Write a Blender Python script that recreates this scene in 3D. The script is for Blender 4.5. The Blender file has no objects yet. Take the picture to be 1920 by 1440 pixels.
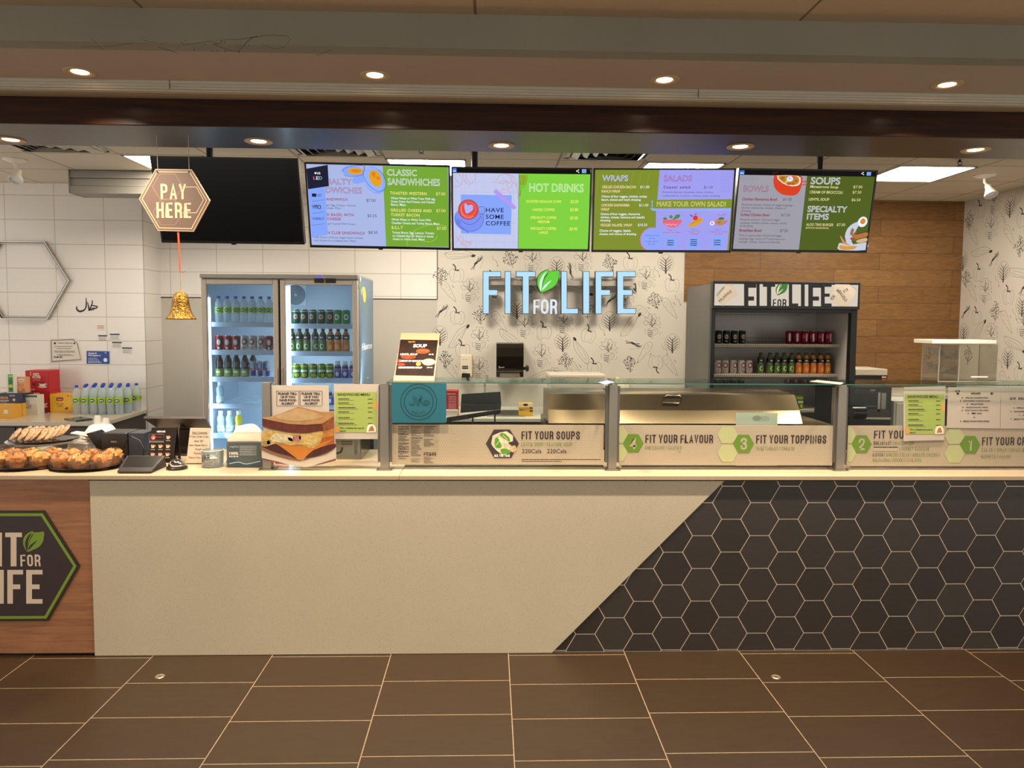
import bpy, math, random
from mathutils import Vector, Matrix, noise
from mathutils.geometry import tessellate_polygon

SC = bpy.context.scene
COL = SC.collection
random.seed(7)

# ---------------------------------------------------------------- camera
FPX, YAW, PITCH, ROLL, SHIFT = 1381.6229, .0304, .0641, .0072, -30.8241     # measured on the 1920x1440 frame
EYE = Vector((0, 0, 1.7465))
_f = Vector((math.sin(YAW)*math.cos(PITCH), math.cos(YAW)*math.cos(PITCH), -math.sin(PITCH)))
_r0 = Vector((math.cos(YAW), -math.sin(YAW), 0)); _u0 = _r0.cross(_f)
_r = math.cos(ROLL)*_r0 + math.sin(ROLL)*_u0
_u = -math.sin(ROLL)*_r0 + math.cos(ROLL)*_u0
cam = bpy.data.objects.new('camera', bpy.data.cameras.new('camera')); COL.objects.link(cam)
cam.data.sensor_width = 36; cam.data.lens = FPX/1920*36; cam.data.shift_y = SHIFT/1920
cam.data.clip_start = .05; cam.data.clip_end = 100
cam.matrix_world = Matrix(((_r.x, _u.x, -_f.x, EYE.x), (_r.y, _u.y, -_f.y, EYE.y), (_r.z, _u.z, -_f.z, EYE.z), (0, 0, 0, 1)))
SC.camera = cam

# ---------------------------------------------------------------- exposure and the open concourse behind the camera
SC.view_settings.view_transform = 'Standard'; SC.view_settings.look = 'None'
SC.view_settings.exposure = 0; SC.view_settings.gamma = 1; SC.view_settings.use_curve_mapping = False
W = bpy.data.worlds.new('world'); SC.world = W; W.use_nodes = True
W.node_tree.nodes['Background'].inputs[0].default_value = (1, .93, .83, 1)
W.node_tree.nodes['Background'].inputs[1].default_value = WORLD = 1.35
LENS_GLOW, POT_W, PANEL_GLOW, STRIP_GLOW = 9, 20, 40, 8; FRIDGE_W = 3.2

# ---------------------------------------------------------------- measuring helpers: photo pixel -> point on a real plane
def ray(px, py):
    return ((px-960)/FPX)*_r - ((py-720-SHIFT)/FPX)*_u + _f
def PY(px, py, Y):
    d = ray(px, py); return EYE + d*(Y/d.y)
def PZ(px, py, Z):
    d = ray(px, py); return EYE + d*((Z-EYE.z)/d.z)
def X(px, Y, py=600): return PY(px, py, Y).x
def Z(px, py, Y): return PY(px, py, Y).z
ORD = 'first second third fourth fifth sixth seventh eighth ninth tenth eleventh twelfth thirteenth fourteenth'.split()

# ---------------------------------------------------------------- materials
def lin(h):
    h = h.lstrip('#'); o = []
    for i in (0, 2, 4):
        c = int(h[i:i+2], 16)/255; o.append(c/12.92 if c <= .04045 else ((c+.055)/1.055)**2.4)
    return (*o, 1)
_M = {}
def nodes(m): return m.node_tree.nodes, m.node_tree.links
def M(hexc, r=.5, metal=0, emit=0, coat=0, nz=0, nscale=8, bump=0, bscale=40, alpha=1, spec=.5, sx=(1, 1, 1), aniso=0):
    key = ('p', hexc, r, metal, emit, coat, nz, nscale, bump, bscale, alpha, spec, sx, aniso)
    if key in _M: return _M[key]
    m = bpy.data.materials.new('paint_'+hexc.lstrip('#')); m.use_nodes = True; N, L = nodes(m)
    b = N['Principled BSDF']; b.inputs['Base Color'].default_value = lin(hexc)
    b.inputs['Roughness'].default_value = r; b.inputs['Metallic'].default_value = metal
    b.inputs['Specular IOR Level'].default_value = spec
    b.inputs['Coat Weight'].default_value = coat; b.inputs['Coat Roughness'].default_value = .08
    b.inputs['Alpha'].default_value = alpha
    if aniso:
        b.inputs['Anisotropic'].default_value = aniso; tg = N.new('ShaderNodeTangent'); tg.direction_type = 'RADIAL'; tg.axis = 'Z'; L.new(tg.outputs[0], b.inputs['Tangent'])
    if emit:
        b.inputs['Emission Color'].default_value = lin(hexc); b.inputs['Emission Strength'].default_value = emit
        b.inputs['Base Color'].default_value = (.01, .01, .01, 1); b.inputs['Specular IOR Level'].default_value = .12
    if nz or bump:
        g = N.new('ShaderNodeNewGeometry'); mp = N.new('ShaderNodeMapping'); L.new(g.outputs['Position'], mp.inputs[0])
        mp.inputs['Scale'].default_value = sx
    if nz:
        t = N.new('ShaderNodeTexNoise'); t.inputs['Scale'].default_value = nscale; t.inputs['Detail'].default_value = 5
        L.new(mp.outputs[0], t.inputs['Vector'])
        hs = N.new('ShaderNodeHueSaturation'); hs.inputs['Color'].default_value = lin(hexc)
        mr = N.new('ShaderNodeMapRange'); mr.inputs['From Min'].default_value = .3; mr.inputs['From Max'].default_value = .7
        mr.inputs['To Min'].default_value = 1-nz; mr.inputs['To Max'].default_value = 1+nz
        L.new(t.outputs[0], mr.inputs['Value']); L.new(mr.outputs[0], hs.inputs['Value'])
        L.new(hs.outputs[0], b.inputs['Emission Color' if emit else 'Base Color'])
    if bump:
        t2 = N.new('ShaderNodeTexNoise'); t2.inputs['Scale'].default_value = bscale; t2.inputs['Detail'].default_value = 4
        L.new(mp.outputs[0], t2.inputs['Vector'])
        bp = N.new('ShaderNodeBump'); bp.inputs['Strength'].default_value = bump; bp.inputs['Distance'].default_value = .01
        L.new(t2.outputs[0], bp.inputs['Height']); L.new(bp.outputs[0], b.inputs['Normal'])
    _M[key] = m; return m
def thin(hexc, refl=.06, rough=.0, bump=0, name='thin_glass', haze=0):
    key = ('t', hexc, refl, rough, bump, haze)
    if key in _M: return _M[key]
    m = bpy.data.materials.new(name); m.use_nodes = True; N, L = nodes(m); N.remove(N['Principled BSDF'])
    tr = N.new('ShaderNodeBsdfTransparent'); tr.inputs[0].default_value = lin(hexc)
    gl = N.new('ShaderNodeBsdfGlossy'); gl.inputs['Roughness'].default_value = rough
    lw = N.new('ShaderNodeFresnel'); lw.inputs[0].default_value = 1.35
    mu = N.new('ShaderNodeMath'); mu.operation = 'MULTIPLY_ADD'; mu.inputs[1].default_value = .5; mu.inputs[2].default_value = refl*.4
    L.new(lw.outputs[0], mu.inputs[0])
    mx = N.new('ShaderNodeMixShader'); L.new(mu.outputs[0], mx.inputs[0]); L.new(tr.outputs[0], mx.inputs[1]); L.new(gl.outputs[0], mx.inputs[2])
    out = mx
    if haze:
        di = N.new('ShaderNodeBsdfDiffuse'); di.inputs[0].default_value = (.8, .8, .8, 1)
        m2 = N.new('ShaderNodeMixShader'); m2.inputs[0].default_value = haze
        L.new(mx.outputs[0], m2.inputs[1]); L.new(di.outputs[0], m2.inputs[2]); out = m2
    if bump:
        t2 = N.new('ShaderNodeTexNoise'); t2.inputs['Scale'].default_value = 60
        bp = N.new('ShaderNodeBump'); bp.inputs['Strength'].default_value = bump; bp.inputs['Distance'].default_value = .01
        L.new(t2.outputs[0], bp.inputs['Height']); L.new(bp.outputs[0], gl.inputs['Normal']); L.new(bp.outputs[0], lw.inputs['Normal'])
    L.new(out.outputs[0], N['Material Output'].inputs[0]); _M[key] = m; return m
def clear_m():
    if 'clear' not in _M:
        m = bpy.data.materials.new('clear_glass'); m.use_nodes = True; N, L = nodes(m); N.remove(N['Principled BSDF']); t = N.new('ShaderNodeBsdfTransparent'); t.inputs[0].default_value = (.97, .985, .975, 1); L.new(t.outputs[0], N['Material Output'].inputs[0]); _M['clear'] = m
    return _M['clear']
def uv_of(N, L, a, b, sa=0, sb=0):
    g = N.new('ShaderNodeNewGeometry'); s = N.new('ShaderNodeSeparateXYZ'); L.new(g.outputs['Position'], s.inputs[0])
    c = N.new('ShaderNodeCombineXYZ')
    for i, (ax, sh) in enumerate(((a, sa), (b, sb))):
        q = N.new('ShaderNodeMath'); q.operation = 'SUBTRACT'; q.inputs[1].default_value = sh
        L.new(s.outputs['xyz'.index(ax)], q.inputs[0]); L.new(q.outputs[0], c.inputs[i])
    return c.outputs[0], g.outputs['Position']
def tiled(name, c1, c2, mortar, w, h, off, ms, ax, sh, r=.4, bump=.3, nz=.1, nscale=6, sx=(1, 1, 1), coat=0, nz2=0, spec=.5, msm=.1):
    m = bpy.data.materials.new(name); m.use_nodes = True; N, L = nodes(m); b = N['Principled BSDF']
    uv, pos = uv_of(N, L, ax[0], ax[1], sh[0]-60*w, sh[1]-60*h)
    t = N.new('ShaderNodeTexBrick'); t.offset = off; t.offset_frequency = 2; t.squash = 1
    L.new(uv, t.inputs['Vector'])
    for k, v in (('Scale', 1), ('Mortar Size', ms), ('Mortar Smooth', msm), ('Bias', 0), ('Brick Width', w), ('Row Height', h)): t.inputs[k].default_value = v
    t.inputs['Color1'].default_value = lin(c1); t.inputs['Color2'].default_value = lin(c2); t.inputs['Mortar'].default_value = lin(mortar)
    mp = N.new('ShaderNodeMapping'); mp.inputs['Scale'].default_value = sx; L.new(pos, mp.inputs[0])
    n = N.new('ShaderNodeTexNoise'); n.inputs['Scale'].default_value = nscale; n.inputs['Detail'].default_value = 8; n.inputs['Roughness'].default_value = .65
    n.inputs['Distortion'].default_value = nz2
    L.new(mp.outputs[0], n.inputs['Vector'])
    mr = N.new('ShaderNodeMapRange'); mr.inputs['From Min'].default_value = .3; mr.inputs['From Max'].default_value = .7
    mr.inputs['To Min'].default_value = 1-nz; mr.inputs['To Max'].default_value = 1+nz; L.new(n.outputs[0], mr.inputs['Value'])
    hs = N.new('ShaderNodeHueSaturation'); L.new(t.outputs['Color'], hs.inputs['Color']); L.new(mr.outputs[0], hs.inputs['Value'])
    L.new(hs.outputs[0], b.inputs['Base Color'])
    b.inputs['Roughness'].default_value = r; b.inputs['Coat Weight'].default_value = coat; b.inputs['Coat Roughness'].default_value = .1
    b.inputs['Specular IOR Level'].default_value = spec
    bp = N.new('ShaderNodeBump'); bp.inputs['Strength'].default_value = bump; bp.inputs['Distance'].default_value = .003; bp.invert = True
    L.new(t.outputs['Fac'], bp.inputs['Height']); L.new(bp.outputs[0], b.inputs['Normal'])
    return m
def wood(name, dark, light, sx, r=.4, nscale=5, coat=0, dist=1.2, spec=.5):
    m = bpy.data.materials.new(name); m.use_nodes = True; N, L = nodes(m); b = N['Principled BSDF']
    g = N.new('ShaderNodeNewGeometry'); mp = N.new('ShaderNodeMapping'); mp.inputs['Scale'].default_value = sx; L.new(g.outputs['Position'], mp.inputs[0])
    n = N.new('ShaderNodeTexNoise'); n.inputs['Scale'].default_value = nscale; n.inputs['Detail'].default_value = 9; n.inputs['Roughness'].default_value = .62; n.inputs['Distortion'].default_value = dist
    L.new(mp.outputs[0], n.inputs['Vector'])
    cr = N.new('ShaderNodeValToRGB'); cr.color_ramp.elements[0].position = .32; cr.color_ramp.elements[1].position = .68
    cr.color_ramp.elements[0].color = lin(dark); cr.color_ramp.elements[1].color = lin(light)
    L.new(n.outputs[0], cr.inputs[0]); L.new(cr.outputs[0], b.inputs['Base Color'])
    b.inputs['Roughness'].default_value = r; b.inputs['Coat Weight'].default_value = coat; b.inputs['Coat Roughness'].default_value = .15
    b.inputs['Specular IOR Level'].default_value = spec
    bp = N.new('ShaderNodeBump'); bp.inputs['Strength'].default_value = .12; bp.inputs['Distance'].default_value = .003
    L.new(n.outputs[0], bp.inputs['Height']); L.new(bp.outputs[0], b.inputs['Normal'])
    return m
def speckle(name, c, dark, r=.35, scale=260, thr=.66, coat=0):
    m = bpy.data.materials.new(name); m.use_nodes = True; N, L = nodes(m); b = N['Principled BSDF']
    g = N.new('ShaderNodeNewGeometry'); n = N.new('ShaderNodeTexNoise'); n.inputs['Scale'].default_value = scale; n.inputs['Detail'].default_value = 2
    L.new(g.outputs['Position'], n.inputs['Vector'])
    cr = N.new('ShaderNodeValToRGB'); cr.color_ramp.elements[0].position = thr-.06; cr.color_ramp.elements[1].position = thr+.04
    cr.color_ramp.elements[0].color = lin(c); cr.color_ramp.elements[1].color = lin(dark)
    n2 = N.new('ShaderNodeTexNoise'); n2.inputs['Scale'].default_value = 3; L.new(g.outputs['Position'], n2.inputs['Vector'])
    mr = N.new('ShaderNodeMapRange'); mr.inputs['To Min'].default_value = .94; mr.inputs['To Max'].default_value = 1.06; L.new(n2.outputs[0], mr.inputs['Value'])
    hs = N.new('ShaderNodeHueSaturation'); L.new(mr.outputs[0], hs.inputs['Value'])
    L.new(n.outputs[0], cr.inputs[0]); L.new(cr.outputs[0], hs.inputs['Color']); L.new(hs.outputs[0], b.inputs['Base Color'])
    b.inputs['Roughness'].default_value = r; b.inputs['Coat Weight'].default_value = coat
    return m

# ---------------------------------------------------------------- mesh builder
ORG = {}
class MB:
    def __init__(s): s.v = []; s.f = []; s.m = []; s.sm = []; s.mats = []
    def mi(s, mat):
        if mat not in s.mats: s.mats.append(mat)
        return s.mats.index(mat)
    def add(s, vs, fs, mat, smooth=False):
        o = len(s.v); s.v += [tuple(v) for v in vs]; k = s.mi(mat)
        for f in fs: s.f.append([i+o for i in f]); s.m.append(k); s.sm.append(smooth)
        return s
    def hexa(s, p, mat):       # p: 4 bottom, 4 top corners
        return s.add(p, [(3, 2, 1, 0), (4, 5, 6, 7), (0, 1, 5, 4), (1, 2, 6, 5), (2, 3, 7, 6), (3, 0, 4, 7)], mat)
    def box(s, x0, x1, y0, y1, z0, z1, mat):
        return s.hexa([(x0, y0, z0), (x1, y0, z0), (x1, y1, z0), (x0, y1, z0), (x0, y0, z1), (x1, y0, z1), (x1, y1, z1), (x0, y1, z1)], mat)
    def pane(s, x0, x1, y0, y1, z0, z1, mat):     # glass sheet: the face towards -Y mirrors a little, the others are clear
        p = [(x0, y0, z0), (x1, y0, z0), (x1, y1, z0), (x0, y1, z0), (x0, y0, z1), (x1, y0, z1), (x1, y1, z1), (x0, y1, z1)]; n = len(s.v)
        s.add(p, [(0, 1, 5, 4)], mat); s.add(p, [(3, 2, 1, 0), (4, 5, 6, 7), (1, 2, 6, 5), (2, 3, 7, 6), (3, 0, 4, 7)], clear_m()); return s
    def obox(s, c, size, mat, rot=None):
        a, b, d = (x/2 for x in size); c = Vector(c); R = rot or Matrix.Identity(3)
        P = [(-a, -b, -d), (a, -b, -d), (a, b, -d), (-a, b, -d), (-a, -b, d), (a, -b, d), (a, b, d), (-a, b, d)]
        return s.hexa([c+R@Vector(p) for p in P], mat)
    def lathe(s, prof, c, mat, n=20, rot=None, wob=None, sx=1, sy=1, smooth=True, cap=True):
        c = Vector(c); R = rot or Matrix.Identity(3); vs = []; fs = []; k = len(prof)
        for j in range(n):
            a = 2*math.pi*j/n
            for i, (r, z) in enumerate(prof):
                w = wob(a, i/(k-1)) if wob else 1
                vs.append(c+R@Vector((r*w*math.cos(a)*sx, r*w*math.sin(a)*sy, z)))
        for j in range(n):
            for i in range(k-1):
                a, b = j*k+i, ((j+1) % n)*k+i
                fs.append((a, b, b+1, a+1))
        if cap and prof[0][0] > 1e-5: fs.append([j*k for j in range(n)][::-1])
        if cap and prof[-1][0] > 1e-5: fs.append([j*k+k-1 for j in range(n)])
        return s.add(vs, fs, mat, smooth)
    def cyl(s, a, b, r, mat, n=16, r2=None):
        a, b = Vector(a), Vector(b); d = b-a
        return s.lathe([(r, 0), (r if r2 is None else r2, d.length)], a, mat, n, d.to_track_quat('Z', 'Y').to_matrix())
    def tube(s, pts, r, mat, n=8, closed=False):
        pts = [Vector(p) for p in pts]; k = len(pts); vs = []; fs = []
        up = Vector((.3, .2, .93))
        for i, p in enumerate(pts):
            a = pts[(i-1) % k] if (closed or i) else p; b = pts[(i+1) % k] if (closed or i < k-1) else p
            t = (b-a).normalized(); x = t.cross(up)
            if x.length < .05: x = t.cross(Vector((1, 0, 0)))
            x.normalize(); y = t.cross(x); rr = r[i] if isinstance(r, (list, tuple)) else r
            for j in range(n):
                q = 2*math.pi*j/n; vs.append(p+(x*math.cos(q)+y*math.sin(q))*rr)
        for i in range(k if closed else k-1):
            for j in range(n):
                a, b = i*n, ((i+1) % k)*n
                fs.append((a+j, b+j, b+(j+1) % n, a+(j+1) % n))
        if not closed: fs += [list(range(n)), list(range((k-1)*n, k*n))[::-1]]
        return s.add(vs, fs, mat, True)
    def ngon(s, pts, mat, smooth=False):
        pts = [Vector(p) for p in pts]
        return s.add(pts, [t for t in tessellate_polygon([pts])], mat, smooth)
    def extr(s, pts, d, mat, side=None):   # polygon (3-D points) pushed along vector d
        pts = [Vector(p) for p in pts]; d = Vector(d); n = len(pts); T = [t for t in tessellate_polygon([pts])]
        s.add(pts, T, mat); s.add([p+d for p in pts], [t[::-1] for t in T], side or mat)
        return s.add(pts+[p+d for p in pts], [(i, (i+1) % n, (i+1) % n+n, i+n) for i in range(n)], side or mat)
    def build(s, name, parent=None, local=False, bevel=0, seg=2, label=None, org=None):
        o0 = Vector((0, 0, 0)) if local else (ORG.get(parent.name, Vector((0, 0, 0))) if parent else Vector(org or (0, 0, 0)))
        me = bpy.data.meshes.new(name); me.from_pydata([tuple(Vector(v)-o0) for v in s.v], [], s.f)
        for m in s.mats: me.materials.append(m)
        me.polygons.foreach_set('material_index', s.m); me.polygons.foreach_set('use_smooth', s.sm)
        me.update()
        if any(s.sm): me.set_sharp_from_angle(angle=math.radians(42))
        o = bpy.data.objects.new(name, me); COL.objects.link(o)
        if parent: o.parent = parent; ORG[o.name] = ORG.get(parent.name, Vector((0, 0, 0)))
        else: o.location = o0; ORG[o.name] = o0
        if bevel:
            b = o.modifiers.new('edge', 'BEVEL'); b.width = bevel; b.segments = seg; b.limit_method = 'ANGLE'; b.angle_limit = math.radians(50)
            b.harden_normals = False
        if label: o['label'] = label
        return o
def tag(o, label, cat, group=None, kind=None):
    o['label'] = label; o['category'] = cat
    if group: o['group'] = group
    if kind: o['kind'] = kind
    return o
def thing(name, label, cat, loc, group=None, rz=0):
    o = bpy.data.objects.new(name, None); COL.objects.link(o); o.location = loc; o.rotation_euler = (0, 0, rz); o.empty_display_size = .05
    ORG[o.name] = Vector(loc); return tag(o, label, cat, group)
def struct(o):
    o['kind'] = 'structure'; return o
def copy_tree(o, parent=None):
    c = o.copy(); COL.objects.link(c)
    if parent: c.parent = parent
    for ch in list(o.children): copy_tree(ch, c)
    return c
_used = set()
def place(proto, loc, label, group, rz=0, scale=None):
    o = proto if proto.name not in _used else copy_tree(proto)
    _used.add(proto.name); o.location = loc; o.rotation_euler.z = rz; o['label'] = label; o['group'] = group
    return o

# ---------------------------------------------------------------- text and flat print
_TX = {}
def glyphs(s, bold=0, outline=0, space=1, shear=0):
    key = (s, bold, outline, space, shear)
    if key in _TX: return _TX[key]
    cu = bpy.data.curves.new('t', 'FONT'); cu.body = s; cu.size = 1; cu.resolution_u = 3; cu.offset = bold; cu.space_character = space; cu.shear = shear
    cu.dimensions = '2D'
    if outline: cu.fill_mode = 'NONE'; cu.bevel_depth = outline; cu.bevel_resolution = 0
    ob = bpy.data.objects.new('t', cu); me = bpy.data.meshes.new_from_object(ob)
    vs = [tuple(v.co) for v in me.vertices]; fs = [tuple(p.vertices) for p in me.polygons]
    bpy.data.objects.remove(ob); bpy.data.curves.remove(cu); bpy.data.meshes.remove(me)
    _TX[key] = (vs, fs); return vs, fs
CAP = .70
def smooth_line(P, n=5, closed=False):
    out = []; k = len(P); rng = range(k if closed else k-1)
    for i in rng:
        g = lambda j: P[j % k] if closed else P[min(max(j, 0), k-1)]
        a, b, c, d = g(i-1), g(i), g(i+1), g(i+2)
        for t in range(n):
            t /= n
            out.append(tuple(.5*((2*b[q])+(-a[q]+c[q])*t+(2*a[q]-5*b[q]+4*c[q]-d[q])*t*t+(-a[q]+3*b[q]-3*c[q]+d[q])*t**3) for q in (0, 1)))
    if not closed: out.append(tuple(P[-1]))
    return out
class Sheet:
    """A real flat surface: O a point on it, R and U its axes; drawing is in metres (uv) or measured from photo pixels."""
    def __init__(s, O, R=(1, 0, 0), U=(0, 0, 1), mb=None, crop=(0, 0, 1), step=.0005):
        s.O, s.R, s.U = Vector(O), Vector(R).normalized(), Vector(U).normalized(); s.N = s.R.cross(s.U); s.mb = mb or MB(); s.crop = crop; s.step = step
    def uv(s, x, y):
        px, py = s.crop[0]+x/s.crop[2], s.crop[1]+y/s.crop[2]
        d = ray(px, py); t = (s.O-EYE).dot(s.N)/d.dot(s.N); p = EYE+d*t-s.O
        return (p.dot(s.R), p.dot(s.U))
    def at(s, uv, lay=1): return s.O+s.R*uv[0]+s.U*uv[1]+s.N*(s.step*lay)
    def px(s, P): return [s.uv(*p) for p in P]
    def polyuv(s, P, mat, lay=1): s.mb.ngon([s.at(p, lay) for p in P], mat); return s
    def poly(s, P, mat, lay=1, smooth=0, closed=True):
        Q = s.px(P)
        return s.polyuv(smooth_line(Q, smooth, True) if smooth else Q, mat, lay)
    def rect(s, x0, y0, x1, y1, mat, lay=1):
        a, b = s.uv(x0, y0), s.uv(x1, y1)
        return s.polyuv([(a[0], b[1]), (b[0], b[1]), (b[0], a[1]), (a[0], a[1])], mat, lay)
    def ell(s, cx, cy, rx, ry, mat, lay=1, n=24, rot=0):
        c = s.uv(cx, cy); e = s.uv(cx+rx, cy); h = s.uv(cx, cy-ry); rx, ry = abs(e[0]-c[0]), abs(h[1]-c[1]); cs, sn = math.cos(rot), math.sin(rot)
        return s.polyuv([(c[0]+rx*math.cos(a)*cs-ry*math.sin(a)*sn, c[1]+rx*math.cos(a)*sn+ry*math.sin(a)*cs) for a in (2*math.pi*i/n for i in range(n))], mat, lay)
    def strokeuv(s, P, w, mat, lay=1, closed=False):
        k = len(P); vs = []; fs = []
        for i in range(k):
            a = P[(i-1) % k] if (closed or i) else P[i]; b = P[(i+1) % k] if (closed or i < k-1) else P[i]
            dx, dy = b[0]-a[0], b[1]-a[1]; l = math.hypot(dx, dy) or 1; ww = (w[i] if isinstance(w, (list, tuple)) else w)/2
            if closed or 0 < i < k-1:
                e = P[(i+1) % k]; q = (e[0]-P[i][0], e[1]-P[i][1]); m = math.hypot(*q) or 1
                c = abs(q[0]*dx+q[1]*dy)/(l*m); ww /= max(c, .5)
            nx, ny = -dy/l*ww, dx/l*ww
            vs += [s.at((P[i][0]+nx, P[i][1]+ny), lay), s.at((P[i][0]-nx, P[i][1]-ny), lay)]
        for i in range(k if closed else k-1):
            j = (i+1) % k; fs.append((2*i+1, 2*j+1, 2*j, 2*i))
        s.mb.add(vs, fs, mat); return s
    def stroke(s, P, w, mat, lay=1, closed=False, smooth=0):
        Q = s.px(P); c = s.uv(*P[0]); e = s.uv(P[0][0]+10, P[0][1]); k = abs(e[0]-c[0])/10
        if smooth: Q = smooth_line(Q, smooth, closed)
        if isinstance(w, (list, tuple)):
            W_ = [x*k for x in w]
            if smooth: W_ = [W_[min(int(i/smooth), len(W_)-1)]*(1-(i % smooth)/smooth)+W_[min(int(i/smooth)+1, len(W_)-1)]*((i % smooth)/smooth) for i in range(len(Q))]
            return s.strokeuv(Q, W_, mat, lay, closed)
        return s.strokeuv(Q, w*k, mat, lay, closed)
    def text(s, t, x0, yb, x1, cap, mat, lay=2, bold=0, outline=0, space=1, shear=0, tilt=0):
        vs, fs = glyphs(t, bold, outline, space, shear)
        if not vs: return s
        a = s.uv(x0, yb); e = s.uv(x1, yb); h = s.uv(x0, yb-cap); wd = abs(e[0]-a[0]); hh = abs(h[1]-a[1])
        xs = [v[0] for v in vs]; mn, mx = min(xs), max(xs); kx = wd/(mx-mn) if mx > mn else 1; ky = hh/CAP
        c, n = math.cos(tilt), math.sin(tilt); out = []
        for v in vs:
            u, w = (v[0]-mn)*kx, v[1]*ky
            out.append(s.at((a[0]+u*c-w*n, a[1]+u*n+w*c), lay+(v[2]*2 if outline else 0)))
        s.mb.add(out, fs, mat); return s
    def cond(s, t, x0, yb, x1, cap, mat, lay=2, wt=.15):
        a = s.uv(x0, yb); e = s.uv(x1, yb); h = s.uv(x0, yb-cap); wd = abs(e[0]-a[0]); hh = abs(h[1]-a[1]); st = wt*hh
        adv = []; x = 0; B, gap = .27, .21+wt*.25
        for ch in t:
            if ch == ' ': x += .19; adv.append(None); continue
            w = CONDENSED[ch][0]*B; adv.append((x, w)); x += w+gap
        k = (wd-st)/max(x-gap, 1e-6) if len(t) > 1 else 0
        for ch, q in zip(t, adv):
            if q is None: continue
            for n_, P in enumerate(CONDENSED[ch][1:]):
                cl = P[0] == 'o'; P = P[1:] if cl else P
                if len(t) > 1: Q = [(a[0]+st/2+(q[0]+p[0]*q[1])*k, a[1]+st/2+p[1]*(hh-st)) for p in P]
                else: Q = [(a[0]+st/2+p[0]*(wd-st), a[1]+st/2+p[1]*(hh-st)) for p in P]
                if not cl:      # square pen ends
                    for i, j in ((0, 1), (-1, -2)):
                        dx, dy = Q[i][0]-Q[j][0], Q[i][1]-Q[j][1]; l = math.hypot(dx, dy) or 1; Q[i] = (Q[i][0]+dx/l*st/2, Q[i][1]+dy/l*st/2)
                s.strokeuv(Q, st, mat, lay+.3*n_, cl)
        return s
    def lines(s, L, mat, lay=2, **k):
        for (t, x0, yb, x1, cap) in L:
            if 'cond' in k: s.cond(t, x0, yb, x1, cap, mat, lay, k['cond'])
            else: s.text(t, x0, yb, x1, cap, mat, lay, **k)
        return s
    def dashes(s, x0, x1, y, h, mat, lay=2, seed=0, gap=.35):   # a line of print too small to read
        r = random.Random(seed); x = x0; w = (x1-x0)
        while x < x1:
            l = min(w*r.uniform(.06, .2), x1-x); s.rect(x, y-h, x+l, y, mat, lay); x += l+h*gap+.2
        return s
_O = [(0, .2), (0, .8), (.13, .94), (.5, 1), (.87, .94), (1, .8), (1, .2), (.87, .06), (.5, 0), (.13, .06)]
_P = [(0, 1), (.55, 1), (.87, .95), (1, .8), (1, .66), (.87, .51), (.55, .46), (0, .46)]
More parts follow.
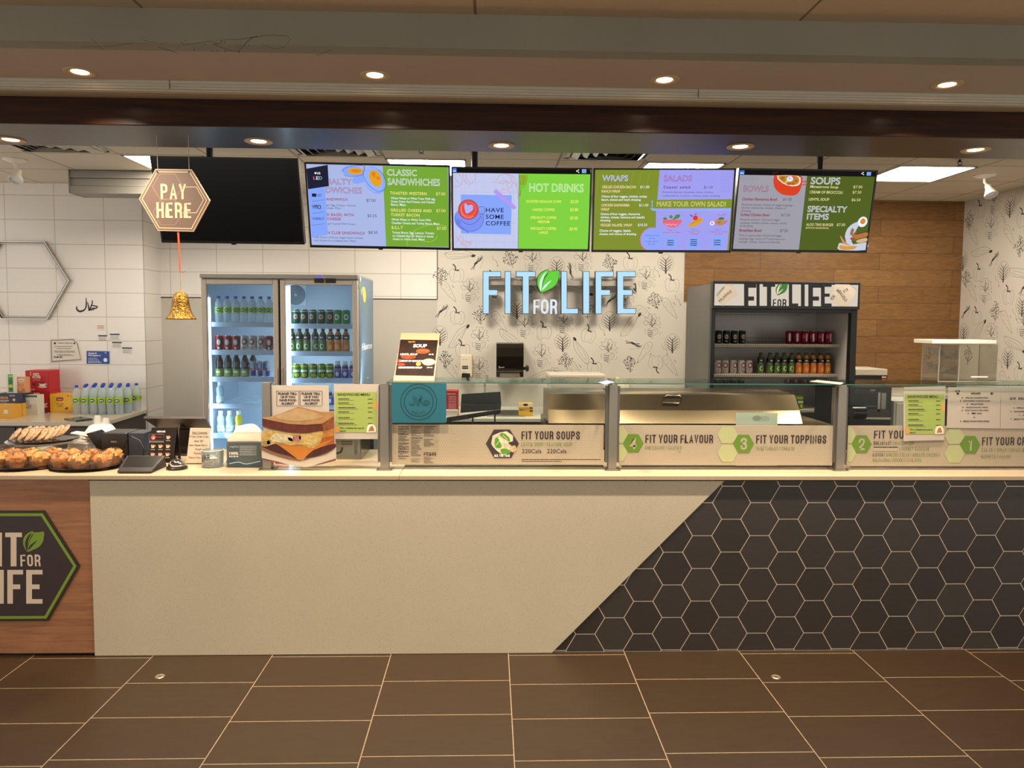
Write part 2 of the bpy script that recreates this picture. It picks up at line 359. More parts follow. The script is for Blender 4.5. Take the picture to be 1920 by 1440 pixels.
CONDENSED = {      # tall narrow sign-writer capitals as pen strokes: width, strokes (closed strokes start with 'o')
    'A': (1.05, [(0, 0), (.5, 1), (1, 0)], [(.18, .28), (.82, .28)]), 'B': (1, [(0, 0), (0, 1)], [(0, 1), (.55, 1), (.86, .95), (.95, .77), (.84, .58), (.5, .53), (0, .53)], [(.5, .53), (.88, .48), (1, .3), (1, .2), (.87, .05), (.55, 0), (0, 0)]),
    'C': (1, [(1, .68), (1, .8), (.87, .94), (.5, 1), (.13, .94), (0, .8), (0, .2), (.13, .06), (.5, 0), (.87, .06), (1, .2), (1, .32)]), 'D': (1, ['o', (0, 0), (0, 1), (.5, 1), (.87, .94), (1, .8), (1, .2), (.87, .06), (.5, 0)]),
    'E': (.85, [(1, 1), (0, 1), (0, 0), (1, 0)], [(0, .51), (.88, .51)]), 'F': (.82, [(1, 1), (0, 1), (0, 0)], [(0, .5), (.9, .5)]), 'G': (1, [(1, .68), (1, .8), (.87, .94), (.5, 1), (.13, .94), (0, .8), (0, .2), (.13, .06), (.5, 0), (.87, .06), (1, .2), (1, .48), (.55, .48)]),
    'H': (1, [(0, 0), (0, 1)], [(1, 0), (1, 1)], [(0, .5), (1, .5)]), 'I': (.0, [(.5, 0), (.5, 1)]), 'J': (.8, [(1, 1), (1, .2), (.85, .05), (.5, 0), (.15, .05), (0, .2), (0, .3)]), 'K': (1, [(0, 0), (0, 1)], [(1, 1), (.08, .4)], [(.34, .62), (1, 0)]),
    'L': (.8, [(0, 1), (0, 0), (1, 0)]), 'M': (1.4, [(0, 0), (0, 1), (.5, .12), (1, 1), (1, 0)]), 'N': (1.05, [(0, 0), (0, 1), (1, 0), (1, 1)]), 'O': (1, ['o']+_O), 'P': (1, [(0, 0), (0, 1)], _P), 'R': (1, [(0, 0), (0, 1)], _P, [(.55, .46), (.86, .4), (.94, .3), (1, 0)]),
    'S': (1, [(1, .72), (1, .8), (.87, .94), (.5, 1), (.13, .94), (0, .8), (.03, .68), (.5, .5), (.97, .34), (1, .2), (.87, .06), (.5, 0), (.13, .06), (0, .2), (0, .29)]), 'T': (.9, [(-.08, 1), (1.08, 1)], [(.5, 1), (.5, 0)]),
    'U': (1, [(0, 1), (0, .2), (.13, .06), (.5, 0), (.87, .06), (1, .2), (1, 1)]), 'V': (1, [(0, 1), (.5, 0), (1, 1)]), 'W': (1.6, [(0, 1), (.24, 0), (.5, .9), (.76, 0), (1, 1)]), 'Y': (1, [(0, 1), (.5, .42), (1, 1)], [(.5, .42), (.5, 0)]),
    '1': (.45, [(0, .82), (.45, .86), (1, 1), (1, 0)]), '2': (1, [(0, .72), (0, .82), (.13, .95), (.5, 1), (.87, .94), (1, .8), (.9, .58), (.05, .08), (0, 0), (1, 0)]), '3': (1, [(0, .76), (.05, .9), (.5, 1), (.9, .92), (.95, .78), (.85, .6), (.5, .53)], [(.5, .53), (.88, .46), (1, .3), (1, .2), (.87, .06), (.5, 0), (.1, .06), (0, .24)]),
    '4': (1, [(.72, 0), (.72, 1), (0, .24), (1, .24)]), '|': (.0, [(.5, -.05), (.5, 1.05)])}
def letters_shape(ch):       # tall condensed capitals in a 1 x 1 cell: outline, holes ignored (O and R are built as strokes)
    t = .355; b = .135
    return {'F': [(0, 0), (t, 0), (t, .43), (.82, .43), (.82, .57), (t, .57), (t, .865), (1, .865), (1, 1), (0, 1)],
            'I': [(0, 0), (1, 0), (1, 1), (0, 1)],
            'T': [(.325, 0), (.675, 0), (.675, .865), (1, .865), (1, 1), (0, 1), (0, .865), (.325, .865)],
            'L': [(0, 0), (1, 0), (1, b), (.36, b), (.36, 1), (0, 1)],
            'E': [(0, 0), (1, 0), (1, b), (t, b), (t, .43), (.82, .43), (.82, .57), (t, .57), (t, .865), (1, .865), (1, 1), (0, 1)]}[ch]
LEAF_A = [(.17, 0), (.05, .22), (0, .42), (.04, .68), (.18, .86), (.38, .98), (.47, 1), (.52, .92), (.36, .72), (.26, .45), (.2, .2)]
LEAF_B = [(.17, 0), (.24, .3), (.34, .6), (.5, .85), (.53, .93), (.75, .95), (1, .97), (.99, .72), (.93, .48), (.78, .27), (.5, .11)]
LEAF_V1 = [(.16, .06), (.1, .3), (.13, .55), (.27, .8), (.42, .92), (.31, .72), (.24, .5), (.21, .25)]
LEAF_V2 = [(.21, .08), (.32, .3), (.48, .44), (.66, .54), (.5, .36), (.36, .2)]
def leaf(sh, x0, y0, x1, y1, green, vein, lay=2):
    a, b = sh.uv(x0, y1), sh.uv(x1, y0); T = lambda P: [(a[0]+(b[0]-a[0])*p[0], a[1]+(b[1]-a[1])*p[1]) for p in P]
    for P, m, l in ((LEAF_A, green, 0), (LEAF_B, green, 0), (LEAF_V1, vein, 1), (LEAF_V2, vein, 1)): sh.polyuv(smooth_line(T(P), 3, True), m, lay+l)
# ================================================================ THE SETTING
YB, YL, ZK = 7.4, 7.05, 2.98
XC, XW, XR = X(271, 7.05, 590), X(1283, 7.4, 520), X(1806, 7.4, 450)      # back wall, tiled wall in front of it, its corner, wallpaper/wood seam, side wall, kitchen ceiling
XWP = X(820, 7.4, 520)
floor_m = tiled('floor_tile', '#33220f', '#30200e', '#8f7a60', .308, .613, .13, .0024, 'yx', (3.474, -2.346), r=.42, bump=.25, nz=.16, nscale=7, sx=(1.2, 6, 1), nz2=.6)
struct(MB().box(-6, 6, -3.5, 8.2, -.05, 0, floor_m).build('floor'))
ceil_m = tiled('acoustic_tile', '#b89f7d', '#b69c7b', '#78654c', 1.22, .61, 0, .006, 'xy', (-.06, .4), r=.9, bump=.4, nz=.03, nscale=60)
struct(MB().box(-6, 6, -3.5, 2.82, 2.88, 2.93, ceil_m).build('ceiling'))
plaster = M('#a69a84', r=.8, nz=.04, nscale=3); warmp = M('#a5927f', r=.8, nz=.03, nscale=3)
# plaster fascia with its cracks
sh = Sheet((0, 2.82, 2.82), crop=(0, 0, 3), mb=MB().box(-6, 6, 2.82, 2.9, 2.755, 2.96, M('#857f70', r=.85, nz=.07, nscale=2.5)))
crk = M('#574f41', r=.9)
for P, w in (([(890, 265), (920, 275), (960, 285), (1000, 300)], 3), ([(1030, 250), (1120, 242), (1190, 232), (1230, 248), (1260, 225), (1340, 222), (1390, 215), (1450, 205), (1530, 198), (1620, 203)], 3),
             ([(1340, 285), (1360, 270), (1385, 240), (1420, 212), (1450, 205)], 4), ([(1230, 248), (1200, 246), (1240, 265), (1300, 285), (1345, 288)], 3), ([(1470, 240), (1510, 265), (1560, 275), (1600, 262)], 2),
             ([(1620, 203), (1630, 225), (1605, 258)], 2), ([(510, 212), (560, 262), (580, 280)], 2), ([(455, 265), (560, 262), (640, 258), (760, 240)], 2), ([(800, 225), (900, 245), (940, 240)], 2), ([(1780, 312), (1830, 295), (1860, 280)], 2)):
    sh.stroke(P, w, crk, 1, smooth=3)
rr = random.Random(3)
for _ in range(16): sh.ell(rr.uniform(880, 1420), rr.uniform(225, 295), rr.uniform(2, 6), rr.uniform(1.5, 4), crk, 1, 7)
struct(sh.mb.build('trim_1'))
struct(MB().box(-6, 6, 2.9, 3.27, 2.755, 2.80, warmp).build('trim_2'))                       # upper soffit
mo = MB()
for i, (y, z0) in enumerate(((3.25, 2.742), (3.258, 2.733), (3.266, 2.724), (3.272, 2.716))): mo.box(-6, 6, y, 3.30, z0, 2.757, M('#b3aa98', r=.55))
for x in (-2.1, -1.37, .9, 2.4): mo.box(x, x+.003, 3.249, 3.252, 2.72, 2.755, crk)
struct(mo.build('trim_3'))
struct(MB().box(-6, 6, 3.27, 3.42, 2.722, 2.80, M('#a08a6c', r=.8)).build('trim_4'))
beam_m = wood('dark_stained_beam', '#160803', '#3c1c08', (.9, 14, 14), r=.32, nscale=3, coat=.10, dist=.8, spec=.3)
struct(MB().box(-6, 6, 3.40, 3.82, 2.602, 3.1, beam_m).build('trim_5', bevel=.004))
kt = tiled('kitchen_ceiling_tile', '#d6cbba', '#d3c8b7', '#9b9082', .667, .62, 0, .008, 'xy', (-2.81, 5.75), r=.9, bump=.25, nz=.03, nscale=70)
struct(MB().box(-6, 6, 3.82, 8.2, ZK, ZK+.05, kt).build('ceiling.001'))
# walls
wt = tiled('white_wall_tile', '#eae4de', '#e8e2dc', '#c4baab', .452, .2245, 0, .0035, 'xz', (-3.60, 1.75), r=.16, bump=.3, nz=.015, nscale=3, coat=.3)
wt_side = tiled('white_wall_tile_return', '#eae4de', '#e8e2dc', '#c4baab', .452, .2245, 0, .0035, 'yz', (7.05, 1.75), r=.16, bump=.3, nz=.015, nscale=3, coat=.3)
pale = M('#bfb8ad', r=.45, nz=.015, nscale=3); black = M('#0c0b0b', r=.35); wp_m = M('#cec7bc', r=.55, nz=.02, nscale=3)
mb = MB().box(-7, XC, YL, YL+.2, 0, ZK, wt)
mb.box(XC, XC+.004, YL-.002, YL+.004, 0, ZK, M('#a79d8e', r=.4))
struct(mb.build('wall_left'))
struct(MB().box(XC-.2, XC+.003, YL+.003, YB+.2, 0, ZK, wt_side).build('wall_left.001'))
mb = MB().box(XC, XWP, YB, YB+.2, 1.95, ZK, wt).box(XC, XWP, YB, YB+.2, 0, 1.95, pale)
mb.box(XC, XWP, YB-.004, YB, 1.944, 1.953, black).box(XWP-.004, XWP+.004, YB-.006, YB, 1.95, 2.6, M('#4a463f', r=.5))
struct(mb.build('wall_back'))
# hand-drawn vegetable wallpaper (line art printed on the wall)
INK, INK2 = M('#766f66', r=.7), M('#36312c', r=.7)
def motif(sh, kind, cu, cv, s, rot=0, flip=1, rnd=None):
    c, n = math.cos(rot), math.sin(rot)
    def T(P): return [(cu+(p[0]*flip*c-p[1]*n)*s, cv+(p[0]*flip*n+p[1]*c)*s) for p in P]
    def ln(P, w=.004, m=INK, k=4, closed=False): sh.strokeuv(smooth_line(T(P), k, closed), w, m, 1, closed)
    def fill(P, m=INK2): sh.polyuv(smooth_line(T(P), 2, True), m, 1)
    if kind == 't':      # turnip with leaves
        ln([(0, -.02), (-.1, .08), (-.28, .05), (-.36, .18), (-.25, .24), (-.3, .36), (-.15, .36), (-.12, .5), (.02, .46), (.1, .5), (.16, .36), (.3, .34), (.26, .2), (.36, .1), (.2, .04), (.1, .06)], .003, closed=True)
        for P in ([(0, -.05), (-.02, .2), (-.02, .42)], [(0, 0), (.12, .18), (.16, .3)], [(-.02, .02), (-.14, .16), (-.24, .2)], [(0, .1), (-.1, .22)], [(.05, .08), (.18, .14)], [(-.02, .22), (.06, .32)]): ln(P, .005, INK2)
        ln([(-.02, -.06), (-.18, -.14), (-.17, -.32), (-.04, -.44), (.02, -.5), (.08, -.42)], .003)
        ln([(.02, -.06), (.16, -.06), (.24, -.16), (.2, -.3), (.08, -.36), (.02, -.24), (.1, -.12), (.2, -.14)], .003)
        ln([(.1, -.18), (.15, -.2), (.14, -.27), (.08, -.26)], .002)
        for y in (-.16, -.24, -.31, -.38): ln([(-.16, y), (-.06, y-.03), (.02, y+.0)], .0055, INK2, 2)
        ln([(-.28, -.1), (-.3, -.22), (-.25, -.34)], .003); ln([(.3, -.36), (.36, -.22)], .003)
        for i in range(3): ln([(.28+i*.03, -.04-i*.02), (.31+i*.03, 0-i*.02)], .003, INK, 1)
    elif kind == 'c':    # carrot
        ln([(-.3, .42), (-.14, .4), (.02, .18), (.3, -.46), (-.1, -.12), (-.34, .16), (-.36, .32)], .003, closed=True)
        for a, b in (((-.3, .26), (-.22, .22)), ((-.2, .3), (-.14, .26)), ((-.02, .06), (.03, .02)), ((-.22, .06), (-.16, .06)), ((.06, -.12), (.1, -.1)), ((-.14, .2), (-.1, .16))): ln([a, b], .0035, INK, 1)
        for i in range(3): ln([(.12+i*.025, .24-i*.04), (.17+i*.025, .22-i*.04)], .004, INK2, 1)
    elif kind == 'p':    # bell pepper
        ln([(-.04, .18), (-.26, .24), (-.38, .06), (-.34, -.28), (-.18, -.46), (.02, -.4), (.2, -.46), (.34, -.26), (.36, .06), (.24, .22), (.06, .2)], .0028, closed=True)
        ln([(-.1, .16), (-.18, -.1), (-.14, -.38)], .002); ln([(.12, .16), (.2, -.1), (.14, -.38)], .002)
        fill([(-.03, .18), (-.05, .34), (-.14, .46), (-.24, .5), (-.2, .42), (-.12, .36), (-.1, .2), (-.16, .16), (.1, .12), (.08, .2)])
    elif kind == 'k':    # cabbage leaf
        ln([(0, -.4), (-.3, -.3), (-.42, 0), (-.3, .34), (0, .5), (.28, .36), (.4, 0), (.3, -.3)], .0028, closed=True)
        fill([(-.03, -.5), (-.03, -.1), (0, .34), (.02, -.08), (.05, -.5)])
        for y, r in ((-.36, .26), (-.22, .32), (-.08, .32), (.06, .28), (.18, .18)):
            ln([(0, y-.06), (-r*.5, y+.04), (-r, y+.16)], .006, INK2, 3); ln([(0, y-.06), (r*.5, y+.06), (r, y+.18)], .006, INK2, 3)
    elif kind == 'z':    # courgette
        ln([(-.36, -.46), (-.12, -.4), (.12, -.06), (.3, .3), (.4, .42), (.36, .48), (.2, .42), (-.02, .28), (-.2, .02), (-.38, -.32)], .0032, closed=True)
        ln([(-.3, -.36), (-.06, .02), (.28, .38)], .0025); ln([(-.22, -.38), (.04, -.06), (.3, .36)], .0025)
        fill([(.3, .4), (.36, .34), (.44, .44), (.42, .52), (.36, .5)])
        for i in range(4): ln([(-.44, -.5+i*.045), (-.4, -.48+i*.045)], .003, INK, 1)
    elif kind == 'y':    # parsley sprig
        R = random.Random(int(cu*1000) & 255); ln([(.02, -.5), (.0, -.2), (.03, .3)], .004, INK2, 2)
        for gx in range(-4, 5):
            for gy in range(-5, 6):
                x, y = gx*.095+R.uniform(-.03, .03)+(.045 if gy % 2 else 0), gy*.085+R.uniform(-.03, .03)
                if abs(x)/.44+abs(y)/.50 > 1.0+R.uniform(-.2, .12): continue
                a = math.atan2(y+.5, x*1.4)+R.uniform(-.7, .7); l = R.uniform(.06, .085); ux, uy = math.cos(a)*l, math.sin(a)*l; q = .42
                sh.polyuv(T([(x-ux*.6, y-uy*.6), (x-uy*q, y+ux*q), (x+ux*.7, y+uy*.7), (x+uy*q, y-ux*q)]), INK2 if R.random() < .45 else INK, 1)
    elif kind == 'h':    # small dark radish
        fill([(-.12, -.08), (.02, -.02), (.12, .1), (.06, .16), (-.06, .1), (-.16, 0)])
        for P in ([(.08, .1), (.24, .3), (.34, .36)], [(.1, .1), (.3, .2), (.46, .42)], [(.04, .14), (.16, .34), (.2, .44)], [(-.12, -.04), (-.26, -.22), (-.4, -.34)], [(-.1, -.06), (-.18, -.24), (-.24, -.38)], [(.08, .08), (.3, .26), (.4, .5)]): ln(P, .006, INK2, 2)
        ln([(.2, -.34), (.34, -.1), (.42, .14), (.5, .3)], .0025)
    else:                # squiggle
        ln([(-.2, .4), (-.1, .1), (.12, .0), (.2, -.3), (.26, -.42)], .0035); ln([(.26, -.42), (.24, -.3)], .0035, INK, 1); ln([(.26, -.42), (.16, -.36)], .0035, INK, 1)
sh = Sheet((0, YB, 1.5), crop=(820, 460, 4.085), mb=MB().box(XWP, XW, YB, YB+.2, 0, ZK, wp_m).box(XW, XW+.03, YB, YB+.2, 0, 1.95, wp_m))
SZ = dict(t=.25, c=.23, p=.19, k=.19, z=.24, y=.2, h=.15, q=.13)
for row in '''z 170 75 -.9|h 300 140 .1|y 555 100 .3|t 730 120|k 915 160|t 1115 115|h 1025 205 1|y 1320 135 .3|p 1480 125|k 1750 140|t 1600 255|p 1800 290|y 1665 420 .3|c 1785 480|y 25 230|c 90 350|t 250 350|p 150 215|p 155 540|h 30 510|
y 330 530|c 480 580|t 670 620|k 610 490|p 820 650|t 970 590|p 1160 680 -.25|h 1320 430|y 1150 490|z 1480 610|k 1320 580|t 1645 620|k 1800 750|h 1495 755 -1.1|c 1590 820 -1.2|t 1310 810|z 1100 810 1.2|k 960 740|y 980 880 .2|
c 1065 960|p 1205 930|t 800 850|z 165 700|t 325 720|z 560 720 -1.6|p 195 790|y 60 870|c 115 960|t 325 950|z 810 1000 -.6|y 1475 900|p 1670 910 3.1|c 1790 920|k 20 690|q 780 730|q 1260 650|q 1740 800|q 1680 200|z 1080 340 -1.2|p 440 420|
q 440 120|c 610 300|k 1250 330|c 1600 520 .3|y 700 330|p 430 260|t 1440 420|q 1840 420|c 560 930|t 900 1030'''.replace('\n', '').split('|'):
    a = row.split(); uv = sh.uv(float(a[1]), float(a[2])); motif(sh, a[0], *uv, SZ[a[0]], float(a[3]) if len(a) > 3 else 0)
struct(sh.mb.build('wall_back.001'))
plank = tiled('oak_plank_wall', '#8b643a', '#7e592f', '#5a3a1a', 1.22, .168, .38, .0025, 'xz', (1.5, 1.78), r=.42, bump=.25, nz=.34, nscale=4, sx=(1.6, 1, 16), nz2=1.5)
struct(MB().box(XW, XR+.2, YB+.002, YB+.2, 0, ZK, plank).box(XW, XW+.03, YB-.012, YB+.01, 1.95, ZK, plank).build('wall_back.002'))
sh = Sheet((XR, 6, 1.5), R=(0, -1, 0), crop=(1780, 340, 3.69), mb=MB().box(XR, XR+.2, 3.8, YB+.2, 0, ZK, wp_m))
for row in '''z 490 55 .3|p 215 190|k 420 175|t 290 320|t 310 140|c 420 370|c 170 375|y 140 270|y 490 450|z 220 490 -.9|h 305 545|p 205 630|k 375 625|z 490 640 -1.2|t 250 760|c 160 760|y 115 670|p 410 785|y 320 900|c 400 970|k 505 860|h 110 910|p 190 930|
k 95 550|k 100 1050|z 200 1045|t 290 1070|z 450 1130 -1.3|k 405 1220|p 490 1320|c 390 1390|p 510 250|q 370 250|q 330 690|q 450 920|q 350 1250|h 515 740|t 515 990|y 130 1200'''.replace('\n', '').split('|'):
    a = row.split(); uv = sh.uv(float(a[1]), float(a[2])); motif(sh, a[0], *uv, SZ[a[0]]*1.02, float(a[3]) if len(a) > 3 else 0)
struct(sh.mb.build('wall_right'))

# ================================================================ CEILING FITTINGS
def downlight(px, py, z, r, label, group):
    p = PZ(px, py, z)
    t = thing('recessed_downlight', label, 'ceiling light', p, group)
    MB().lathe([(r*.62, .012), (r*.66, -.002), (r*.9, -.006), (r, -.003), (r, .001)], p, M('#b89c78', r=.45), 32).build('trim_ring', t)
    MB().lathe([(0, -.0015), (r*.5, -.0015), (r*.64, .002)], p, M('#ffd9a6', emit=LENS_GLOW), 28).build('lens', t)
    l = bpy.data.lights.new('downlight_beam', 'AREA'); l.shape = 'DISK'; l.size = r*1.2; l.energy = POT_W; l.color = (1, .86, .68); l.spread = math.radians(128)
    lo = bpy.data.objects.new('downlight_beam', l); COL.objects.link(lo); lo.parent = t; lo.location = (0, 0, -.012)
for i, (px, py) in enumerate(((150, 135), (703, 141), (1246, 150), (1776, 159))):
    downlight(px, py, 2.755, .062, f'warm downlight in the plaster soffit, {ORD[i]} of four from the cracked end', 'downlights in the plaster soffit')
for i, (px, py) in enumerate(((20, 262), (485, 265), (940, 273), (1388, 275), (1829, 281))):
    downlight(px, py, 2.602, .066, f'warm downlight under the dark wood beam, {ORD[i]} of five from the tiled wall end', 'downlights under the wooden beam')
for i, x0 in enumerate((-2.81, -.81, 1.215, 3.215)):
    t = thing('ceiling_panel_light', f'glowing square ceiling panel light, {ORD[i]} of four from the tiled wall', 'ceiling light', (x0+.31, 6.09, ZK), 'square ceiling panel lights')
    f = MB()
    for a in ((x0, x0+.62, 5.78, 5.795), (x0, x0+.62, 6.385, 6.40), (x0, x0+.015, 5.78, 6.40), (x0+.605, x0+.62, 5.78, 6.40)): f.box(*a, ZK-.006, ZK+.001, M('#d8d2c6', r=.5))
    f.build('frame', t)
    MB().box(x0+.012, x0+.608, 5.792, 6.388, ZK-.004, ZK-.001, M('#fff3dd', emit=PANEL_GLOW)).build('diffuser', t)
for i, x0 in enumerate((-3.47, -1.45, .56)):
    t = thing('air_diffuser', f'square louvred ceiling air vent, {ORD[i]} of three from the tiled wall', 'air vent', (x0+.31, 5.37, ZK), 'square ceiling air vents')
    m = M('#cfc8bc' if i < 2 else '#b9c0c6', r=.35 if i < 2 else .15, metal=0 if i < 2 else .8)
    fm = MB()
    for a in ((x0, x0+.63, 5.06, 5.09), (x0, x0+.63, 5.64, 5.67), (x0, x0+.03, 5.06, 5.67), (x0+.6, x0+.63, 5.06, 5.67)): fm.box(*a, ZK-.008, ZK, M('#cfc8bc', r=.5))
    fm.box(x0+.03, x0+.6, 5.09, 5.64, ZK-.002, ZK-.001, M('#3c3a36', r=.8)); fm.build('frame', t)
    for k in range(4):
        a = .27-k*.062; b = a-.045; cx, cy = x0+.315, 5.365; z0, z1 = ZK-.03-.004*k, ZK-.004
        v = [(cx-a, cy-a, z1), (cx+a, cy-a, z1), (cx+a, cy+a, z1), (cx-a, cy+a, z1), (cx-b, cy-b, z0), (cx+b, cy-b, z0), (cx+b, cy+b, z0), (cx-b, cy+b, z0)]
        w = [(x, y, z+.003) for x, y, z in v]
        MB().add(v+w, [(0, 1, 5, 4), (1, 2, 6, 5), (2, 3, 7, 6), (3, 0, 4, 7), (8, 12, 13, 9), (9, 13, 14, 10), (10, 14, 15, 11), (11, 15, 12, 8), (4, 5, 13, 12), (5, 6, 14, 13), (6, 7, 15, 14), (7, 4, 12, 15)], m).build('louvre', t)
def spotlight(px, py, Y, lx, label):
    p = PY(px, py, Y); p.z = ZK; t = thing('ceiling_spotlight', label, 'spotlight', p)
    wm = M('#e6e0d6', r=.3)
    MB().lathe([(.012, -.03), (.05, -.02), (.085, -.006), (.085, 0)], p, wm, 24).build('canopy', t)
    MB().tube([p+Vector((0, 0, -.02)), p+Vector((.004, 0, -.06)), p+Vector((lx*.4, -.01, -.085)), p+Vector((lx*.5, -.015, -.11))], .011, wm).build('arm', t)
    d = Vector((lx, -.5, -.9)).normalized(); c = p+Vector((lx*.5, -.015, -.10)); R = d.to_track_quat('Z', 'Y').to_matrix()
    h = MB().lathe([(.0, -.02), (.022, -.015), (.026, .02), (.05, .07), (.052, .085), (.045, .085), (.03, .05), (0, .04)], c, wm, 24, R).build('lamp_head', t)
    MB().lathe([(0, .06), (.04, .07)], c, M('#f4f7ff', r=.1, coat=1), 16, R).build('bulb', h)
spotlight(28, 306, 6.0, .06, 'white adjustable spotlight on the ceiling above the tiled wall')
spotlight(1846, 328, 6.1, .05, 'white adjustable spotlight on the ceiling by the vegetable wallpaper')
for px, py, Y, lb in ((790, 288, 5.35, 'small dark sprinkler head in the ceiling behind the beam, above the bright sandwich menus'), (1800, 298, 5.5, 'small sprinkler head in the ceiling beside the big panel light')):
    p = PY(px, py, Y); p.z = ZK; t = thing('sprinkler_head', lb, 'sprinkler', p)
    MB().lathe([(.03, 0), (.03, -.006), (.01, -.01)], p, M('#b8b0a2', r=.4)).build('escutcheon', t)
    b = MB().cyl(p+Vector((0, 0, -.01)), p+Vector((0, 0, -.03)), .009, M('#3a2f26', r=.4, metal=.6))
    b.tube([p+Vector((-.012, 0, -.02)), p+Vector((-.016, 0, -.035)), p+Vector((0, 0, -.052)), p+Vector((.016, 0, -.035)), p+Vector((.012, 0, -.02))], .003, M('#3a2f26', r=.4, metal=.6), 6).lathe([(.018, -.055), (.018, -.051), (0, -.051)], p, M('#3a2f26', r=.4, metal=.6), 12)
    b.build('deflector', t)
# grey slatted box under the kitchen ceiling
m = M('#8f8a82', r=.45)
t = thing('roller_shutter_box', 'long grey box with two grooves hung under the ceiling by the tiled wall', 'shutter box', (X(200, 6.4), 6.4, 2.79))
mb = MB(); x0, x1 = X(139, 6.38), -1.9
for k in range(3): mb.box(x0, x1, 6.38+.012*(k % 2), 6.62, 2.787+k*.064, 2.787+k*.064+.06, m)
mb.box(x0+.004, x1-.004, 6.40, 6.6, 2.79, ZK-.002, M('#4a4742', r=.6)); mb.build('housing', t)
MB().box(x0-.006, x0, 6.372, 6.625, 2.785, ZK-.001, M('#6e6a63', r=.5)).build('end_cap', t)
# floor drain covers
for px, py, lb in ((300, 1268, 'small round metal floor plug set in the tiles below the cream panel'), (1455, 1269, 'small round metal floor plug in the tiles below the hexagon tiles')):
    p = PZ(px, py, 0); t = thing('floor_plug', lb, 'floor plug', p)
    MB().lathe([(0, .0005), (.009, .0008), (.012, .002), (.02, .0025), (.023, 0)], p, M('#b8a88c', r=.35, metal=.8), 20).build('cover', t)
    MB().lathe([(0, .0012), (.006, .0012), (.006, .0009)], p, M('#1d1712', r=.6), 10).build('hole', t)
# ================================================================ THE COUNTER
CZ, CF, CB = .95, 3.735, 4.5        # worktop height, front edge, back edge
BY = 3.765
quartz = speckle('quartz_panel', '#cdbfa4', '#9c8c70', r=.5, scale=330, thr=.68)
qtop = speckle('quartz_worktop', '#b8a183', '#9c8463', r=.28, scale=240, thr=.7, coat=.1)
root = thing('service_counter', 'long service counter faced in wood, cream quartz and dark hexagon tiles', 'counter', (.3, 4.1, 0))
XS, XE = -2.03, 3.7; XT, XB = 1.235, .335
MB().box(-3.5, XE, BY+.03, 4.47, 0, .928, M('#33302c', r=.7)).build('carcass', root)
lam = wood('laminate_wood', '#905f3f', '#b27b55', (1.1, 1, 15), r=.45, nscale=3.2, dist=.9)
MB().box(-3.5, XS, BY+.01, BY+.03, .012, .928, lam).build('wood_panel', root, bevel=.002)
MB().extr([(XS, BY, .002), (XB, BY, .002), (XT, BY, .926), (XS, BY, .926)], (0, .028, 0), quartz).build('quartz_panel', root, bevel=.0015)
MB().box(XS, XE, CF+.018, CF+.06, .920, .9275, M('#2a2520', r=.7)).build('painted_shadow_strip', root)  # dark-coloured strip standing in for the shadow below the worktop overhang
def clip(P, Q):     # convex clip
    for i in range(len(Q)):
        a, b = Q[i], Q[(i+1) % len(Q)]; out = []
        side = lambda p: (b[0]-a[0])*(p[1]-a[1])-(b[1]-a[1])*(p[0]-a[0])
        for j in range(len(P)):
            p, q = P[j], P[(j+1) % len(P)]; s, t = side(p), side(q)
            if s >= 0: out.append(p)
            if s*t < 0: k = s/(s-t); out.append((p[0]+(q[0]-p[0])*k, p[1]+(q[1]-p[1])*k))
        P = out
        if len(P) < 3: return []
    return P
region = [(XB+.006, .004), (XE, .004), (XE, .925), (XT+.006, .925)]
tp = MB().extr([(XB, BY+.0095, .001), (XE, BY+.0095, .001), (XE, BY+.0095, .927), (XT, BY+.0095, .927)], (0, .015, 0), M('#f0dfc6', r=.8))
hm = [M(c, r=.38, nz=.1, nscale=9, sx=(2, 1, 9)) for c in ('#3b342f', '#37302b', '#3f3832')]
c0 = PY(1423, 1035, BY+.008); hh = .0878; hs = hh/math.cos(math.pi/6); pit = hs*1.5; rr = random.Random(5)
for i in range(-9, 18):
    for j in range(-6, 7):
        cx, cz = c0.x+i*pit, c0.z+(j+(.5 if i % 2 else 0))*2*hh; g = hs-.0026
        P = clip([(cx+g*math.cos(a), cz+g*math.sin(a)) for a in (k*math.pi/3 for k in range(6))], region)
        if P: tp.extr([(x, BY+.008, z) for x, z in P], (0, .006, 0), rr.choice(hm))
tp.build('hexagon_tile_panel', root)
wt_ = MB().box(-3.5, X(747, 3.735), CF, CB, CZ-.022, CZ, qtop).box(X(747, 3.735)+.0015, XE, CF, CB, CZ-.022, CZ, qtop)
tag(wt_.build('worktop', bevel=.002, org=(0, 4.1, CZ-.022)), 'pale speckled quartz worktop running along the service counter', 'worktop')

# round-cornered logo plate on the wood panel
sh = Sheet((0, BY+.0, .5), crop=(0, 860, 3.79), mb=MB())
LY = BY+.0
t = thing('logo_sign', 'dark hexagon logo sign with green border on the reddish wood panel', 'sign', (X(23, LY), BY+.008, .5))
c = PY(23, 1062, LY); R_ = PY(149, 1062, LY).x-c.x
hexp = lambda k, y: [(c.x+R_*k*math.cos(a), y, c.z+R_*k*math.sin(a)*.985) for a in (i*math.pi/3 for i in range(6))]
MB().extr(hexp(1, BY+.002), (0, .008, 0), M('#33261f', r=.45)).build('plate', t)
sh = Sheet((0, BY+.0015, .5), crop=(0, 860, 3.79)); gm = M('#7d9a2c', r=.5); cm = M('#e2ccb4', r=.5); dk = M('#3a2b2b', r=.5)
A, B = hexp(.955, BY+.0012), hexp(.905, BY+.0012)
sh.mb.add([Vector(p) for p in A+B], [(i, (i+1) % 6, (i+1) % 6+6, i+6) for i in range(6)], gm); sh.mb.ngon(hexp(.905, BY+.0014), dk); sh.mb.build('green_border', t)
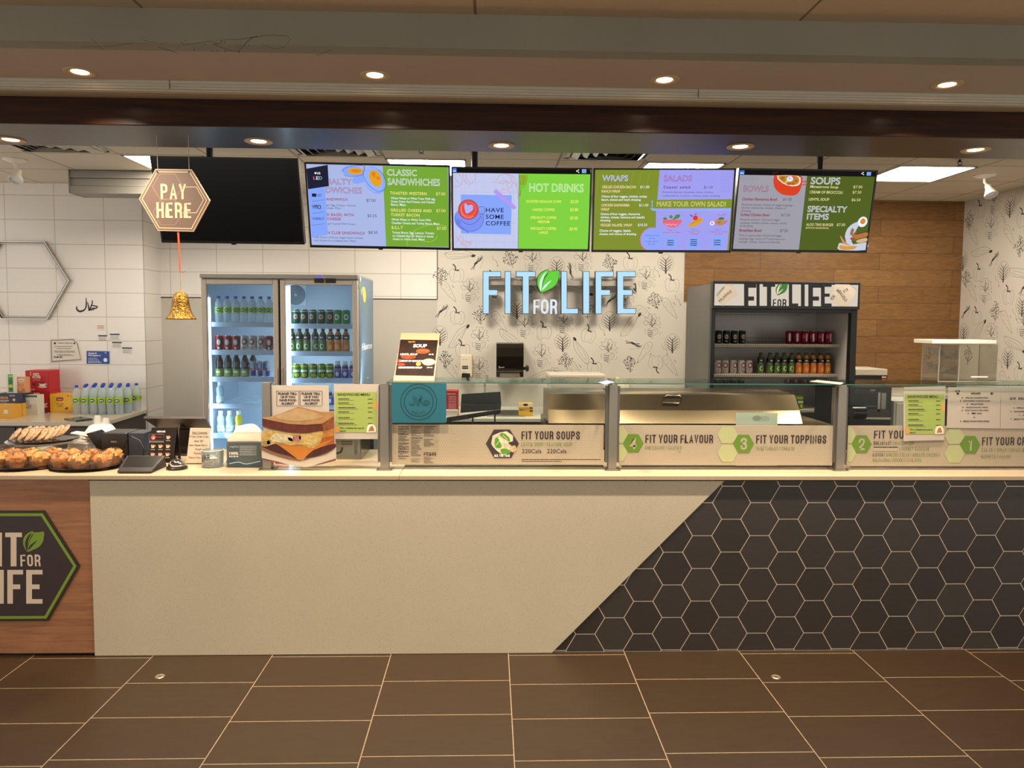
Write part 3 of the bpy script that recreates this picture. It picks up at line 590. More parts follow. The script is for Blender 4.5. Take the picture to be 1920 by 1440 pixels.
sh = Sheet((0, BY+.001, .5), crop=(0, 860, 3.79))
for ch, x0, y0, x1, y1 in (('F', -200, 525, -112, 765), ('I', -70, 525, -36, 765), ('T', 38, 525, 157, 765), ('I', -15, 525, 15, 765), ('L', -190, 790, -92, 1030), ('I', -6, 790, 28, 1030), ('F', 53, 790, 165, 1030), ('E', 187, 790, 303, 1030)):
    if ch == 'I' and x0 == -70: continue
    sh.poly([(x0+(x1-x0)*p[0], y1+(y0-y1)*p[1]) for p in letters_shape(ch)], cm, 2)
sh.cond('FOR', 147, 765, 290, 84, cm, 2, .15)
leaf(sh, 167, 515, 313, 662, gm, dk, 2)
sh.mb.build('lettering', t)

# ================================================================ GLASS SNEEZE GUARD
GY = 3.90; st = M('#8a8479', r=.35, metal=.75); gls = thin('#eef4f0', refl=.0); GREEN = M('#1f5a48', r=.15)
posts = [502, 722, 1148, 1574]
PL = ['beside the sandwich picture', 'between the sandwich menu and the teal flag', 'between the soup panel and the flavour panel', 'between the toppings panel and the number two panel']
px_x = [X(p, GY, 800) for p in posts]+[X(2000, GY, 800)]
for i, x in enumerate(px_x[:4]):
    t = thing('guard_post', 'grey metal post of the glass guard '+PL[i], 'post', (x, GY, CZ), 'posts of the glass guard')
    MB().box(x-.022, x+.022, GY-.025, GY+.025, CZ+.004, 1.412, st).build('post', t, bevel=.002)
    b = MB()
    for sx in ((-1, 1) if i else (1,)): b.box(x+sx*.03-.008, x+sx*.03+.008, GY-.008, GY+.02, CZ+.04, 1.40, M('#6f6a61', r=.4, metal=.7))
    b.build('glazing_channel', t)
    MB().box(x-.042, x+.042, GY-.04, GY+.04, CZ, CZ+.006, st).build('base_plate', t, bevel=.002)
    for sx in (-1, 1): MB().lathe([(.006, 0), (.006, .004), (0, .006)], (x+sx*.034, GY-.03, CZ+.006), M('#4c4740', r=.3, metal=.9), 8).build('bolt', t)
BAY = ['behind the sandwich picture', 'of the soup bay', 'of the flavour and toppings bay', 'of the bay with panels one and two']
for i in range(4):
    x0, x1 = px_x[i]+.034, px_x[i+1]-.034
    tag(MB().pane(x0, x1, GY-.004, GY+.004, CZ+.05, 1.402, gls).build('glass_screen', org=((x0+x1)/2, GY, CZ+.05)), 'upright clear glass pane '+BAY[i], 'glass pane', 'upright panes of the glass guard')
    if i:
        mb = MB().box(px_x[i]-.02+.03, px_x[i+1]-.01, GY-.03, GY+.30, 1.413, 1.4185, thin('#e4f0ea', refl=.09))
        s = mb.build('glass_shelf', org=((x0+x1)/2, GY, 1.413)); tag(s, 'green-edged glass shelf along the top '+BAY[i], 'glass shelf', 'glass shelves of the guard')
        MB().box(px_x[i]+.01, px_x[i+1]-.01, GY-.0315, GY-.03, 1.413, 1.4185, GREEN).build('polished_edge', s)
# printed vinyl panels
cream = M('#a2957f', r=.55, nz=.015, nscale=5); dot = M('#988b72', r=.55); brown = M('#2a1717', r=.5); green = M('#5c7624', r=.5); lime = M('#a3a676', r=.5); lime2 = M('#587a1b', r=.5); tiny = M('#3a3029', r=.6)
VY = GY-.0065
def vinyl(x0, y0, x1, y1, label):
    a, b = PY(x0, y1, VY), PY(x1, y0, VY)
    t = thing('printed_panel', label, 'sign', ((a.x+b.x)/2, VY, a.z), 'printed panels on the glass guard')
    MB().box(a.x, b.x, VY-.001, VY+.0015, a.z, b.z, cream).build('vinyl_sheet', t)
    sh = Sheet((0, VY-.001, 1), step=.0004)
    for i in range(int((b.x-a.x)/.0135)):          # honeycomb texture printed on the vinyl
        for j in range(int((b.z-a.z)/.0125)):
            sh.mb.add([(a.x+.006+i*.0135+(.0067 if j % 2 else 0)+.0036*math.cos(q), VY-.0012, a.z+.006+j*.0125+.0036*math.sin(q)) for q in (k*math.pi/3 for k in range(6))], [(0, 1, 2, 3, 4, 5)], dot)
    sh.mb.build('honeycomb_print', t)
    return t
def hexpx(sh, cx, cy, r, m, lay, k=.87):
    sh.poly([(cx+r*math.cos(a), cy+r*math.sin(a)) for a in (i*math.pi/3 for i in range(6))], m, lay)
t = vinyl(735, 797, 1132, 871, 'cream printed panel about soups with a hexagon plant picture')
sh = Sheet((0, VY-.0014, 1), crop=(720, 600, 4.174), step=.0004)
for c, (xa, xb, rows) in enumerate(((112, 195, [(838, 'b'), (855, 'b')]+[(862+9*k, '') for k in range(4)]+[(897, 'b')]+[(906+8*k, '') for k in range(4)]+[(942, 'b'), (953, ''), (968, 'b'), (977, ''), (985, ''), (996, 'b'), (1004, ''), (1014, 'b'), (1024, ''), (1034, 'b'), (1044, ''), (1052, ''), (1069, 'b'), (1080, ''), (1088, '')]),
                                    (212, 300, [(838, 'b')]+[(848+10*k, '') for k in range(7)]+[(927, 'b')]+[(940+9.5*k, '') for k in range(14)]+[(1090, ''), (1101, ''), (1111, '')]),
                                    (312, 402, [(838, 'b')]+[(848+9*k, '') for k in range(8)]+[(935+9*k, '') for k in range(7)]+[(1075+9*k, '') for k in range(6)]))):
    for k, (y, b) in enumerate(rows):
        r = random.Random(c*50+k); sh.dashes(xa, xb-(0 if b else r.uniform(5, 45)), y, 6.5 if b else 3, brown if b else tiny, 2, c*77+k)
sh.cond('FIT', 312, 1062, 346, 26, brown, 2, .16); sh.cond('LIFE', 362, 1062, 408, 26, brown, 2, .16); sh.cond('FOR', 348, 1062, 361, 10, brown, 2, .16); leaf(sh, 347, 1036, 360, 1050, lime2, cream, 2)
# plant picture
sh.poly([(797, 968), (860, 857), (985, 857), (1056, 968), (995, 1080), (862, 1080)], M('#332c2c', r=.5), 2)
sh.poly([(838, 970), (850, 905), (905, 880), (960, 870), (1010, 905), (1008, 980), (985, 1040), (930, 1060), (880, 1020), (860, 1000)], M('#c9b79a', r=.6, nz=.35, nscale=60), 3)
sh.ell(1010, 1005, 26, 30, M('#b49a72', r=.7, nz=.4, nscale=90), 4)
for P in ([(905, 895), (935, 885), (975, 915), (985, 950), (940, 925)], [(868, 930), (890, 920), (920, 985), (905, 1000), (870, 990)], [(910, 1015), (945, 1005), (985, 1020), (975, 1045), (930, 1050)]):
    sh.poly(P, M('#4d8a26', r=.5), 5, smooth=3)
sh.stroke([(870, 985), (890, 965), (905, 940)], 3, M('#d9e2b2'), 6); sh.stroke([(930, 900), (965, 935)], 3, M('#d9e2b2'), 6)
sh.poly([(970, 960), (1005, 948), (1045, 968), (1000, 985)], M('#332c2c', r=.5), 6)
sh.cond('ALL THE TIME', 862, 1070, 985, 20, M('#f2e8d8'), 7, .16)
sh.cond('FIT YOUR SOUPS', 1076, 934, 1532, 64, brown, 2, .142); sh.cond('LENTIL SOUP | FEATURE SOUP', 1076, 989, 1474, 32, green, 2, .078); sh.text('220Cals', 1079, 1042, 1232, 33, brown, 2); sh.text('220Cals', 1275, 1042, 1428, 33, brown, 2)
sh.dashes(1076, 1694, 1094, 5, tiny, 2, 3); sh.dashes(1076, 1390, 1108, 5, tiny, 2, 4)
for P in ([(540, 883), (560, 880)], [(555, 945), (575, 938), (583, 930)], [(395, 955), (425, 950)]): sh.stroke(P, 5, M('#b7a283'), 2)
sh.mb.build('lettering', t)
t = vinyl(1160, 798, 1562, 872, 'cream printed panel with green hexagons four and three')
sh = Sheet((0, VY-.0014, 1), crop=(1120, 680, 4), step=.0004)
sh.poly([(163, 475), (192, 475), (225, 528), (225, 545), (192, 604), (163, 604)], lime, 2); sh.poly([(163, 610), (192, 610), (225, 668), (225, 680), (192, 738), (163, 738)], lime, 2)
sh.poly([(900, 540), (935, 479), (1015, 479), (1053, 540), (1015, 605), (935, 605)], lime, 2); sh.poly([(900, 678), (935, 612), (1015, 612), (1053, 678), (1015, 743), (935, 743)], lime, 2)
for cx, cy, n in ((269, 604, '4'), (1097, 608, '3')): hexpx(sh, cx, cy, 78, lime2, 3); sh.cond(n, cx-25, cy+46, cx+24, 92, cream, 4, .16)
sh.lines([('FIT YOUR FLAVOUR', 360, 602, 867, 62), ('FIT YOUR TOPPINGS', 1190, 605, 1716, 62)], brown, 2, cond=.142)
sh.lines([('DRESSINGS | SAUCES', 359, 652, 632, 28), ('VEGETABLES | CHEESE', 1188, 657, 1480, 28)], green, 2, cond=.078)
sh.stroke([(610, 668), (625, 670)], 3, brown, 2); sh.mb.build('lettering', t)
t = vinyl(1587, 799, 1990, 874, 'cream printed panel with green hexagons two and one')
sh = Sheet((0, VY-.0014, 1), crop=(1540, 600, 4.645), step=.0004)
sh.poly([(230, 935), (265, 935), (300, 995), (265, 1075), (230, 1075)], lime, 2); sh.poly([(230, 1082), (265, 1082), (300, 1160), (265, 1235), (230, 1235)], lime, 2)
sh.poly([(1070, 1010), (1110, 948), (1205, 948), (1250, 1010), (1205, 1080), (1110, 1080)], lime, 2); sh.poly([(1070, 1165), (1110, 1088), (1205, 1088), (1250, 1165), (1205, 1242), (1110, 1242)], lime, 2)
for cx, cy, n in ((350, 1080, '2'), (1295, 1086, '1')): hexpx(sh, cx, cy, 88, lime2, 3); sh.cond(n, cx-(28 if n == '2' else 18), cy+52, cx+(26 if n == '2' else 12), 103, cream, 4, .16)
sh.lines([('FIT YOUR', 458, 1032, 760, 70), ('FIT YOUR CR', 1398, 1090, 1780, 70)], brown, 2, cond=.142)
sh.lines([('BREAKFAST', 455, 1088, 608, 32), ('LUNCH', 448, 1190, 536, 32)], brown, 2, cond=.09)
sh.lines([('| BACON | CH', 624, 1088, 800, 32), ('| TURKEY SAUSAGE', 680, 1138, 940, 32), ('| SIRLOIN STEAK | GRILLED CHICKEN', 548, 1190, 1027, 32), ('SHAWARMA CHICKEN | FALAFEL', 446, 1236, 874, 32), ('SALAD | WRAP | GRAIN B', 1393, 1147, 1765, 32), ('BURRITO | PANINI', 1390, 1206, 1645, 32)], green, 2, cond=.078)
sh.rect(450, 1112, 668, 1142, M('#a2977e'), 2); sh.dashes(455, 668, 1112, 8, tiny, 3, 9); sh.mb.build('lettering', t)

# papers taped to the glass
paper = M('#b3a698', r=.7, nz=.02, nscale=9); PYP = VY-.004
def sheet_thing(name, label, cat, P, Y, crop=(0, 0, 1), mat=None, group=None, th=.0012, part='paper'):
    Q = [PY(crop[0]+x/crop[2], crop[1]+y/crop[2], Y) for x, y in P]
    t = thing(name, label, cat, (sum(q.x for q in Q)/len(Q), Y, min(q.z for q in Q)), group)
    MB().extr(Q, (0, th, 0), mat or paper).build(part, t)
    return t, Sheet((0, Y-.0003, 1), crop=crop, step=.0004)
K8 = (480, 700, 6.857)
t, sh = sheet_thing('allergy_notice', 'white paper notice asking about food allergy, taped on the glass', 'notice', [(197, 152), (934, 152), (942, 510), (206, 560)], PYP, K8)
for x0, x1 in ((266, 550), (566, 850)):
    for a, b, c, d in ((x0, 228, x1, 228), (x0, 418, x1, 418)):
        for k in range(13): sh.stroke([(a+(c-a)*k/13, b-3), (a+(c-a)*(k+.6)/13, b+5)], 7, brown, 2)
    for x in (x0, x1):
        for k in range(9): sh.stroke([(x-3, 228+k*21), (x+5, 240+k*21)], 7, brown, 2)
    for k, (s, i) in enumerate((('PLEASE TELL', 20), ('US IF YOU', 52), ('HAVE FOOD', 36), ('ALLERGY', 58))): sh.text(s, x0+i, 273+k*42, x1-i+(5 if k else 0), 26, brown, 2, bold=.04)
sh.mb.build('lettering', t)
# cut-out sandwich picture
SY = PYP-.03
t, sh = sheet_thing('sandwich_picture', 'large cut-out picture of a cheese and egg sandwich on a plate', 'poster',
    [(62, 760), (95, 735), (80, 575), (160, 565), (350, 505), (545, 420), (850, 492), (1005, 488), (1008, 760), (1030, 960), (1030, 1120), (860, 1165), (720, 1195), (640, 1208), (430, 1182), (75, 1090)], SY, K8, M('#b3a796', r=.6), th=.002)
def dim(h, k): return '#'+''.join('%02x' % int(int(h[i:i+2], 16)*k) for i in (1, 3, 5))
def art(P, c, l, sm=3, nz=.18, ns=40): sh.poly(P, M(dim(c, .78), r=.45, nz=nz, nscale=ns), l, smooth=sm)
art([(75, 1088), (300, 1140), (430, 1182), (300, 1160), (180, 1130), (76, 1110)], '#8c4a44', 2, 0); art([(800, 1165), (1025, 1095), (1028, 1120), (860, 1165), (730, 1193)], '#8c4a44', 2, 0)
art([(66, 930), (110, 945), (560, 1115), (640, 1075), (1020, 905), (1024, 950), (900, 1040), (700, 1090), (560, 1130), (300, 1075), (70, 985)], '#9a6a4c', 2, 2)
art([(80, 930), (200, 905), (300, 930), (520, 1090), (420, 1060), (260, 1020), (150, 975)], '#4a140e', 3); art([(640, 1085), (740, 990), (1005, 905), (1012, 960), (880, 1030), (760, 1070)], '#551a10', 3)
art([(862, 738), (1004, 680), (1006, 805), (900, 828), (850, 830)], '#d98a35', 3, 0); art([(850, 832), (1006, 805), (1008, 905), (830, 960), (740, 990)], '#c8641f', 3, 0)
art([(265, 905), (400, 925), (600, 930), (720, 962), (810, 900), (1008, 840), (880, 930), (740, 985), (650, 1060), (575, 1112), (545, 1112), (440, 1030), (330, 950)], '#e08a24', 4, 0, .06)
art([(66, 880), (90, 770), (130, 735), (190, 725), (420, 765), (640, 775), (850, 740), (860, 790), (830, 880), (790, 930), (720, 968), (640, 940), (560, 915), (430, 925), (330, 900), (240, 905), (110, 942)], '#e0b760', 5, 3, .25, 55)
for P, c in (([(250, 770), (400, 790), (480, 810), (470, 880), (330, 885), (180, 860)], '#ecdcae'), ([(560, 800), (760, 790), (800, 850), (740, 930), (600, 890)], '#e9c877'), ([(490, 800), (560, 790), (580, 840), (540, 875), (480, 850)], '#c98078'), ([(410, 825), (460, 835), (480, 870), (430, 865)], '#6d7f3c'), ([(75, 880), (130, 870), (200, 860), (170, 920), (110, 935)], '#b99a62'), ([(140, 880), (170, 860), (185, 900), (150, 910)], '#4a5030')): art(P, c, 6, 3, .3, 70)
art([(80, 578), (430, 640), (640, 655), (850, 640), (1006, 545), (1006, 690), (870, 735), (640, 768), (420, 758), (190, 712), (86, 680)], '#6f2a14', 7, 0, .3, 60)
art([(850, 640), (1006, 545), (1006, 690), (870, 735)], '#a05526', 8, 0, .35, 80)
art([(82, 577), (160, 568), (350, 505), (548, 424), (850, 495), (1004, 492), (1006, 550), (850, 645), (640, 660), (430, 650), (250, 615)], '#cf9a5c', 9, 0, .16, 30)
art([(250, 560), (400, 500), (545, 450), (760, 510), (860, 560), (620, 610), (400, 605)], '#dbb27c', 10, 3, .12, 30)
sh.mb.build('sandwich_print', t)
def menu_paper(P, Y, crop, label, dx=0, dy=0, k=1, orange=True):
    t, sh = sheet_thing('sandwich_menu', label, 'menu', P, Y, crop); return t, sh
LM = M('#93a24e', r=.6)
def fill_menu(sh, x0, y0, x1, y1):
    w, h = x1-x0, y1-y0; F = lambda u, v: (x0+w*u, y0+h*v)
    sh.poly([F(0, 0), F(1, 0), F(1, 1), F(.02, 1)], LM, 2)
    sh.text('SANDWICHES MENU', x0+w*.06, y0+h*.09, x0+w*.84, h*.062, brown, 3, bold=.02)
    for i, (v, l) in enumerate(((.18, .26), (.28, .25), (.395, .41), (.5, .26), (.645, .27), (.785, .38))):
        sh.dashes(x0+w*.08, x0+w*(.08+l), y0+h*v, h*.022, tiny, 3, i, .2); sh.dashes(x0+w*.08, x0+w*(.3+l*.6), y0+h*(v+.03), h*.008, tiny, 3, i+9, .2); sh.dashes(x0+w*.79, x0+w*.9, y0+h*(v+.005), h*.02, brown, 3, i+20, .2)
        sh.rect(x0+w*.33+w*l*.5, y0+h*(v+.005), x0+w*.76, y0+h*(v+.007), M('#8b9a45'), 3)
    a = [F(1, .22)]+[F(1-.07*math.sin(q), .33-.11*math.cos(q)) for q in (math.pi*k/10 for k in range(11))]; sh.poly(a, M('#d98a38'), 3)
    sh.poly([F(.0, .85), F(.05, .855), F(.09, .9), F(.09, .96), F(.07, 1), F(.02, 1)], M('#d98a38'), 3)
    sh.text('"For a Ciabatta Bun Just $1', x0+w*.12, y0+h*.905, x0+w*.7, h*.032, brown, 3, bold=.03); sh.text('Extra!"', x0+w*.12, y0+h*.98, x0+w*.27, h*.032, brown, 3, bold=.03)
    sh.poly([F(.76, 1), F(.765, .88), F(.8, .81), F(.88, .79), F(.95, .82), F(.985, .9), F(.98, .99)], M('#ead8c2'), 4); sh.poly([F(.8, .97), F(.84, .86), F(.9, .83), F(.95, .96)], M('#a5683c', nz=.4, nscale=80), 5)
t, sh = menu_paper([(1000, 140), (1577, 138), (1566, 845), (1012, 845)], PYP, K8, 'green sandwiches menu paper taped beside the sandwich picture'); fill_menu(sh, 1016, 240, 1552, 760); sh.mb.build('menu_print', t)
K9 = (1540, 600, 4.645)
t, sh = menu_paper([(718, 585), (1082, 575), (1070, 1045), (716, 1055)], PYP-.004, K9, 'green sandwiches menu paper overlapping the panel with number two'); fill_menu(sh, 730, 645, 1070, 993); sh.mb.build('menu_print', t)
t, sh = sheet_thing('wraps_menu', 'creased white paper list of wraps taped above number one', 'menu', [(1103, 585), (1563, 590), (1556, 945), (1092, 940)], PYP, K9)
for s, x0, y, x1, c in (('$10', 1165, 625, 1208, 14), ('WRAPS', 1300, 647, 1385, 15), ('GRILLED CHICKEN WRAP', 1255, 682, 1452, 10), ('SHAWARMA CHICKEN WRAP', 1235, 709, 1470, 10), ('VEGGIE WRAP', 1297, 737, 1410, 10), ('VEGGIE FALAFAL WRAP', 1255, 765, 1450, 10), ('HONEY BACON CORN WRAP', 1248, 791, 1455, 10), ('WRAP', 1352, 818, 1398, 10), ('or', 1322, 851, 1340, 12), ('MAKE YOUR OWN WRAP', 1235, 887, 1463, 12)):
    sh.text(s, x0, y, x1, c, brown, 2, bold=.03)
for x, y in ((1228, 677), (1212, 704), (1270, 732), (1232, 760), (1226, 787), (1278, 813), (1213, 881)): sh.poly([(x-6, y), (x, y-6), (x+6, y), (x, y+6)], tiny, 2)
sh.ell(1326, 812, 20, 6, brown, 2); sh.ell(1188, 640, 12, 9, brown, 2); sh.ell(1484, 640, 12, 9, brown, 2); sh.mb.build('lettering', t)
t, sh = sheet_thing('salad_menu', 'white paper list of ten dollar salads at the end of the glass', 'menu', [(1566, 588), (2000, 592), (1990, 948), (1560, 945)], PYP, K9)
for s, x0, y, x1, c in (('$10', 1642, 692, 1692, 18), ('SALADS', 1712, 692, 1830, 18), ('GRILLED', 1700, 770, 1790, 11), ('SHAWARMA', 1677, 802, 1800, 11), ('VEGGIE', 1750, 834, 1830, 11), ('MAKE YOUR OWN', 1677, 868, 1850, 11)): sh.text(s, x0, y, x1, c, brown, 2, bold=.03)
for x, y in ((1680, 765), (1653, 797), (1727, 829), (1653, 861)): sh.poly([(x-6, y-5), (x+6, y), (x-6, y+5)], tiny, 2)
sh.mb.build('lettering', t)
K6 = (720, 600, 4.174)
t, sh = sheet_thing('halal_flag', 'teal paper flag with a round halal stamp hung on the glass', 'flag', [(57, 493), (489, 497), (485, 805), (62, 805)], VY-.03, K6, M('#155b6a', r=.6, nz=.05, nscale=4), part='flag')
fl = M('#0a2f3a', r=.6)
for r in (140, 113):
    sh.stroke([(272+r*math.cos(a), 640+r*math.sin(a)) for a in (2*math.pi*k/40 for k in range(40))], 4.5, fl, 2, closed=True)
for P in ([(232, 590), (238, 650), (215, 662), (200, 650)], [(250, 600), (262, 655), (272, 660), (285, 600), (292, 590)], [(275, 610), (305, 655), (335, 660), (355, 640), (330, 630), (315, 640), (330, 658)], [(262, 655), (300, 600)]): sh.stroke(P, 9, fl, 2, smooth=4); sh.stroke(P, 4.5, M('#155b6a', r=.6), 3, smooth=4)
for i, ch in enumerate('HALAL'):
    a = -.55+i*.275; sh.text(ch, 272+92*math.sin(a)-7, 640+94*math.cos(a)+2, 272+92*math.sin(a)+7, 17, fl, 2, tilt=a)
sh.mb.build('stamp_print', t)
# soup stand on the glass shelf
A = [Vector((-.515, 3.95, 1.420)), Vector((-.297, 3.95, 1.420)), Vector((-.29, 4.31, 1.668)), Vector((-.515, 4.31, 1.668))]
t = thing('soup_sign', 'peach framed sloping SOUP price sign standing on the glass shelf', 'sign', (-.4, 4.1, 1.4185))
MB().extr(A, (0, .003, -.002), M('#c99c7a', r=.5)).build('card', t)
MB().extr([(-.5, 4.12, 1.4185), (-.31, 4.12, 1.4185), (-.31, 4.2, 1.58), (-.5, 4.2, 1.58)], (0, .003, .002), thin('#f0f0f0', refl=.1)).build('easel_leg', t)
U_ = (A[3]-A[0]).normalized(); sh = Sheet(A[0]+Vector((0, -.0005, .0008)), R=(1, 0, 0), U=U_, crop=K6, step=.0006)
sh.poly([(128, 153), (422, 158), (388, 438), (88, 432)], M('#2a1812', r=.4, nz=.4, nscale=14), 1)
wh = M('#f4e9dc', r=.5)
sh.text('Vegetable', 188, 178, 243, 14, M('#e6a53c'), 3); sh.text('SOUP', 228, 215, 335, 24, wh, 3, bold=.04)
for s, x0, y, x1 in (('LENTIL SOUP', 127, 276, 262), ('CREAM OF BROCCOLI', 121, 328, 316), ('MINISTRONE SOUP', 112, 380, 298)): sh.text(s, x0, y, x1, 13, wh, 3, bold=.03)
for x0, y, x1 in ((350, 275, 388), (342, 326, 385), (336, 378, 378)): sh.text('$7.50' if y < 370 else '$7.00', x0, y, x1, 9, wh, 3, bold=.02)
for cx, cy, rx, ry, c in ((305, 245, 55, 20, '#8c4a28'), (190, 290, 60, 18, '#7d3a1e'), (350, 330, 52, 27, '#c99a86'), (135, 350, 30, 12, '#b03626'), (270, 345, 20, 16, '#c98a3a'), (118, 322, 14, 14, '#9c2f20')): sh.ell(cx, cy, rx, ry, M(c, r=.4, nz=.3, nscale=50), 2)
sh.mb.build('soup_print', t)
# ================================================================ MENU SCREENS
frame_m = M('#0b0b0c', r=.3); E_ = lambda c, e=1.0: M(c, emit=e)
TVS = [(-1.7652, 5.0892, 2.5344, -.006, .2698, -.0039), (-.7613, 5.123, 2.512, .0032, .2895, -.0087), (.2156, 5.2013, 2.5173, -.0039, .1481, .0013), (1.196, 5.1435, 2.5124, -.0548, .1535, .0012), (2.1999, 5.1746, 2.5259, -.0132, .1975, -.0051)]
TVW, TVH = .972, .572
def tv(i, label):
    x, y, z, rz, tl, ro = TVS[i]
    R = Vector((math.cos(rz), math.sin(rz), 0)); F = Vector((math.sin(rz), -math.cos(rz), 0)); U = Vector((0, 0, 1))*math.cos(tl)+F*math.sin(tl)
    R2 = R*math.cos(ro)+U*math.sin(ro); U2 = U*math.cos(ro)-R*math.sin(ro); N = R2.cross(U2); c = Vector((x, y, z)); rot = Matrix((R2, U2, N)).transposed()
    t = thing('menu_screen', label, 'screen', c-U2*TVH/2)
    b = MB(); w, h, e = TVW/2, TVH/2, .011
    for cx, cy, sx, sy in ((0, h-e/2, TVW, e), (0, -h+e/2+.003, TVW, e+.006), (-w+e/2, 0, e, TVH), (w-e/2, 0, e, TVH)): b.obox(c+R2*cx+U2*cy-N*.006, (sx, sy, .016), frame_m, rot)
    b.build('bezel', t)
    MB().obox(c-N*.03, (TVW-.004, TVH-.004, .05), M('#161617', r=.5), rot).obox(c-N*.06, (.5, .35, .03), M('#161617', r=.5), rot).build('housing', t)
    MB().obox(c-U2*(h+.004)-N*.01, (.03, .010, .012), frame_m, rot).build('brand_badge', t)
    m = MB(); px_ = c-N*.08; off = (-.17, None, -.33, None, .16)[i]
    m.obox((px_.x, px_.y+.03, c.z), (.36 if off is None else .9, .1, .14), M('#17181a', r=.4))
    if off is not None:
        q = px_.x+off; m.cyl((q, px_.y+.05, ZK), (q, px_.y+.05, c.z), .022, M('#17181a', r=.4)).box(q-.045, q+.045, px_.y+.0, px_.y+.1, ZK-.012, ZK, M('#17181a', r=.4))
    m.build('ceiling_mount', t)
    s = Sheet(c-N*.001, R2, U2, step=.0006)
    rect = [(-w+e, -h+e+.006), (w-e, -h+e+.006), (w-e, h-e), (-w+e, h-e)]
    return t, s, rect
t, s, rc = tv(0, 'switched-off black screen hanging behind the pay here sign')
s.polyuv(rc, M('#040405', r=.22, spec=.35), 1); s.mb.build('screen', t)
LAV, GRN = E_('#aab8e6'), E_('#76a834'); WT, YEL, MAR, NAVY, GREY = E_('#f4f6ff'), E_('#f2e98a'), E_('#a83a5c'), E_('#1a1e38', .8), E_('#4b5272', .8)
# --- sandwiches
t, s, rc = tv(1, 'menu screen of specialty and classic sandwiches on lavender and green'); s.crop = (560, 280, 6.4)
s.polyuv(rc, LAV, 1); s.poly([(1008, 200), (1790, 212), (1806, 1172), (1050, 1166)], GRN, 2); s.mb.build('screen', t)
s.mb = MB(); BLU = E_('#86a6fb'); ORA = E_('#e8a01c'); LINE = E_('#30406e', .8)
s.poly([(650, 340), (780, 290), (800, 390), (700, 415), (640, 400)], BLU, 3); s.ell(650, 262, 130, 62, BLU, 4); s.ell(680, 262, 92, 38, ORA, 5); s.ell(690, 258, 60, 20, E_('#d8861a'), 6)
s.ell(910, 370, 122, 172, BLU, 4, rot=.42); s.ell(900, 365, 110, 160, E_('#94b2ff'), 5, rot=.42); s.ell(922, 348, 70, 105, ORA, 6, rot=.42); s.ell(900, 295, 26, 28, E_('#d8861a'), 7); s.ell(955, 345, 22, 22, E_('#d8861a'), 7); s.ell(910, 330, 12, 12, E_('#d8861a'), 7)
s.stroke([(520, 265), (570, 215), (680, 195), (785, 205), (770, 300), (640, 325), (540, 310)], 4, LINE, 8, smooth=4); s.stroke([(800, 190), (775, 300), (830, 410), (920, 490), (1000, 500), (1050, 440), (1030, 330), (960, 240)], 4, LINE, 8, smooth=4)
s.stroke([(1310, 1160), (1310, 1080), (1400, 970), (1560, 910), (1690, 905), (1780, 930)], 5, E_('#a8d848'), 3, smooth=4); s.stroke([(1500, 1100), (1580, 1110), (1650, 1070), (1665, 1035)], 5, E_('#a8d848'), 3, smooth=4)
s.poly([(95, 232), (350, 185), (365, 440), (115, 478)], NAVY, 9); s.poly([(115, 480), (318, 450), (352, 1020), (158, 1058)], BLU, 8)
for y in (625, 770, 912): s.stroke([(160, y), (310, y-22)], 3, LINE, 10)
s.text('LG', 222, 296, 262, 24, WT, 10, bold=.03); s.ell(203, 284, 11, 12, WT, 10); s.text('L', 180, 362, 210, 40, E_('#e67a9a'), 10); s.text('E', 214, 362, 244, 40, WT, 10); s.text('D', 250, 362, 284, 40, E_('#8ad0d8'), 10)
s.rect(160, 528, 216, 568, NAVY, 10); s.text('USB', 165, 690, 228, 26, NAVY, 10, bold=.03); s.rect(228, 668, 270, 712, NAVY, 10); s.rect(236, 676, 262, 704, BLU, 11); s.dashes(172, 236, 710, 16, NAVY, 10, 4)
for k in range(2): s.dashes(228, 276, 546+k*18, 10, NAVY, 10, k); s.dashes(200, 275, 828+k*14, 9, NAVY, 10, k+3)
s.stroke([(190, 815), (170, 828), (190, 842)], 5, NAVY, 10); s.stroke([(285, 810), (303, 826), (285, 842)], 5, NAVY, 10); s.mb.build('picture_print', t)
s.mb = MB()
s.text('IALTY', 372, 418, 642, 68, MAR, 4, outline=.018); s.text('DWICHES', 328, 520, 760, 70, MAR, 4, outline=.018)
s.lines([('SANDWHICH', 316, 612, 586, 32), ('D BAGEL WITH', 342, 797, 662, 32), ('CHEESE', 344, 848, 508, 32), ('N CLUB SANDWHICH', 346, 1015, 792, 34)], MAR, 4, bold=.02, space=1.15)
s.lines([('$7.00', 815, 628, 922, 34), ('$3.25', 828, 812, 936, 34), ('$8.50', 838, 1012, 948, 34)], GREY, 4)
s.lines([('gel, Egg, Cheese, Chicken', 332, 678, 690, 22), ('usage, Mayo', 336, 712, 514, 22), ('gel Toasted With Cream', 348, 900, 684, 22), ('with choice of three veggie bases, chicken', 185, 1062, 775, 22), ('and cheese on a ciabatta bun, Mayo', 188, 1100, 692, 22)], GREY, 4)
s.text('CLASSIC', 1062, 312, 1418, 74, WT, 4, outline=.018); s.text('SANDWHICHES', 1070, 424, 1696, 80, WT, 4, outline=.018)
s.lines([('TOASTED WESTERN', 1096, 540, 1536, 34), ('GRILLED CHEESE AND', 1104, 744, 1596, 34), ('TURKEY BACON', 1108, 800, 1452, 34), ('B.E.L.T', 1118, 954, 1250, 34)], YEL, 4, bold=.02, space=1.15)
s.lines([('$7.00', 1648, 550, 1760, 36), ('$7.00', 1652, 752, 1762, 36), ('$7.00', 1658, 964, 1770, 36)], YEL, 4)
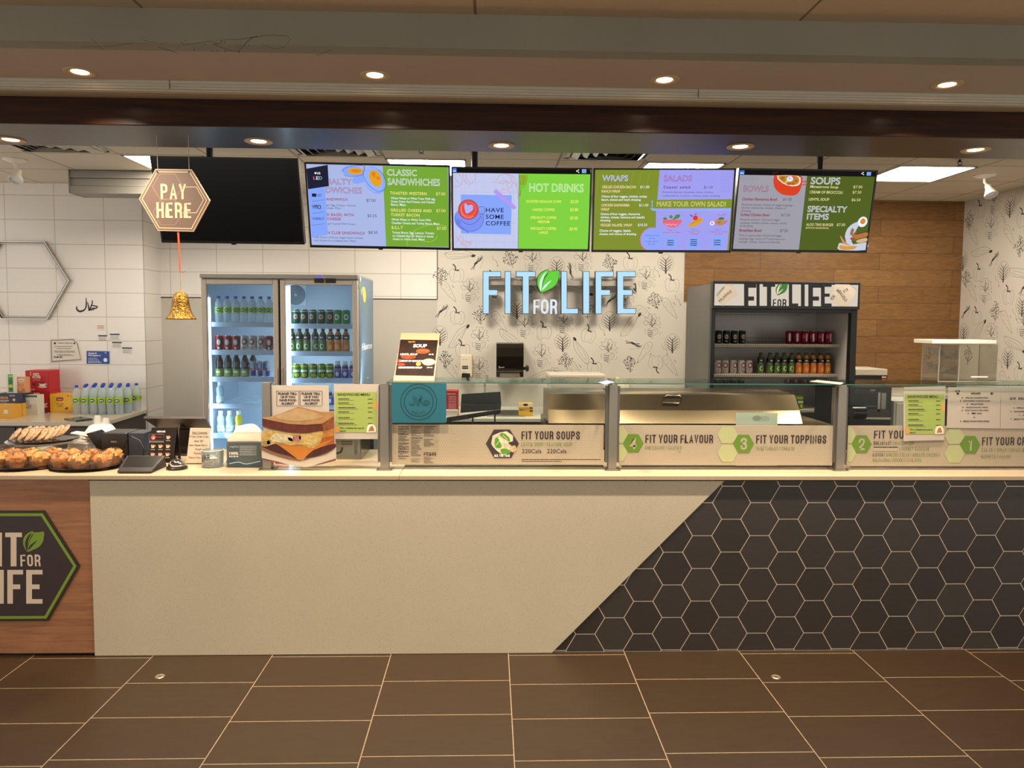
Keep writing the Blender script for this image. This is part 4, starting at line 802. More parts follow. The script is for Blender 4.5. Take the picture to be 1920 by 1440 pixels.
s.lines([('Whole Wheat or White Toast With egg,', 1106, 596, 1640, 26), ('Green Onion And Cheese, and Chicken', 1108, 636, 1634, 26), ('Bacon, Mayo', 1110, 674, 1288, 26), ('Whole Wheat or White Toast With', 1114, 852, 1586, 26), ('Chedder Cheese and Turkey Bacon, Mayo', 1118, 894, 1690, 26), ('Turkey Bacon, Egg, Lettuce, Tomato', 1122, 1008, 1626, 26), ('on Ciabatta Bun ($1 Extra) or whole', 1126, 1048, 1618, 26), ('wheat or white toast, Mayo', 1128, 1086, 1512, 26)], WT, 4, bold=.01)
s.mb.build('lettering', t)
# --- hot drinks
t, s, rc = tv(2, 'menu screen of hot drinks with a red coffee cup picture'); s.crop = (840, 280, 6.857)
s.polyuv(rc, E_('#050508', .5), 1); s.poly([(60, 302), (912, 312), (898, 1278), (76, 1272)], E_('#c4caec'), 2); s.poly([(916, 312), (1842, 322), (1795, 1284), (902, 1278)], E_('#80d240'), 2); s.mb.build('screen', t)
s.mb = MB(); RED, PINK = E_('#e2483e'), E_('#e8a8a8')
for x in (98, 222, 348, 470, 592, 712, 832): s.stroke([(x, 310), (x+12, 1270)], 3, E_('#b4b8d8'), 3)
for y in (425, 548, 820, 945, 1105, 1185): s.stroke([(64, y), (906, y+6)], 3, E_('#b4b8d8'), 3)
for P in ([(75, 480), (150, 470), (185, 410), (150, 330), (120, 310)], [(190, 310), (210, 400), (270, 450), (340, 400), (355, 315)], [(235, 315), (240, 380), (280, 430)], [(75, 360), (150, 440)], [(610, 430), (650, 350), (720, 318), (800, 330), (860, 380), (890, 500), (905, 640)], [(660, 420), (740, 400), (760, 470), (800, 500), (840, 420), (880, 470)], [(680, 550), (700, 510), (790, 540), (800, 590)], [(640, 430), (700, 440), (745, 410)], [(760, 320), (820, 380), (790, 440), (750, 400)], [(120, 1180), (160, 1120), (200, 1150), (170, 1230), (260, 1200), (320, 1170)], [(100, 1120), (180, 1200), (240, 1270)], [(200, 1170), (300, 1210), (240, 1250)]): s.stroke(P, 5, E_('#dc8a8a'), 4, smooth=4)
s.stroke([(920, 340), (940, 480), (980, 480), (1015, 380), (1010, 325)], 5, E_('#6a7a1c'), 4, smooth=4); s.stroke([(925, 330), (925, 600), (940, 500)], 5, E_('#6a7a1c'), 4, smooth=4); s.poly([(930, 330), (1005, 330), (1005, 390), (975, 470), (945, 460)], E_('#8fa826'), 3)
s.poly([(164, 580), (820, 592), (808, 1094), (168, 1082)], BLU, 5)
s.ell(270, 900, 190, 160, E_('#7d92f4'), 6, rot=-.1); s.stroke([(95, 820), (110, 950), (200, 1030), (300, 1055), (420, 1000), (460, 880), (430, 800)], 4, LINE, 7, smooth=4); s.stroke([(160, 900), (240, 960), (340, 950), (430, 860)], 4, LINE, 7, smooth=4)
s.stroke([(400, 745), (460, 740), (462, 830), (405, 835)], 5, LINE, 8, smooth=3); s.ell(430, 785, 20, 26, E_('#8aa0f0'), 8)
s.ell(262, 775, 132, 130, LINE, 8); s.ell(262, 775, 128, 126, RED, 9); s.ell(262, 770, 100, 98, E_('#ee6a55'), 10); s.ell(264, 768, 86, 84, RED, 11)
s.stroke([(170, 740), (180, 830), (250, 880), (330, 860)], 6, E_('#f0b0a0'), 12, smooth=4); s.poly([(212, 705), (240, 700), (258, 725), (285, 712), (318, 722), (322, 770), (295, 800), (240, 826), (215, 770)], E_('#b0b4fa'), 13, smooth=3)
s.stroke([(120, 940), (265, 1080)], 9, E_('#5a6ed0'), 9); s.ell(130, 930, 38, 28, E_('#6c80e4'), 9, rot=-.6)
s.stroke([(600, 530), (850, 750)], 54, E_('#b39af0'), 8); s.ell(845, 748, 30, 22, E_('#b39af0'), 8)
s.rect(58, 240, 110, 292, E_('#3f7de0'), 5); s.rect(62, 268, 106, 290, E_('#9ec4ff'), 6)
for a, b in (((1655, 280), (1678, 266)), ((1655, 280), (1680, 296))): s.stroke([a, b], 5, WT, 5); s.ell(*b, 7, 7, WT, 6)
s.ell(1655, 280, 8, 8, WT, 6); s.rect(1722, 256, 1776, 306, E_('#8ab4f8'), 5); s.text('G', 1735, 296, 1762, 30, E_('#2a5ad0'), 6)
for k in range(3): s.ell(1834, 264+k*14, 4, 4, WT, 5)
s.mb.build('picture_print', t); s.mb = MB()
for w, x0, y, x1 in (('HAVE', 486, 806, 716), ('SOME', 486, 892, 716), ('COFFEE', 486, 976, 798)): s.text(w, x0, y, x1, 54, NAVY, 9, bold=.012, space=1.1)
s.text('HOT DRINKS', 1044, 542, 1742, 104, E_('#eaffd8'), 4, outline=.018)
s.lines([('ROASTED REGULAR COFFE', 1008, 684, 1454, 32), ('LARGE COFFEE', 1088, 790, 1372, 32), ('SPECIALITY COFFEE', 1062, 892, 1392, 32), ('MEDIUM', 1158, 946, 1302, 32), ('SPECIALITY COFFEE', 1060, 1032, 1390, 32), ('LARGE', 1170, 1084, 1282, 32), ('$2.20', 1574, 688, 1674, 36), ('$2.80', 1570, 792, 1674, 36), ('$3.50', 1568, 898, 1668, 36), ('$3.95', 1562, 1040, 1662, 36)], E_('#eef06a'), 4, bold=.02)
s.mb.build('lettering', t)
# --- wraps and salads
t, s, rc = tv(3, 'menu screen of wraps on olive green and salads on lilac'); s.crop = (1100, 280, 6.857)
s.polyuv(rc, E_('#80902c'), 1); s.poly([(938, 262), (1902, 268), (1806, 1300), (884, 1300), (892, 780), (912, 600)], E_('#a09ff0'), 2); s.mb.build('screen', t)
s.mb = MB()
for k in range(7): s.stroke([(160+k*110, 262+max(0, 60-k*10)), (120+k*100, 700)], 4, E_('#92a23e'), 2)
for a in range(11):
    for b in range(7): s.ell(1740+b*24-a*2, 275+a*27, 3, 3, LINE, 3, 6)
s.poly([(850, 650), (1868, 640), (1858, 755), (846, 760)], E_('#80902c'), 4); s.poly([(840, 655), (870, 650), (876, 760), (905, 765), (905, 785), (1850, 765), (1850, 790), (850, 790), (815, 760), (845, 745), (828, 715), (848, 700), (830, 680)], E_('#8fb0ff'), 3)
s.ell(838, 1160, 155, 158, E_('#e86a92'), 3); s.ell(846, 1158, 152, 150, E_('#8ea6fa'), 4)
for cx, cy, r in ((1082, 1200, 84), (1372, 1205, 84), (1680, 1198, 88)): s.ell(cx, cy, r, r*.95, E_('#8aa8fa'), 4)
s.poly([(978, 910), (1216, 906), (1190, 970), (1130, 1005), (1060, 1002), (1000, 965)], E_('#e4687e'), 4, smooth=2); s.stroke([(1010, 955), (1040, 975), (1060, 955), (1085, 978), (1110, 958), (1140, 978), (1170, 955)], 6, E_('#f4c8d0'), 5)
for P in ([(980, 890), (1010, 870), (1035, 900), (1000, 908)], [(1060, 865), (1085, 845), (1108, 870), (1080, 888)], [(1100, 905), (1130, 870), (1150, 840), (1200, 842), (1190, 875), (1150, 895)]): s.poly(P, E_('#4f8c34'), 5, smooth=3)
s.poly([(1300, 985), (1360, 930), (1440, 880), (1480, 880), (1488, 920), (1440, 965), (1360, 995)], E_('#dca028'), 4, smooth=3); s.ell(1396, 882, 32, 32, E_('#e0303c'), 6); s.stroke([(1330, 840), (1350, 862), (1362, 850)], 7, NAVY, 5); s.stroke([(1385, 842), (1412, 824)], 7, NAVY, 5); s.stroke([(1340, 960), (1400, 930), (1460, 900)], 5, E_('#a86c14'), 6)
s.ell(1715, 935, 70, 45, E_('#c08a5a'), 4); s.ell(1612, 950, 30, 26, E_('#eef0ff'), 5); s.ell(1610, 950, 14, 12, E_('#e87a7a'), 6); s.poly([(1690, 890), (1720, 870), (1770, 880), (1760, 900), (1700, 905)], E_('#2f7a5a'), 6); s.stroke([(1680, 830), (1700, 862), (1690, 840), (1740, 850), (1780, 830), (1785, 860)], 6, E_('#d0607a'), 6); s.stroke([(1760, 960), (1805, 920), (1790, 905)], 6, E_('#c8404a'), 6); s.stroke([(1680, 935), (1700, 945), (1720, 930)], 6, NAVY, 7)
s.mb.build('picture_print', t); s.mb = MB(); PEACH = E_('#f2d6a8')
s.text('WRAPS', 204, 412, 536, 74, E_('#3a4a6a'), 3, bold=.03); s.text('WRAPS', 200, 408, 532, 74, WT, 5, outline=.02)
s.lines([('GRILLED CHICKEN BACON', 198, 500, 632, 34), ('RANCH WRAP', 192, 556, 430, 34), ('CHICKEN SHAWARMA', 186, 734, 552, 34), ('WRAP', 180, 788, 290, 34), ('VEGGIE/ FALAFEL WRAP', 172, 990, 582, 34)], PEACH, 4, bold=.02)
s.lines([('$11.00', 688, 500, 804, 34), ('$11.00', 674, 734, 790, 34), ('$10.50', 658, 988, 776, 34)], WT, 4)
s.lines([('Choice of four veggies, chicken, turkey', 190, 618, 776, 28), ('bacon, cheese and ranch dressing', 190, 660, 694, 28), ('Choice of four veggies, shawarma', 178, 844, 686, 28), ('chicken, cheese, hummus and tzatziki', 178, 886, 742, 28), ('dressing', 176, 926, 304, 28), ('Choice of veggies, falafel,', 164, 1058, 570, 28), ('cheese, and choice of dressing', 164, 1100, 636, 28)], WT, 4, bold=.015)
s.text('SALADS', 990, 412, 1352, 78, MAR, 4, outline=.018); s.text('Caesar salad', 986, 502, 1328, 34, E_('#6a3a8a'), 4, bold=.02, space=1.2); s.text('$11.50', 1506, 504, 1620, 34, E_('#54306a'), 4)
s.lines([('Romaine lettuce, tomatoes, olives, chicken,', 980, 560, 1632, 22), ('turkey bacon, croutons, cheese, caesar dressing', 980, 606, 1712, 22)], GREY, 4)
s.text('MAKE YOUR OWN SALAD!', 900, 732, 1786, 62, E_('#ece48e'), 5, outline=.02)
P4 = E_('#8a6ab8', .9)
s.lines([('Step 1:', 1042, 1044, 1136, 16), ('Choose Your Base', 976, 1074, 1204, 16), ('Step 2:', 1342, 1036, 1430, 16), ('Choose Your', 1306, 1064, 1464, 16), ('Toppings', 1336, 1094, 1436, 16), ('Step 3:', 1650, 1038, 1736, 16), ('Choose Your Protein', 1574, 1066, 1816, 16), ('and Sauces', 1648, 1094, 1752, 16)], MAR, 4)
s.lines([('Medium Salad', 750, 1116, 932, 20), ('$7.50', 802, 1154, 876, 20), ('Large Salad', 758, 1190, 912, 20), ('$11.50', 788, 1228, 874, 20)], E_('#6a60c0'), 6)
for cx, ys in ((1078, (1178, 1206, 1234)), (1374, (1168, 1194, 1218, 1240)), (1676, (1176, 1204, 1232))):
    for k, y in enumerate(ys): s.dashes(cx-42, cx+42, y, 13, NAVY, 6, k+cx)
s.mb.build('lettering', t)
# --- bowls and soups
t, s, rc = tv(4, 'menu screen of bowls, soups and specialty items with a red pot'); s.crop = (1370, 280, 6.62)
s.polyuv(rc, E_('#0a0a0e', .5), 1); s.poly([(106, 316), (948, 330), (846, 1246), (20, 1244)], E_('#9e9ca8'), 2); s.poly([(948, 330), (1790, 340), (1668, 1254), (846, 1248)], E_('#4f5f1c'), 2); s.mb.build('screen', t)
s.mb = MB()
for a in range(3):
    for b in range(10): s.ell(130+b*22-a*4, 330+a*24, 3, 3, GREY, 3, 6)
s.poly([(542, 326), (600, 322), (860, 326), (888, 380), (870, 480), (830, 550), (760, 575), (640, 560), (560, 500), (530, 420)], E_('#d8401e'), 4, smooth=2); s.poly([(572, 326), (640, 420), (760, 460), (850, 440), (868, 380), (830, 330)], E_('#eedfc8'), 5, smooth=2); s.poly([(590, 330), (650, 410), (750, 445), (830, 430), (848, 380), (810, 332)], E_('#cf8428'), 6, smooth=2)
for cx, cy, c in ((640, 355, '#a8641c'), (690, 400, '#e0b040'), (770, 425, '#c85a20'), (810, 390, '#8a7a2c'), (780, 350, '#d86030'), (660, 380, '#8a8a34'), (720, 425, '#b85a1c')): s.ell(cx, cy, 26, 20, E_(c), 7)
s.ell(732, 368, 40, 34, E_('#dfe6ff'), 8); s.ell(728, 360, 12, 8, E_('#7aa0e8'), 9); s.stroke([(880, 400), (935, 400), (940, 430), (885, 440)], 12, E_('#d8401e'), 4, smooth=3); s.stroke([(545, 325), (520, 290), (590, 285)], 8, E_('#5a1a10'), 3)
s.ell(1635, 900, 58, 66, E_('#eef0fc'), 6, rot=-.3); s.ell(1638, 893, 32, 36, E_('#d8892c'), 7, rot=-.3)
s.poly([(1570, 900), (1600, 860), (1580, 960), (1530, 1040), (1500, 1100), (1520, 1180), (1690, 1150), (1670, 1250), (1350, 1250), (1332, 1200), (1350, 1160), (1400, 1170), (1440, 1180), (1415, 1080), (1450, 980), (1520, 920)], E_('#c8cede'), 4, smooth=2)
for P, c in (([(1360, 1070), (1420, 1150), (1480, 1190), (1400, 1170), (1365, 1110)], '#d88a60'), ([(1480, 1100), (1560, 1060), (1690, 1030), (1690, 1080), (1580, 1110), (1510, 1130)], '#b8703c'), ([(1350, 1190), (1440, 1200), (1560, 1200), (1520, 1240), (1370, 1245)], '#d89a40'), ([(1500, 980), (1530, 1000), (1510, 1060), (1560, 1010), (1540, 1070), (1480, 1060)], '#9a7040'), ([(1480, 1110), (1530, 1100), (1550, 1115), (1500, 1125)], '#2c3a4c'), ([(1560, 1130), (1680, 1100), (1685, 1140), (1580, 1160)], '#d8b488')): s.poly(P, E_(c), 6, smooth=3)
s.stroke([(1380, 1180), (1335, 1210), (1370, 1245)], 5, E_('#e0d080'), 6, smooth=3); s.stroke([(1510, 1045), (1600, 1040), (1690, 1020)], 5, NAVY, 7)
s.rect(112, 262, 166, 310, E_('#3f7de0'), 5); s.rect(116, 286, 160, 308, E_('#9ec4ff'), 6)
for a, b in (((1625, 300), (1645, 286)), ((1625, 300), (1647, 314))): s.stroke([a, b], 5, WT, 5); s.ell(*b, 6, 6, WT, 6)
s.ell(1625, 300, 7, 7, WT, 6); s.rect(1690, 282, 1736, 326, E_('#8ab4f8'), 5); s.text('G', 1700, 318, 1726, 28, E_('#2a5ad0'), 6); s.mb.build('picture_print', t)
s.mb = MB(); MR = E_('#8a2648'); CRM = E_('#e6dc9a'); GY2 = E_('#4c4a58', .8)
s.text('BOWLS', 154, 524, 466, 76, E_('#9a4a6a'), 4, outline=.018)
s.lines([('Chicken Shawarma Bowl', 140, 632, 572, 34), ('Grilled Chicken Bowl', 120, 826, 478, 34), ('Breakfast Bowl', 106, 1020, 380, 34)], MR, 4, bold=.02)
s.lines([('$11.50', 650, 636, 754, 34), ('$11.50', 624, 830, 734, 34), ('$7.50', 610, 1024, 704, 34)], GY2, 4)
s.lines([('Romaine Lettuce. Choice of veggie toppings,', 140, 696, 774, 24), ('chicken shawarma, cheese, choice of', 132, 734, 684, 24), ('Dressing', 132, 774, 250, 24), ('Romaine Lettuce. Choice of veggie', 118, 880, 610, 24), ('toppings, Grilled chicken, cheese, choice', 116, 922, 696, 24), ('of dressing', 112, 960, 272, 24), ('Rice or quinoa base, Choice of veggie', 106, 1076, 630, 24), ('toppings, Egg, choice of Turkey bacon or', 98, 1118, 676, 24), ('sausage, cheese, choice of dressing', 98, 1156, 608, 24)], GY2, 4)
s.text('SOUPS', 990, 430, 1354, 84, WT, 4, outline=.02); s.text('SPECIALTY', 950, 774, 1440, 72, WT, 4, outline=.02); s.text('ITEMS', 942, 868, 1212, 72, WT, 4, outline=.02)
s.lines([('Minestrone Soup', 986, 478, 1334, 32), ('CREAM OF BROCCOLI', 976, 546, 1386, 34), ('LENTIL SOUP', 968, 634, 1220, 32), ('ALOO TIKKI BURGER', 934, 948, 1272, 32), ('(POTATO SANDWICH)', 928, 984, 1212, 20)], CRM, 4, bold=.012)
s.lines([('$7.00', 1520, 482, 1630, 34), ('$7.50', 1510, 548, 1618, 34), ('$6.50', 1498, 642, 1606, 34), ('$7.00', 1314, 952, 1418, 34)], CRM, 4); s.mb.build('lettering', t)

# ================================================================ WALL LETTERS
SYL = 7.26; K5 = (820, 460, 4.085); face = E_('#b6e2fb', 1.0); side = M('#1c2733', r=.4); lw_ = E_('#dfeaf6', 1.0)
sh = Sheet((0, SYL, 2), crop=K5)
t = thing('wall_sign', 'glowing FIT FOR LIFE letters with a green leaf on the vegetable wallpaper', 'sign', PY(1049, 590, SYL))
def q3(P, y=SYL): return [(u[0], y, u[1]+2) for u in P]
def channel(P, name, fm, holes=None):
    P3 = q3(P); d = .05
    m = MB().extr(P3, (0, d, 0), side, side); m.build(name, t)
    cx = sum(p[0] for p in P3)/len(P3); cz = sum(p[2] for p in P3)/len(P3)
    return m
for ch, x0, y0, x1, y1 in (('F', 348, 198, 488, 526), ('I', 516, 198, 564, 526), ('T', 602, 198, 753, 526), ('L', 947, 198, 1080, 526), ('I', 1114, 198, 1166, 526), ('F', 1209, 198, 1351, 526), ('E', 1376, 198, 1521, 526)):
    P = sh.px([(x0+(x1-x0)*p[0], y1+(y0-y1)*p[1]) for p in letters_shape(ch)])
    lt = MB().extr(q3(P), (0, .055, 0), side).build('letter', t)
    ins = .005; n = len(P); Q = []
    for i in range(n):
        a, b, c = Vector(P[i-1]), Vector(P[i]), Vector(P[(i+1) % n]); e1 = (b-a).normalized(); e2 = (c-b).normalized()
        n1, n2 = Vector((-e1.y, e1.x)), Vector((-e2.y, e2.x)); Q.append(b+(n1+n2)/(1+n1.dot(n2))*ins)
    MB().ngon(q3(Q, SYL-.001), face).build('lit_face', lt)
def thick_text(txt, x0, yb, x1, cap, name):
    s2 = Sheet((0, SYL-.001, 2), crop=K5); s2.cond(txt, x0, yb, x1, cap, lw_, 0, .15); s2.mb.build('lit_face', MBT(s2, name))
def MBT(s2, name):
    m = MB(); vs = [Vector(v) for v in s2.mb.v]; m.add([v+Vector((0, .03, 0)) for v in vs], [f[::-1] for f in s2.mb.f], side)
    from collections import Counter
    E = Counter(); D = {}
    for f in s2.mb.f:
        for i in range(len(f)): a, b = f[i], f[(i+1) % len(f)]; E[frozenset((a, b))] += 1; D[frozenset((a, b))] = (a, b)
    for k, c in E.items():
        if c == 1: a, b = D[k]; m.add([vs[a], vs[b], vs[b]+Vector((0, .03, 0)), vs[a]+Vector((0, .03, 0))], [(0, 1, 2, 3)], side)
    return m.build(name, t)
for ch, x0, x1 in (('F', 735, 783), ('O', 793, 850), ('R', 863, 917)): thick_text(ch, x0, 525, x1, 112, 'letter')
a, b = sh.uv(765, 360), sh.uv(932, 190); T_ = lambda P: [(a[0]+(b[0]-a[0])*p[0], a[1]+(b[1]-a[1])*p[1]) for p in P]
lf = MB(); LO = LEAF_A[:7]+LEAF_B[5:]
lf.extr(q3(smooth_line(T_([(.17, -.03), (.03, .2), (-.03, .42), (.02, .7), (.16, .89), (.37, 1.0), (.5, 1.03), (.54, .95), (.75, .97), (1.03, .99), (1.01, .7), (.94, .46), (.8, .25), (.5, .09)]), 2, True), SYL-.004), (0, .055, 0), side); lfo = lf.build('leaf', t)
s2 = Sheet((0, SYL-.005, 2), crop=K5); leaf(s2, 765, 190, 932, 360, E_('#62d03a'), E_('#d8f4e4'), 0); s2.mb.build('lit_face', lfo)
x0, x1 = sh.uv(400, 280)[0], sh.uv(1505, 280)[0]; z0, z1 = sh.uv(400, 303)[1]+2, sh.uv(400, 263)[1]+2
MB().box(x0, x1, SYL+.055, SYL+.10, z0, z1, M('#aca69c', r=.4, metal=.4)).build('mounting_rail', t, bevel=.003)
b = MB()
for k in range(5): xx = x0+.06+(x1-x0-.12)*k/4; b.cyl((xx, SYL+.1, (z0+z1)/2), (xx, YB, (z0+z1)/2), .012, M('#8c867c', r=.4, metal=.5))
b.build('standoff', t)
MB().tube([(x1+.01, SYL+.06, z1-.03), (x1+.03, SYL+.08, z1-.02), (x1+.04, SYL+.09, z1-.08), (x1+.02, SYL+.1, z0-.02), (x1+.05, SYL+.12, z0-.05)], .006, black).build('loose_cable', t)

# ================================================================ DRINKS
def wrapq(mb, r, a0, a1, z0, z1, mat, n=6):
    P = []
    for i in range(n+1):
        a = a0+(a1-a0)*i/n; P += [(r*math.sin(a), -r*math.cos(a), z0), (r*math.sin(a), -r*math.cos(a), z1)]
    mb.add(P, [(2*i, 2*i+2, 2*i+3, 2*i+1) for i in range(n)], mat, True)
def wrapell(mb, r, ac, zc, ra, rz, mat, n=8):
    P = []
    for i in range(n+1):
        u = -1+2*i/n; a = ac+ra*u; h = rz*math.sqrt(max(0, 1-u*u)); P += [(r*math.sin(a), -r*math.cos(a), zc-h), (r*math.sin(a), -r*math.cos(a), zc+h)]
    mb.add(P, [(2*i, 2*i+2, 2*i+3, 2*i+1) for i in range(n)], mat, True)
def can(label, body, marks, slim=False, cat='drink can'):
    r, h = (.0265, .134) if slim else (.033, .122)
    t = thing('drink_can', label, cat, (0, 0, 0)); al = M('#c9c9c9', r=.25, metal=.9); bm = M(body, r=.28, metal=.35)
    MB().lathe([(0, .002), (r*.72, .0), (r*.8, .004), (r, .012), (r, h-.014), (r*.82, h-.003)], (0, 0, 0), bm, 18).build('can_body', t, local=True)
    MB().lathe([(r*.82, h-.004), (r*.84, h), (r*.78, h), (r*.74, h-.004), (0, h-.004)], (0, 0, 0), al, 18).build('can_lid', t, local=True)
    m = MB()
    for k in marks:
        if k[0] == 'b': wrapq(m, r+.0004+k[5] if len(k) > 5 else r+.0004, -1.5, 1.5, h*k[1], h*k[2], M(k[3], r=.3))
        elif k[0] == 'e': wrapell(m, r+.0008, k[1], h*k[2], k[3], h*k[4], M(k[5], r=.3))
        elif k[0] == 'q': wrapq(m, r+.0008, k[1], k[2], h*k[3], h*k[4], M(k[5], r=.3))
    m.build('label_print', t, local=True)
    return t
def bottle(label, prof, body, capc, bands, marks=(), clear=True, name='drink_bottle', caph=.018, capr=.0145):
    t = thing(name, label, 'bottle', (0, 0, 0)); h = prof[-1][1]
    MB().lathe([(0, .004)]+prof, (0, 0, 0), body, 16).build('bottle_body', t, local=True)
    MB().lathe([(capr, h-caph*.35), (capr, h+caph*.65), (capr*.9, h+caph*.7), (0, h+caph*.7)], (0, 0, 0), M(capc, r=.4), 14).build('cap', t, local=True)
    m = MB()
    for z0, z1, r, c in bands: m.lathe([(r, z0), (r, z1)], (0, 0, 0), M(c, r=.4), 16)
    for k in marks: wrapell(m, k[0], k[1], k[2], k[3], k[4], M(k[5], r=.4))
    m.build('label', t, local=True)
    return t
WPROF = [(.027, .0), (.031, .006), (.0325, .03), (.031, .045), (.0325, .06), (.0325, .115), (.0305, .125), (.0325, .14), (.031, .165), (.018, .19), (.0125, .197), (.0125, .205)]
water_b = bottle('proto', WPROF, M('#cfdde6', r=.08, alpha=.38, coat=.5), '#2a3fb0', [(.082, .128, .0331, '#a4c83c')], [(.0337, 0, .105, .55, .013, '#1f2a5e'), (.034, 0, .105, .4, .004, '#e8eef4')], name='water_bottle')
JPROF = [(.026, 0), (.03, .006), (.03, .08), (.028, .1), (.029, .13), (.024, .15), (.014, .166), (.014, .178)]
JL = [(.006, .082, .0304)]
apple_b = bottle('proto', JPROF, M('#4e5a30', r=.12, coat=.4), '#16140f', [(.006, .085, .0305, '#5d7f34'), (.1, .14, .0297, '#1c1a17')], [(.0311, .1, .045, .6, .022, '#d9e2b8'), (.0315, .25, .045, .3, .014, '#3f5a26'), (.0303, 0, .118, .5, .007, '#d6d2c4')])
orange_b = bottle('proto', JPROF, M('#c98426', r=.12, coat=.4), '#1a1610', [(.006, .085, .0305, '#e8802a'), (.1, .14, .0297, '#241e14')], [(.0311, .1, .04, .6, .022, '#f4b648'), (.0303, 0, .118, .5, .007, '#e4dccb')])
TPROF = [(.028, 0), (.032, .006), (.032, .075), (.027, .09), (.031, .115), (.027, .145), (.0145, .172), (.0145, .186)]
tea_b = bottle('proto', TPROF, M('#2c1810', r=.1, coat=.5), '#2e5a34', [(.008, .07, .0325, '#7aa84c')], [(.0332, 0, .045, .7, .01, '#ecf0e0'), (.0332, .2, .024, .5, .012, '#d8b83a')])
SPROF = [(.027, 0), (.03, .006), (.03, .07), (.026, .085), (.03, .1), (.03, .13), (.016, .155), (.016, .165)]
def sport(c, lb='#dfe8ee'): return bottle('proto', SPROF, M(c, r=.15, alpha=.85, coat=.4), '#eef2f4', [(.02, .065, .0305, lb)], [(.0311, 0, .045, .4, .012, '#9cc0d8')], caph=.03, capr=.018)
paleblue_b, yellow_b = sport('#bfd9ea'), sport('#e6cf3a')
purple_b = bottle('proto', [(.026, 0), (.029, .005), (.029, .075), (.025, .09), (.024, .105), (.018, .12)], M('#8e84c8', r=.25), '#f0f0f4', [(.01, .07, .0295, '#6a5cb8'), (.085, .1, .0268, '#1c1c28')], [(.0302, .1, .04, .5, .018, '#dfe2f6')], caph=.035, capr=.02)
red_can = can('proto', '#a81e28', [('e', .25, .55, .8, .28, '#3a1512'), ('e', .0, .55, .45, .2, '#e8ddd6'), ('q', -.25, .2, .08, .24, '#efe4dc')])
white_can = can('proto', '#cfc9c4', [('e', .2, .6, .75, .22, '#8c3a3a'), ('e', .1, .6, .4, .12, '#d8d0ca'), ('q', -.3, .15, .08, .26, '#a83238'), ('q', -.15, .0, .1, .22, '#e8e2dc')])
ginger_can = can('proto', '#1f5a40', [('e', .0, .52, .55, .17, '#d8b8ae'), ('e', .0, .52, .42, .09, '#b0483c'), ('b', .84, .9, '#b8c8b8', 0, .0003)])
lime_can = can('proto', '#2a9a5c', [('e', .1, .5, .6, .2, '#d8e8c8'), ('e', .1, .5, .35, .1, '#2f7a4a')])
fuze_can = can('proto', '#4f8a2e', [('b', .78, .9, '#d8c02e', 0, .0002), ('q', -.9, .9, .45, .6, '#e6efd0'), ('e', .2, .24, .6, .14, '#d8be34'), ('q', -1.4, -.9, .1, .7, '#2f6a5a')])
blue_can = can('proto', '#b8c0cc', [('q', -1.5, -.1, .45, .9, '#2438a0'), ('q', -.1, 1.5, .08, .4, '#2438a0'), ('e', .0, .5, .4, .1, '#c03a3a')], slim=True)
cherry_can = can('proto', '#8c1630', [('q', -.2, .25, .2, .8, '#e0c4c8'), ('e', .1, .5, .5, .2, '#5a0e22'), ('q', -.1, .15, .3, .7, '#ead4d6')])
ginger_dark = can('proto', '#12352a', [('e', .0, .52, .55, .17, '#c8a49a'), ('e', .0, .52, .42, .09, '#a04438'), ('q', -.4, .4, .12, .22, '#6a8a74')])
def stock(proto, xs, Y, z, desc, group, tail, rz=0, start=0, dy=0, lim=None):
    wd = max(c.dimensions.x if c.type == 'MESH' else 0 for c in proto.children)+.002; xs = sorted(xs)
    for _ in range(30):
        for a in range(len(xs)-1):
            g = wd-(xs[a+1]-xs[a])
            if g > 0: xs[a] -= g/2; xs[a+1] += g/2
    L_ = lim or next((l for l in LIMS if l[0] < xs[0] < l[1]), (-9, 9)); xs = [max(v, L_[0]+wd/2) for v in xs]
    key = (round(z, 3), round(Y, 2)) if not lim else None; out = []
    for v in xs:
        v = max(v, FILL.get(key, -9)+wd/2)
        if v+wd/2 > L_[1]+.004: break
        out.append(v); FILL[key] = v+wd/2
    xs = out
    for i, x in enumerate(xs):
        r = random.Random(i*7+int(abs(x)*1000)); multi = len(xs) > 1 or start
        place(proto, (x, Y+r.uniform(-.006, .006)+dy, z), (f'{ORD[i+start]} {desc} {tail}' if multi else f'{desc} {tail}'), group, rz+r.uniform(-.35, .35))

LIMS = []; FILL = {}
# ================================================================ TWO-DOOR FRIDGE
FY = 6.0; fx0, fx1 = X(374, FY, 520), X(671, FY, 530); fzt = Z(520, 514, FY); D = .74; FB = FY+.77
steel = M('#a39b92', r=.35, metal=.6); alu = M('#cdbfae', r=.35, metal=.35); inn = M('#c6d2de', r=.4); blue = M('#5f7c92', r=.4)
fr = thing('display_fridge', 'two-door glass display fridge stocked with drinks beside the pay here corner', 'fridge', ((fx0+fx1)/2, FY+.38, 0))
fz0 = .16; fzd = Z(520, 524, FY)
MB().box(fx0+.002, fx0+.035, FY+.045, FB, fz0, fzt, M('#9aa2a8', r=.4)).box(fx1-.035, fx1-.003, FY+.045, FB, fz0, fzt-.005, M('#a9b2b8', r=.4)).box(fx0, fx1-.002, FY+.04, FB, .0, fz0, M('#3a3b3d', r=.5)).box(fx0, fx1-.002, FY+.05, FB, fzd+.02, fzt, steel).build('cabinet', fr)
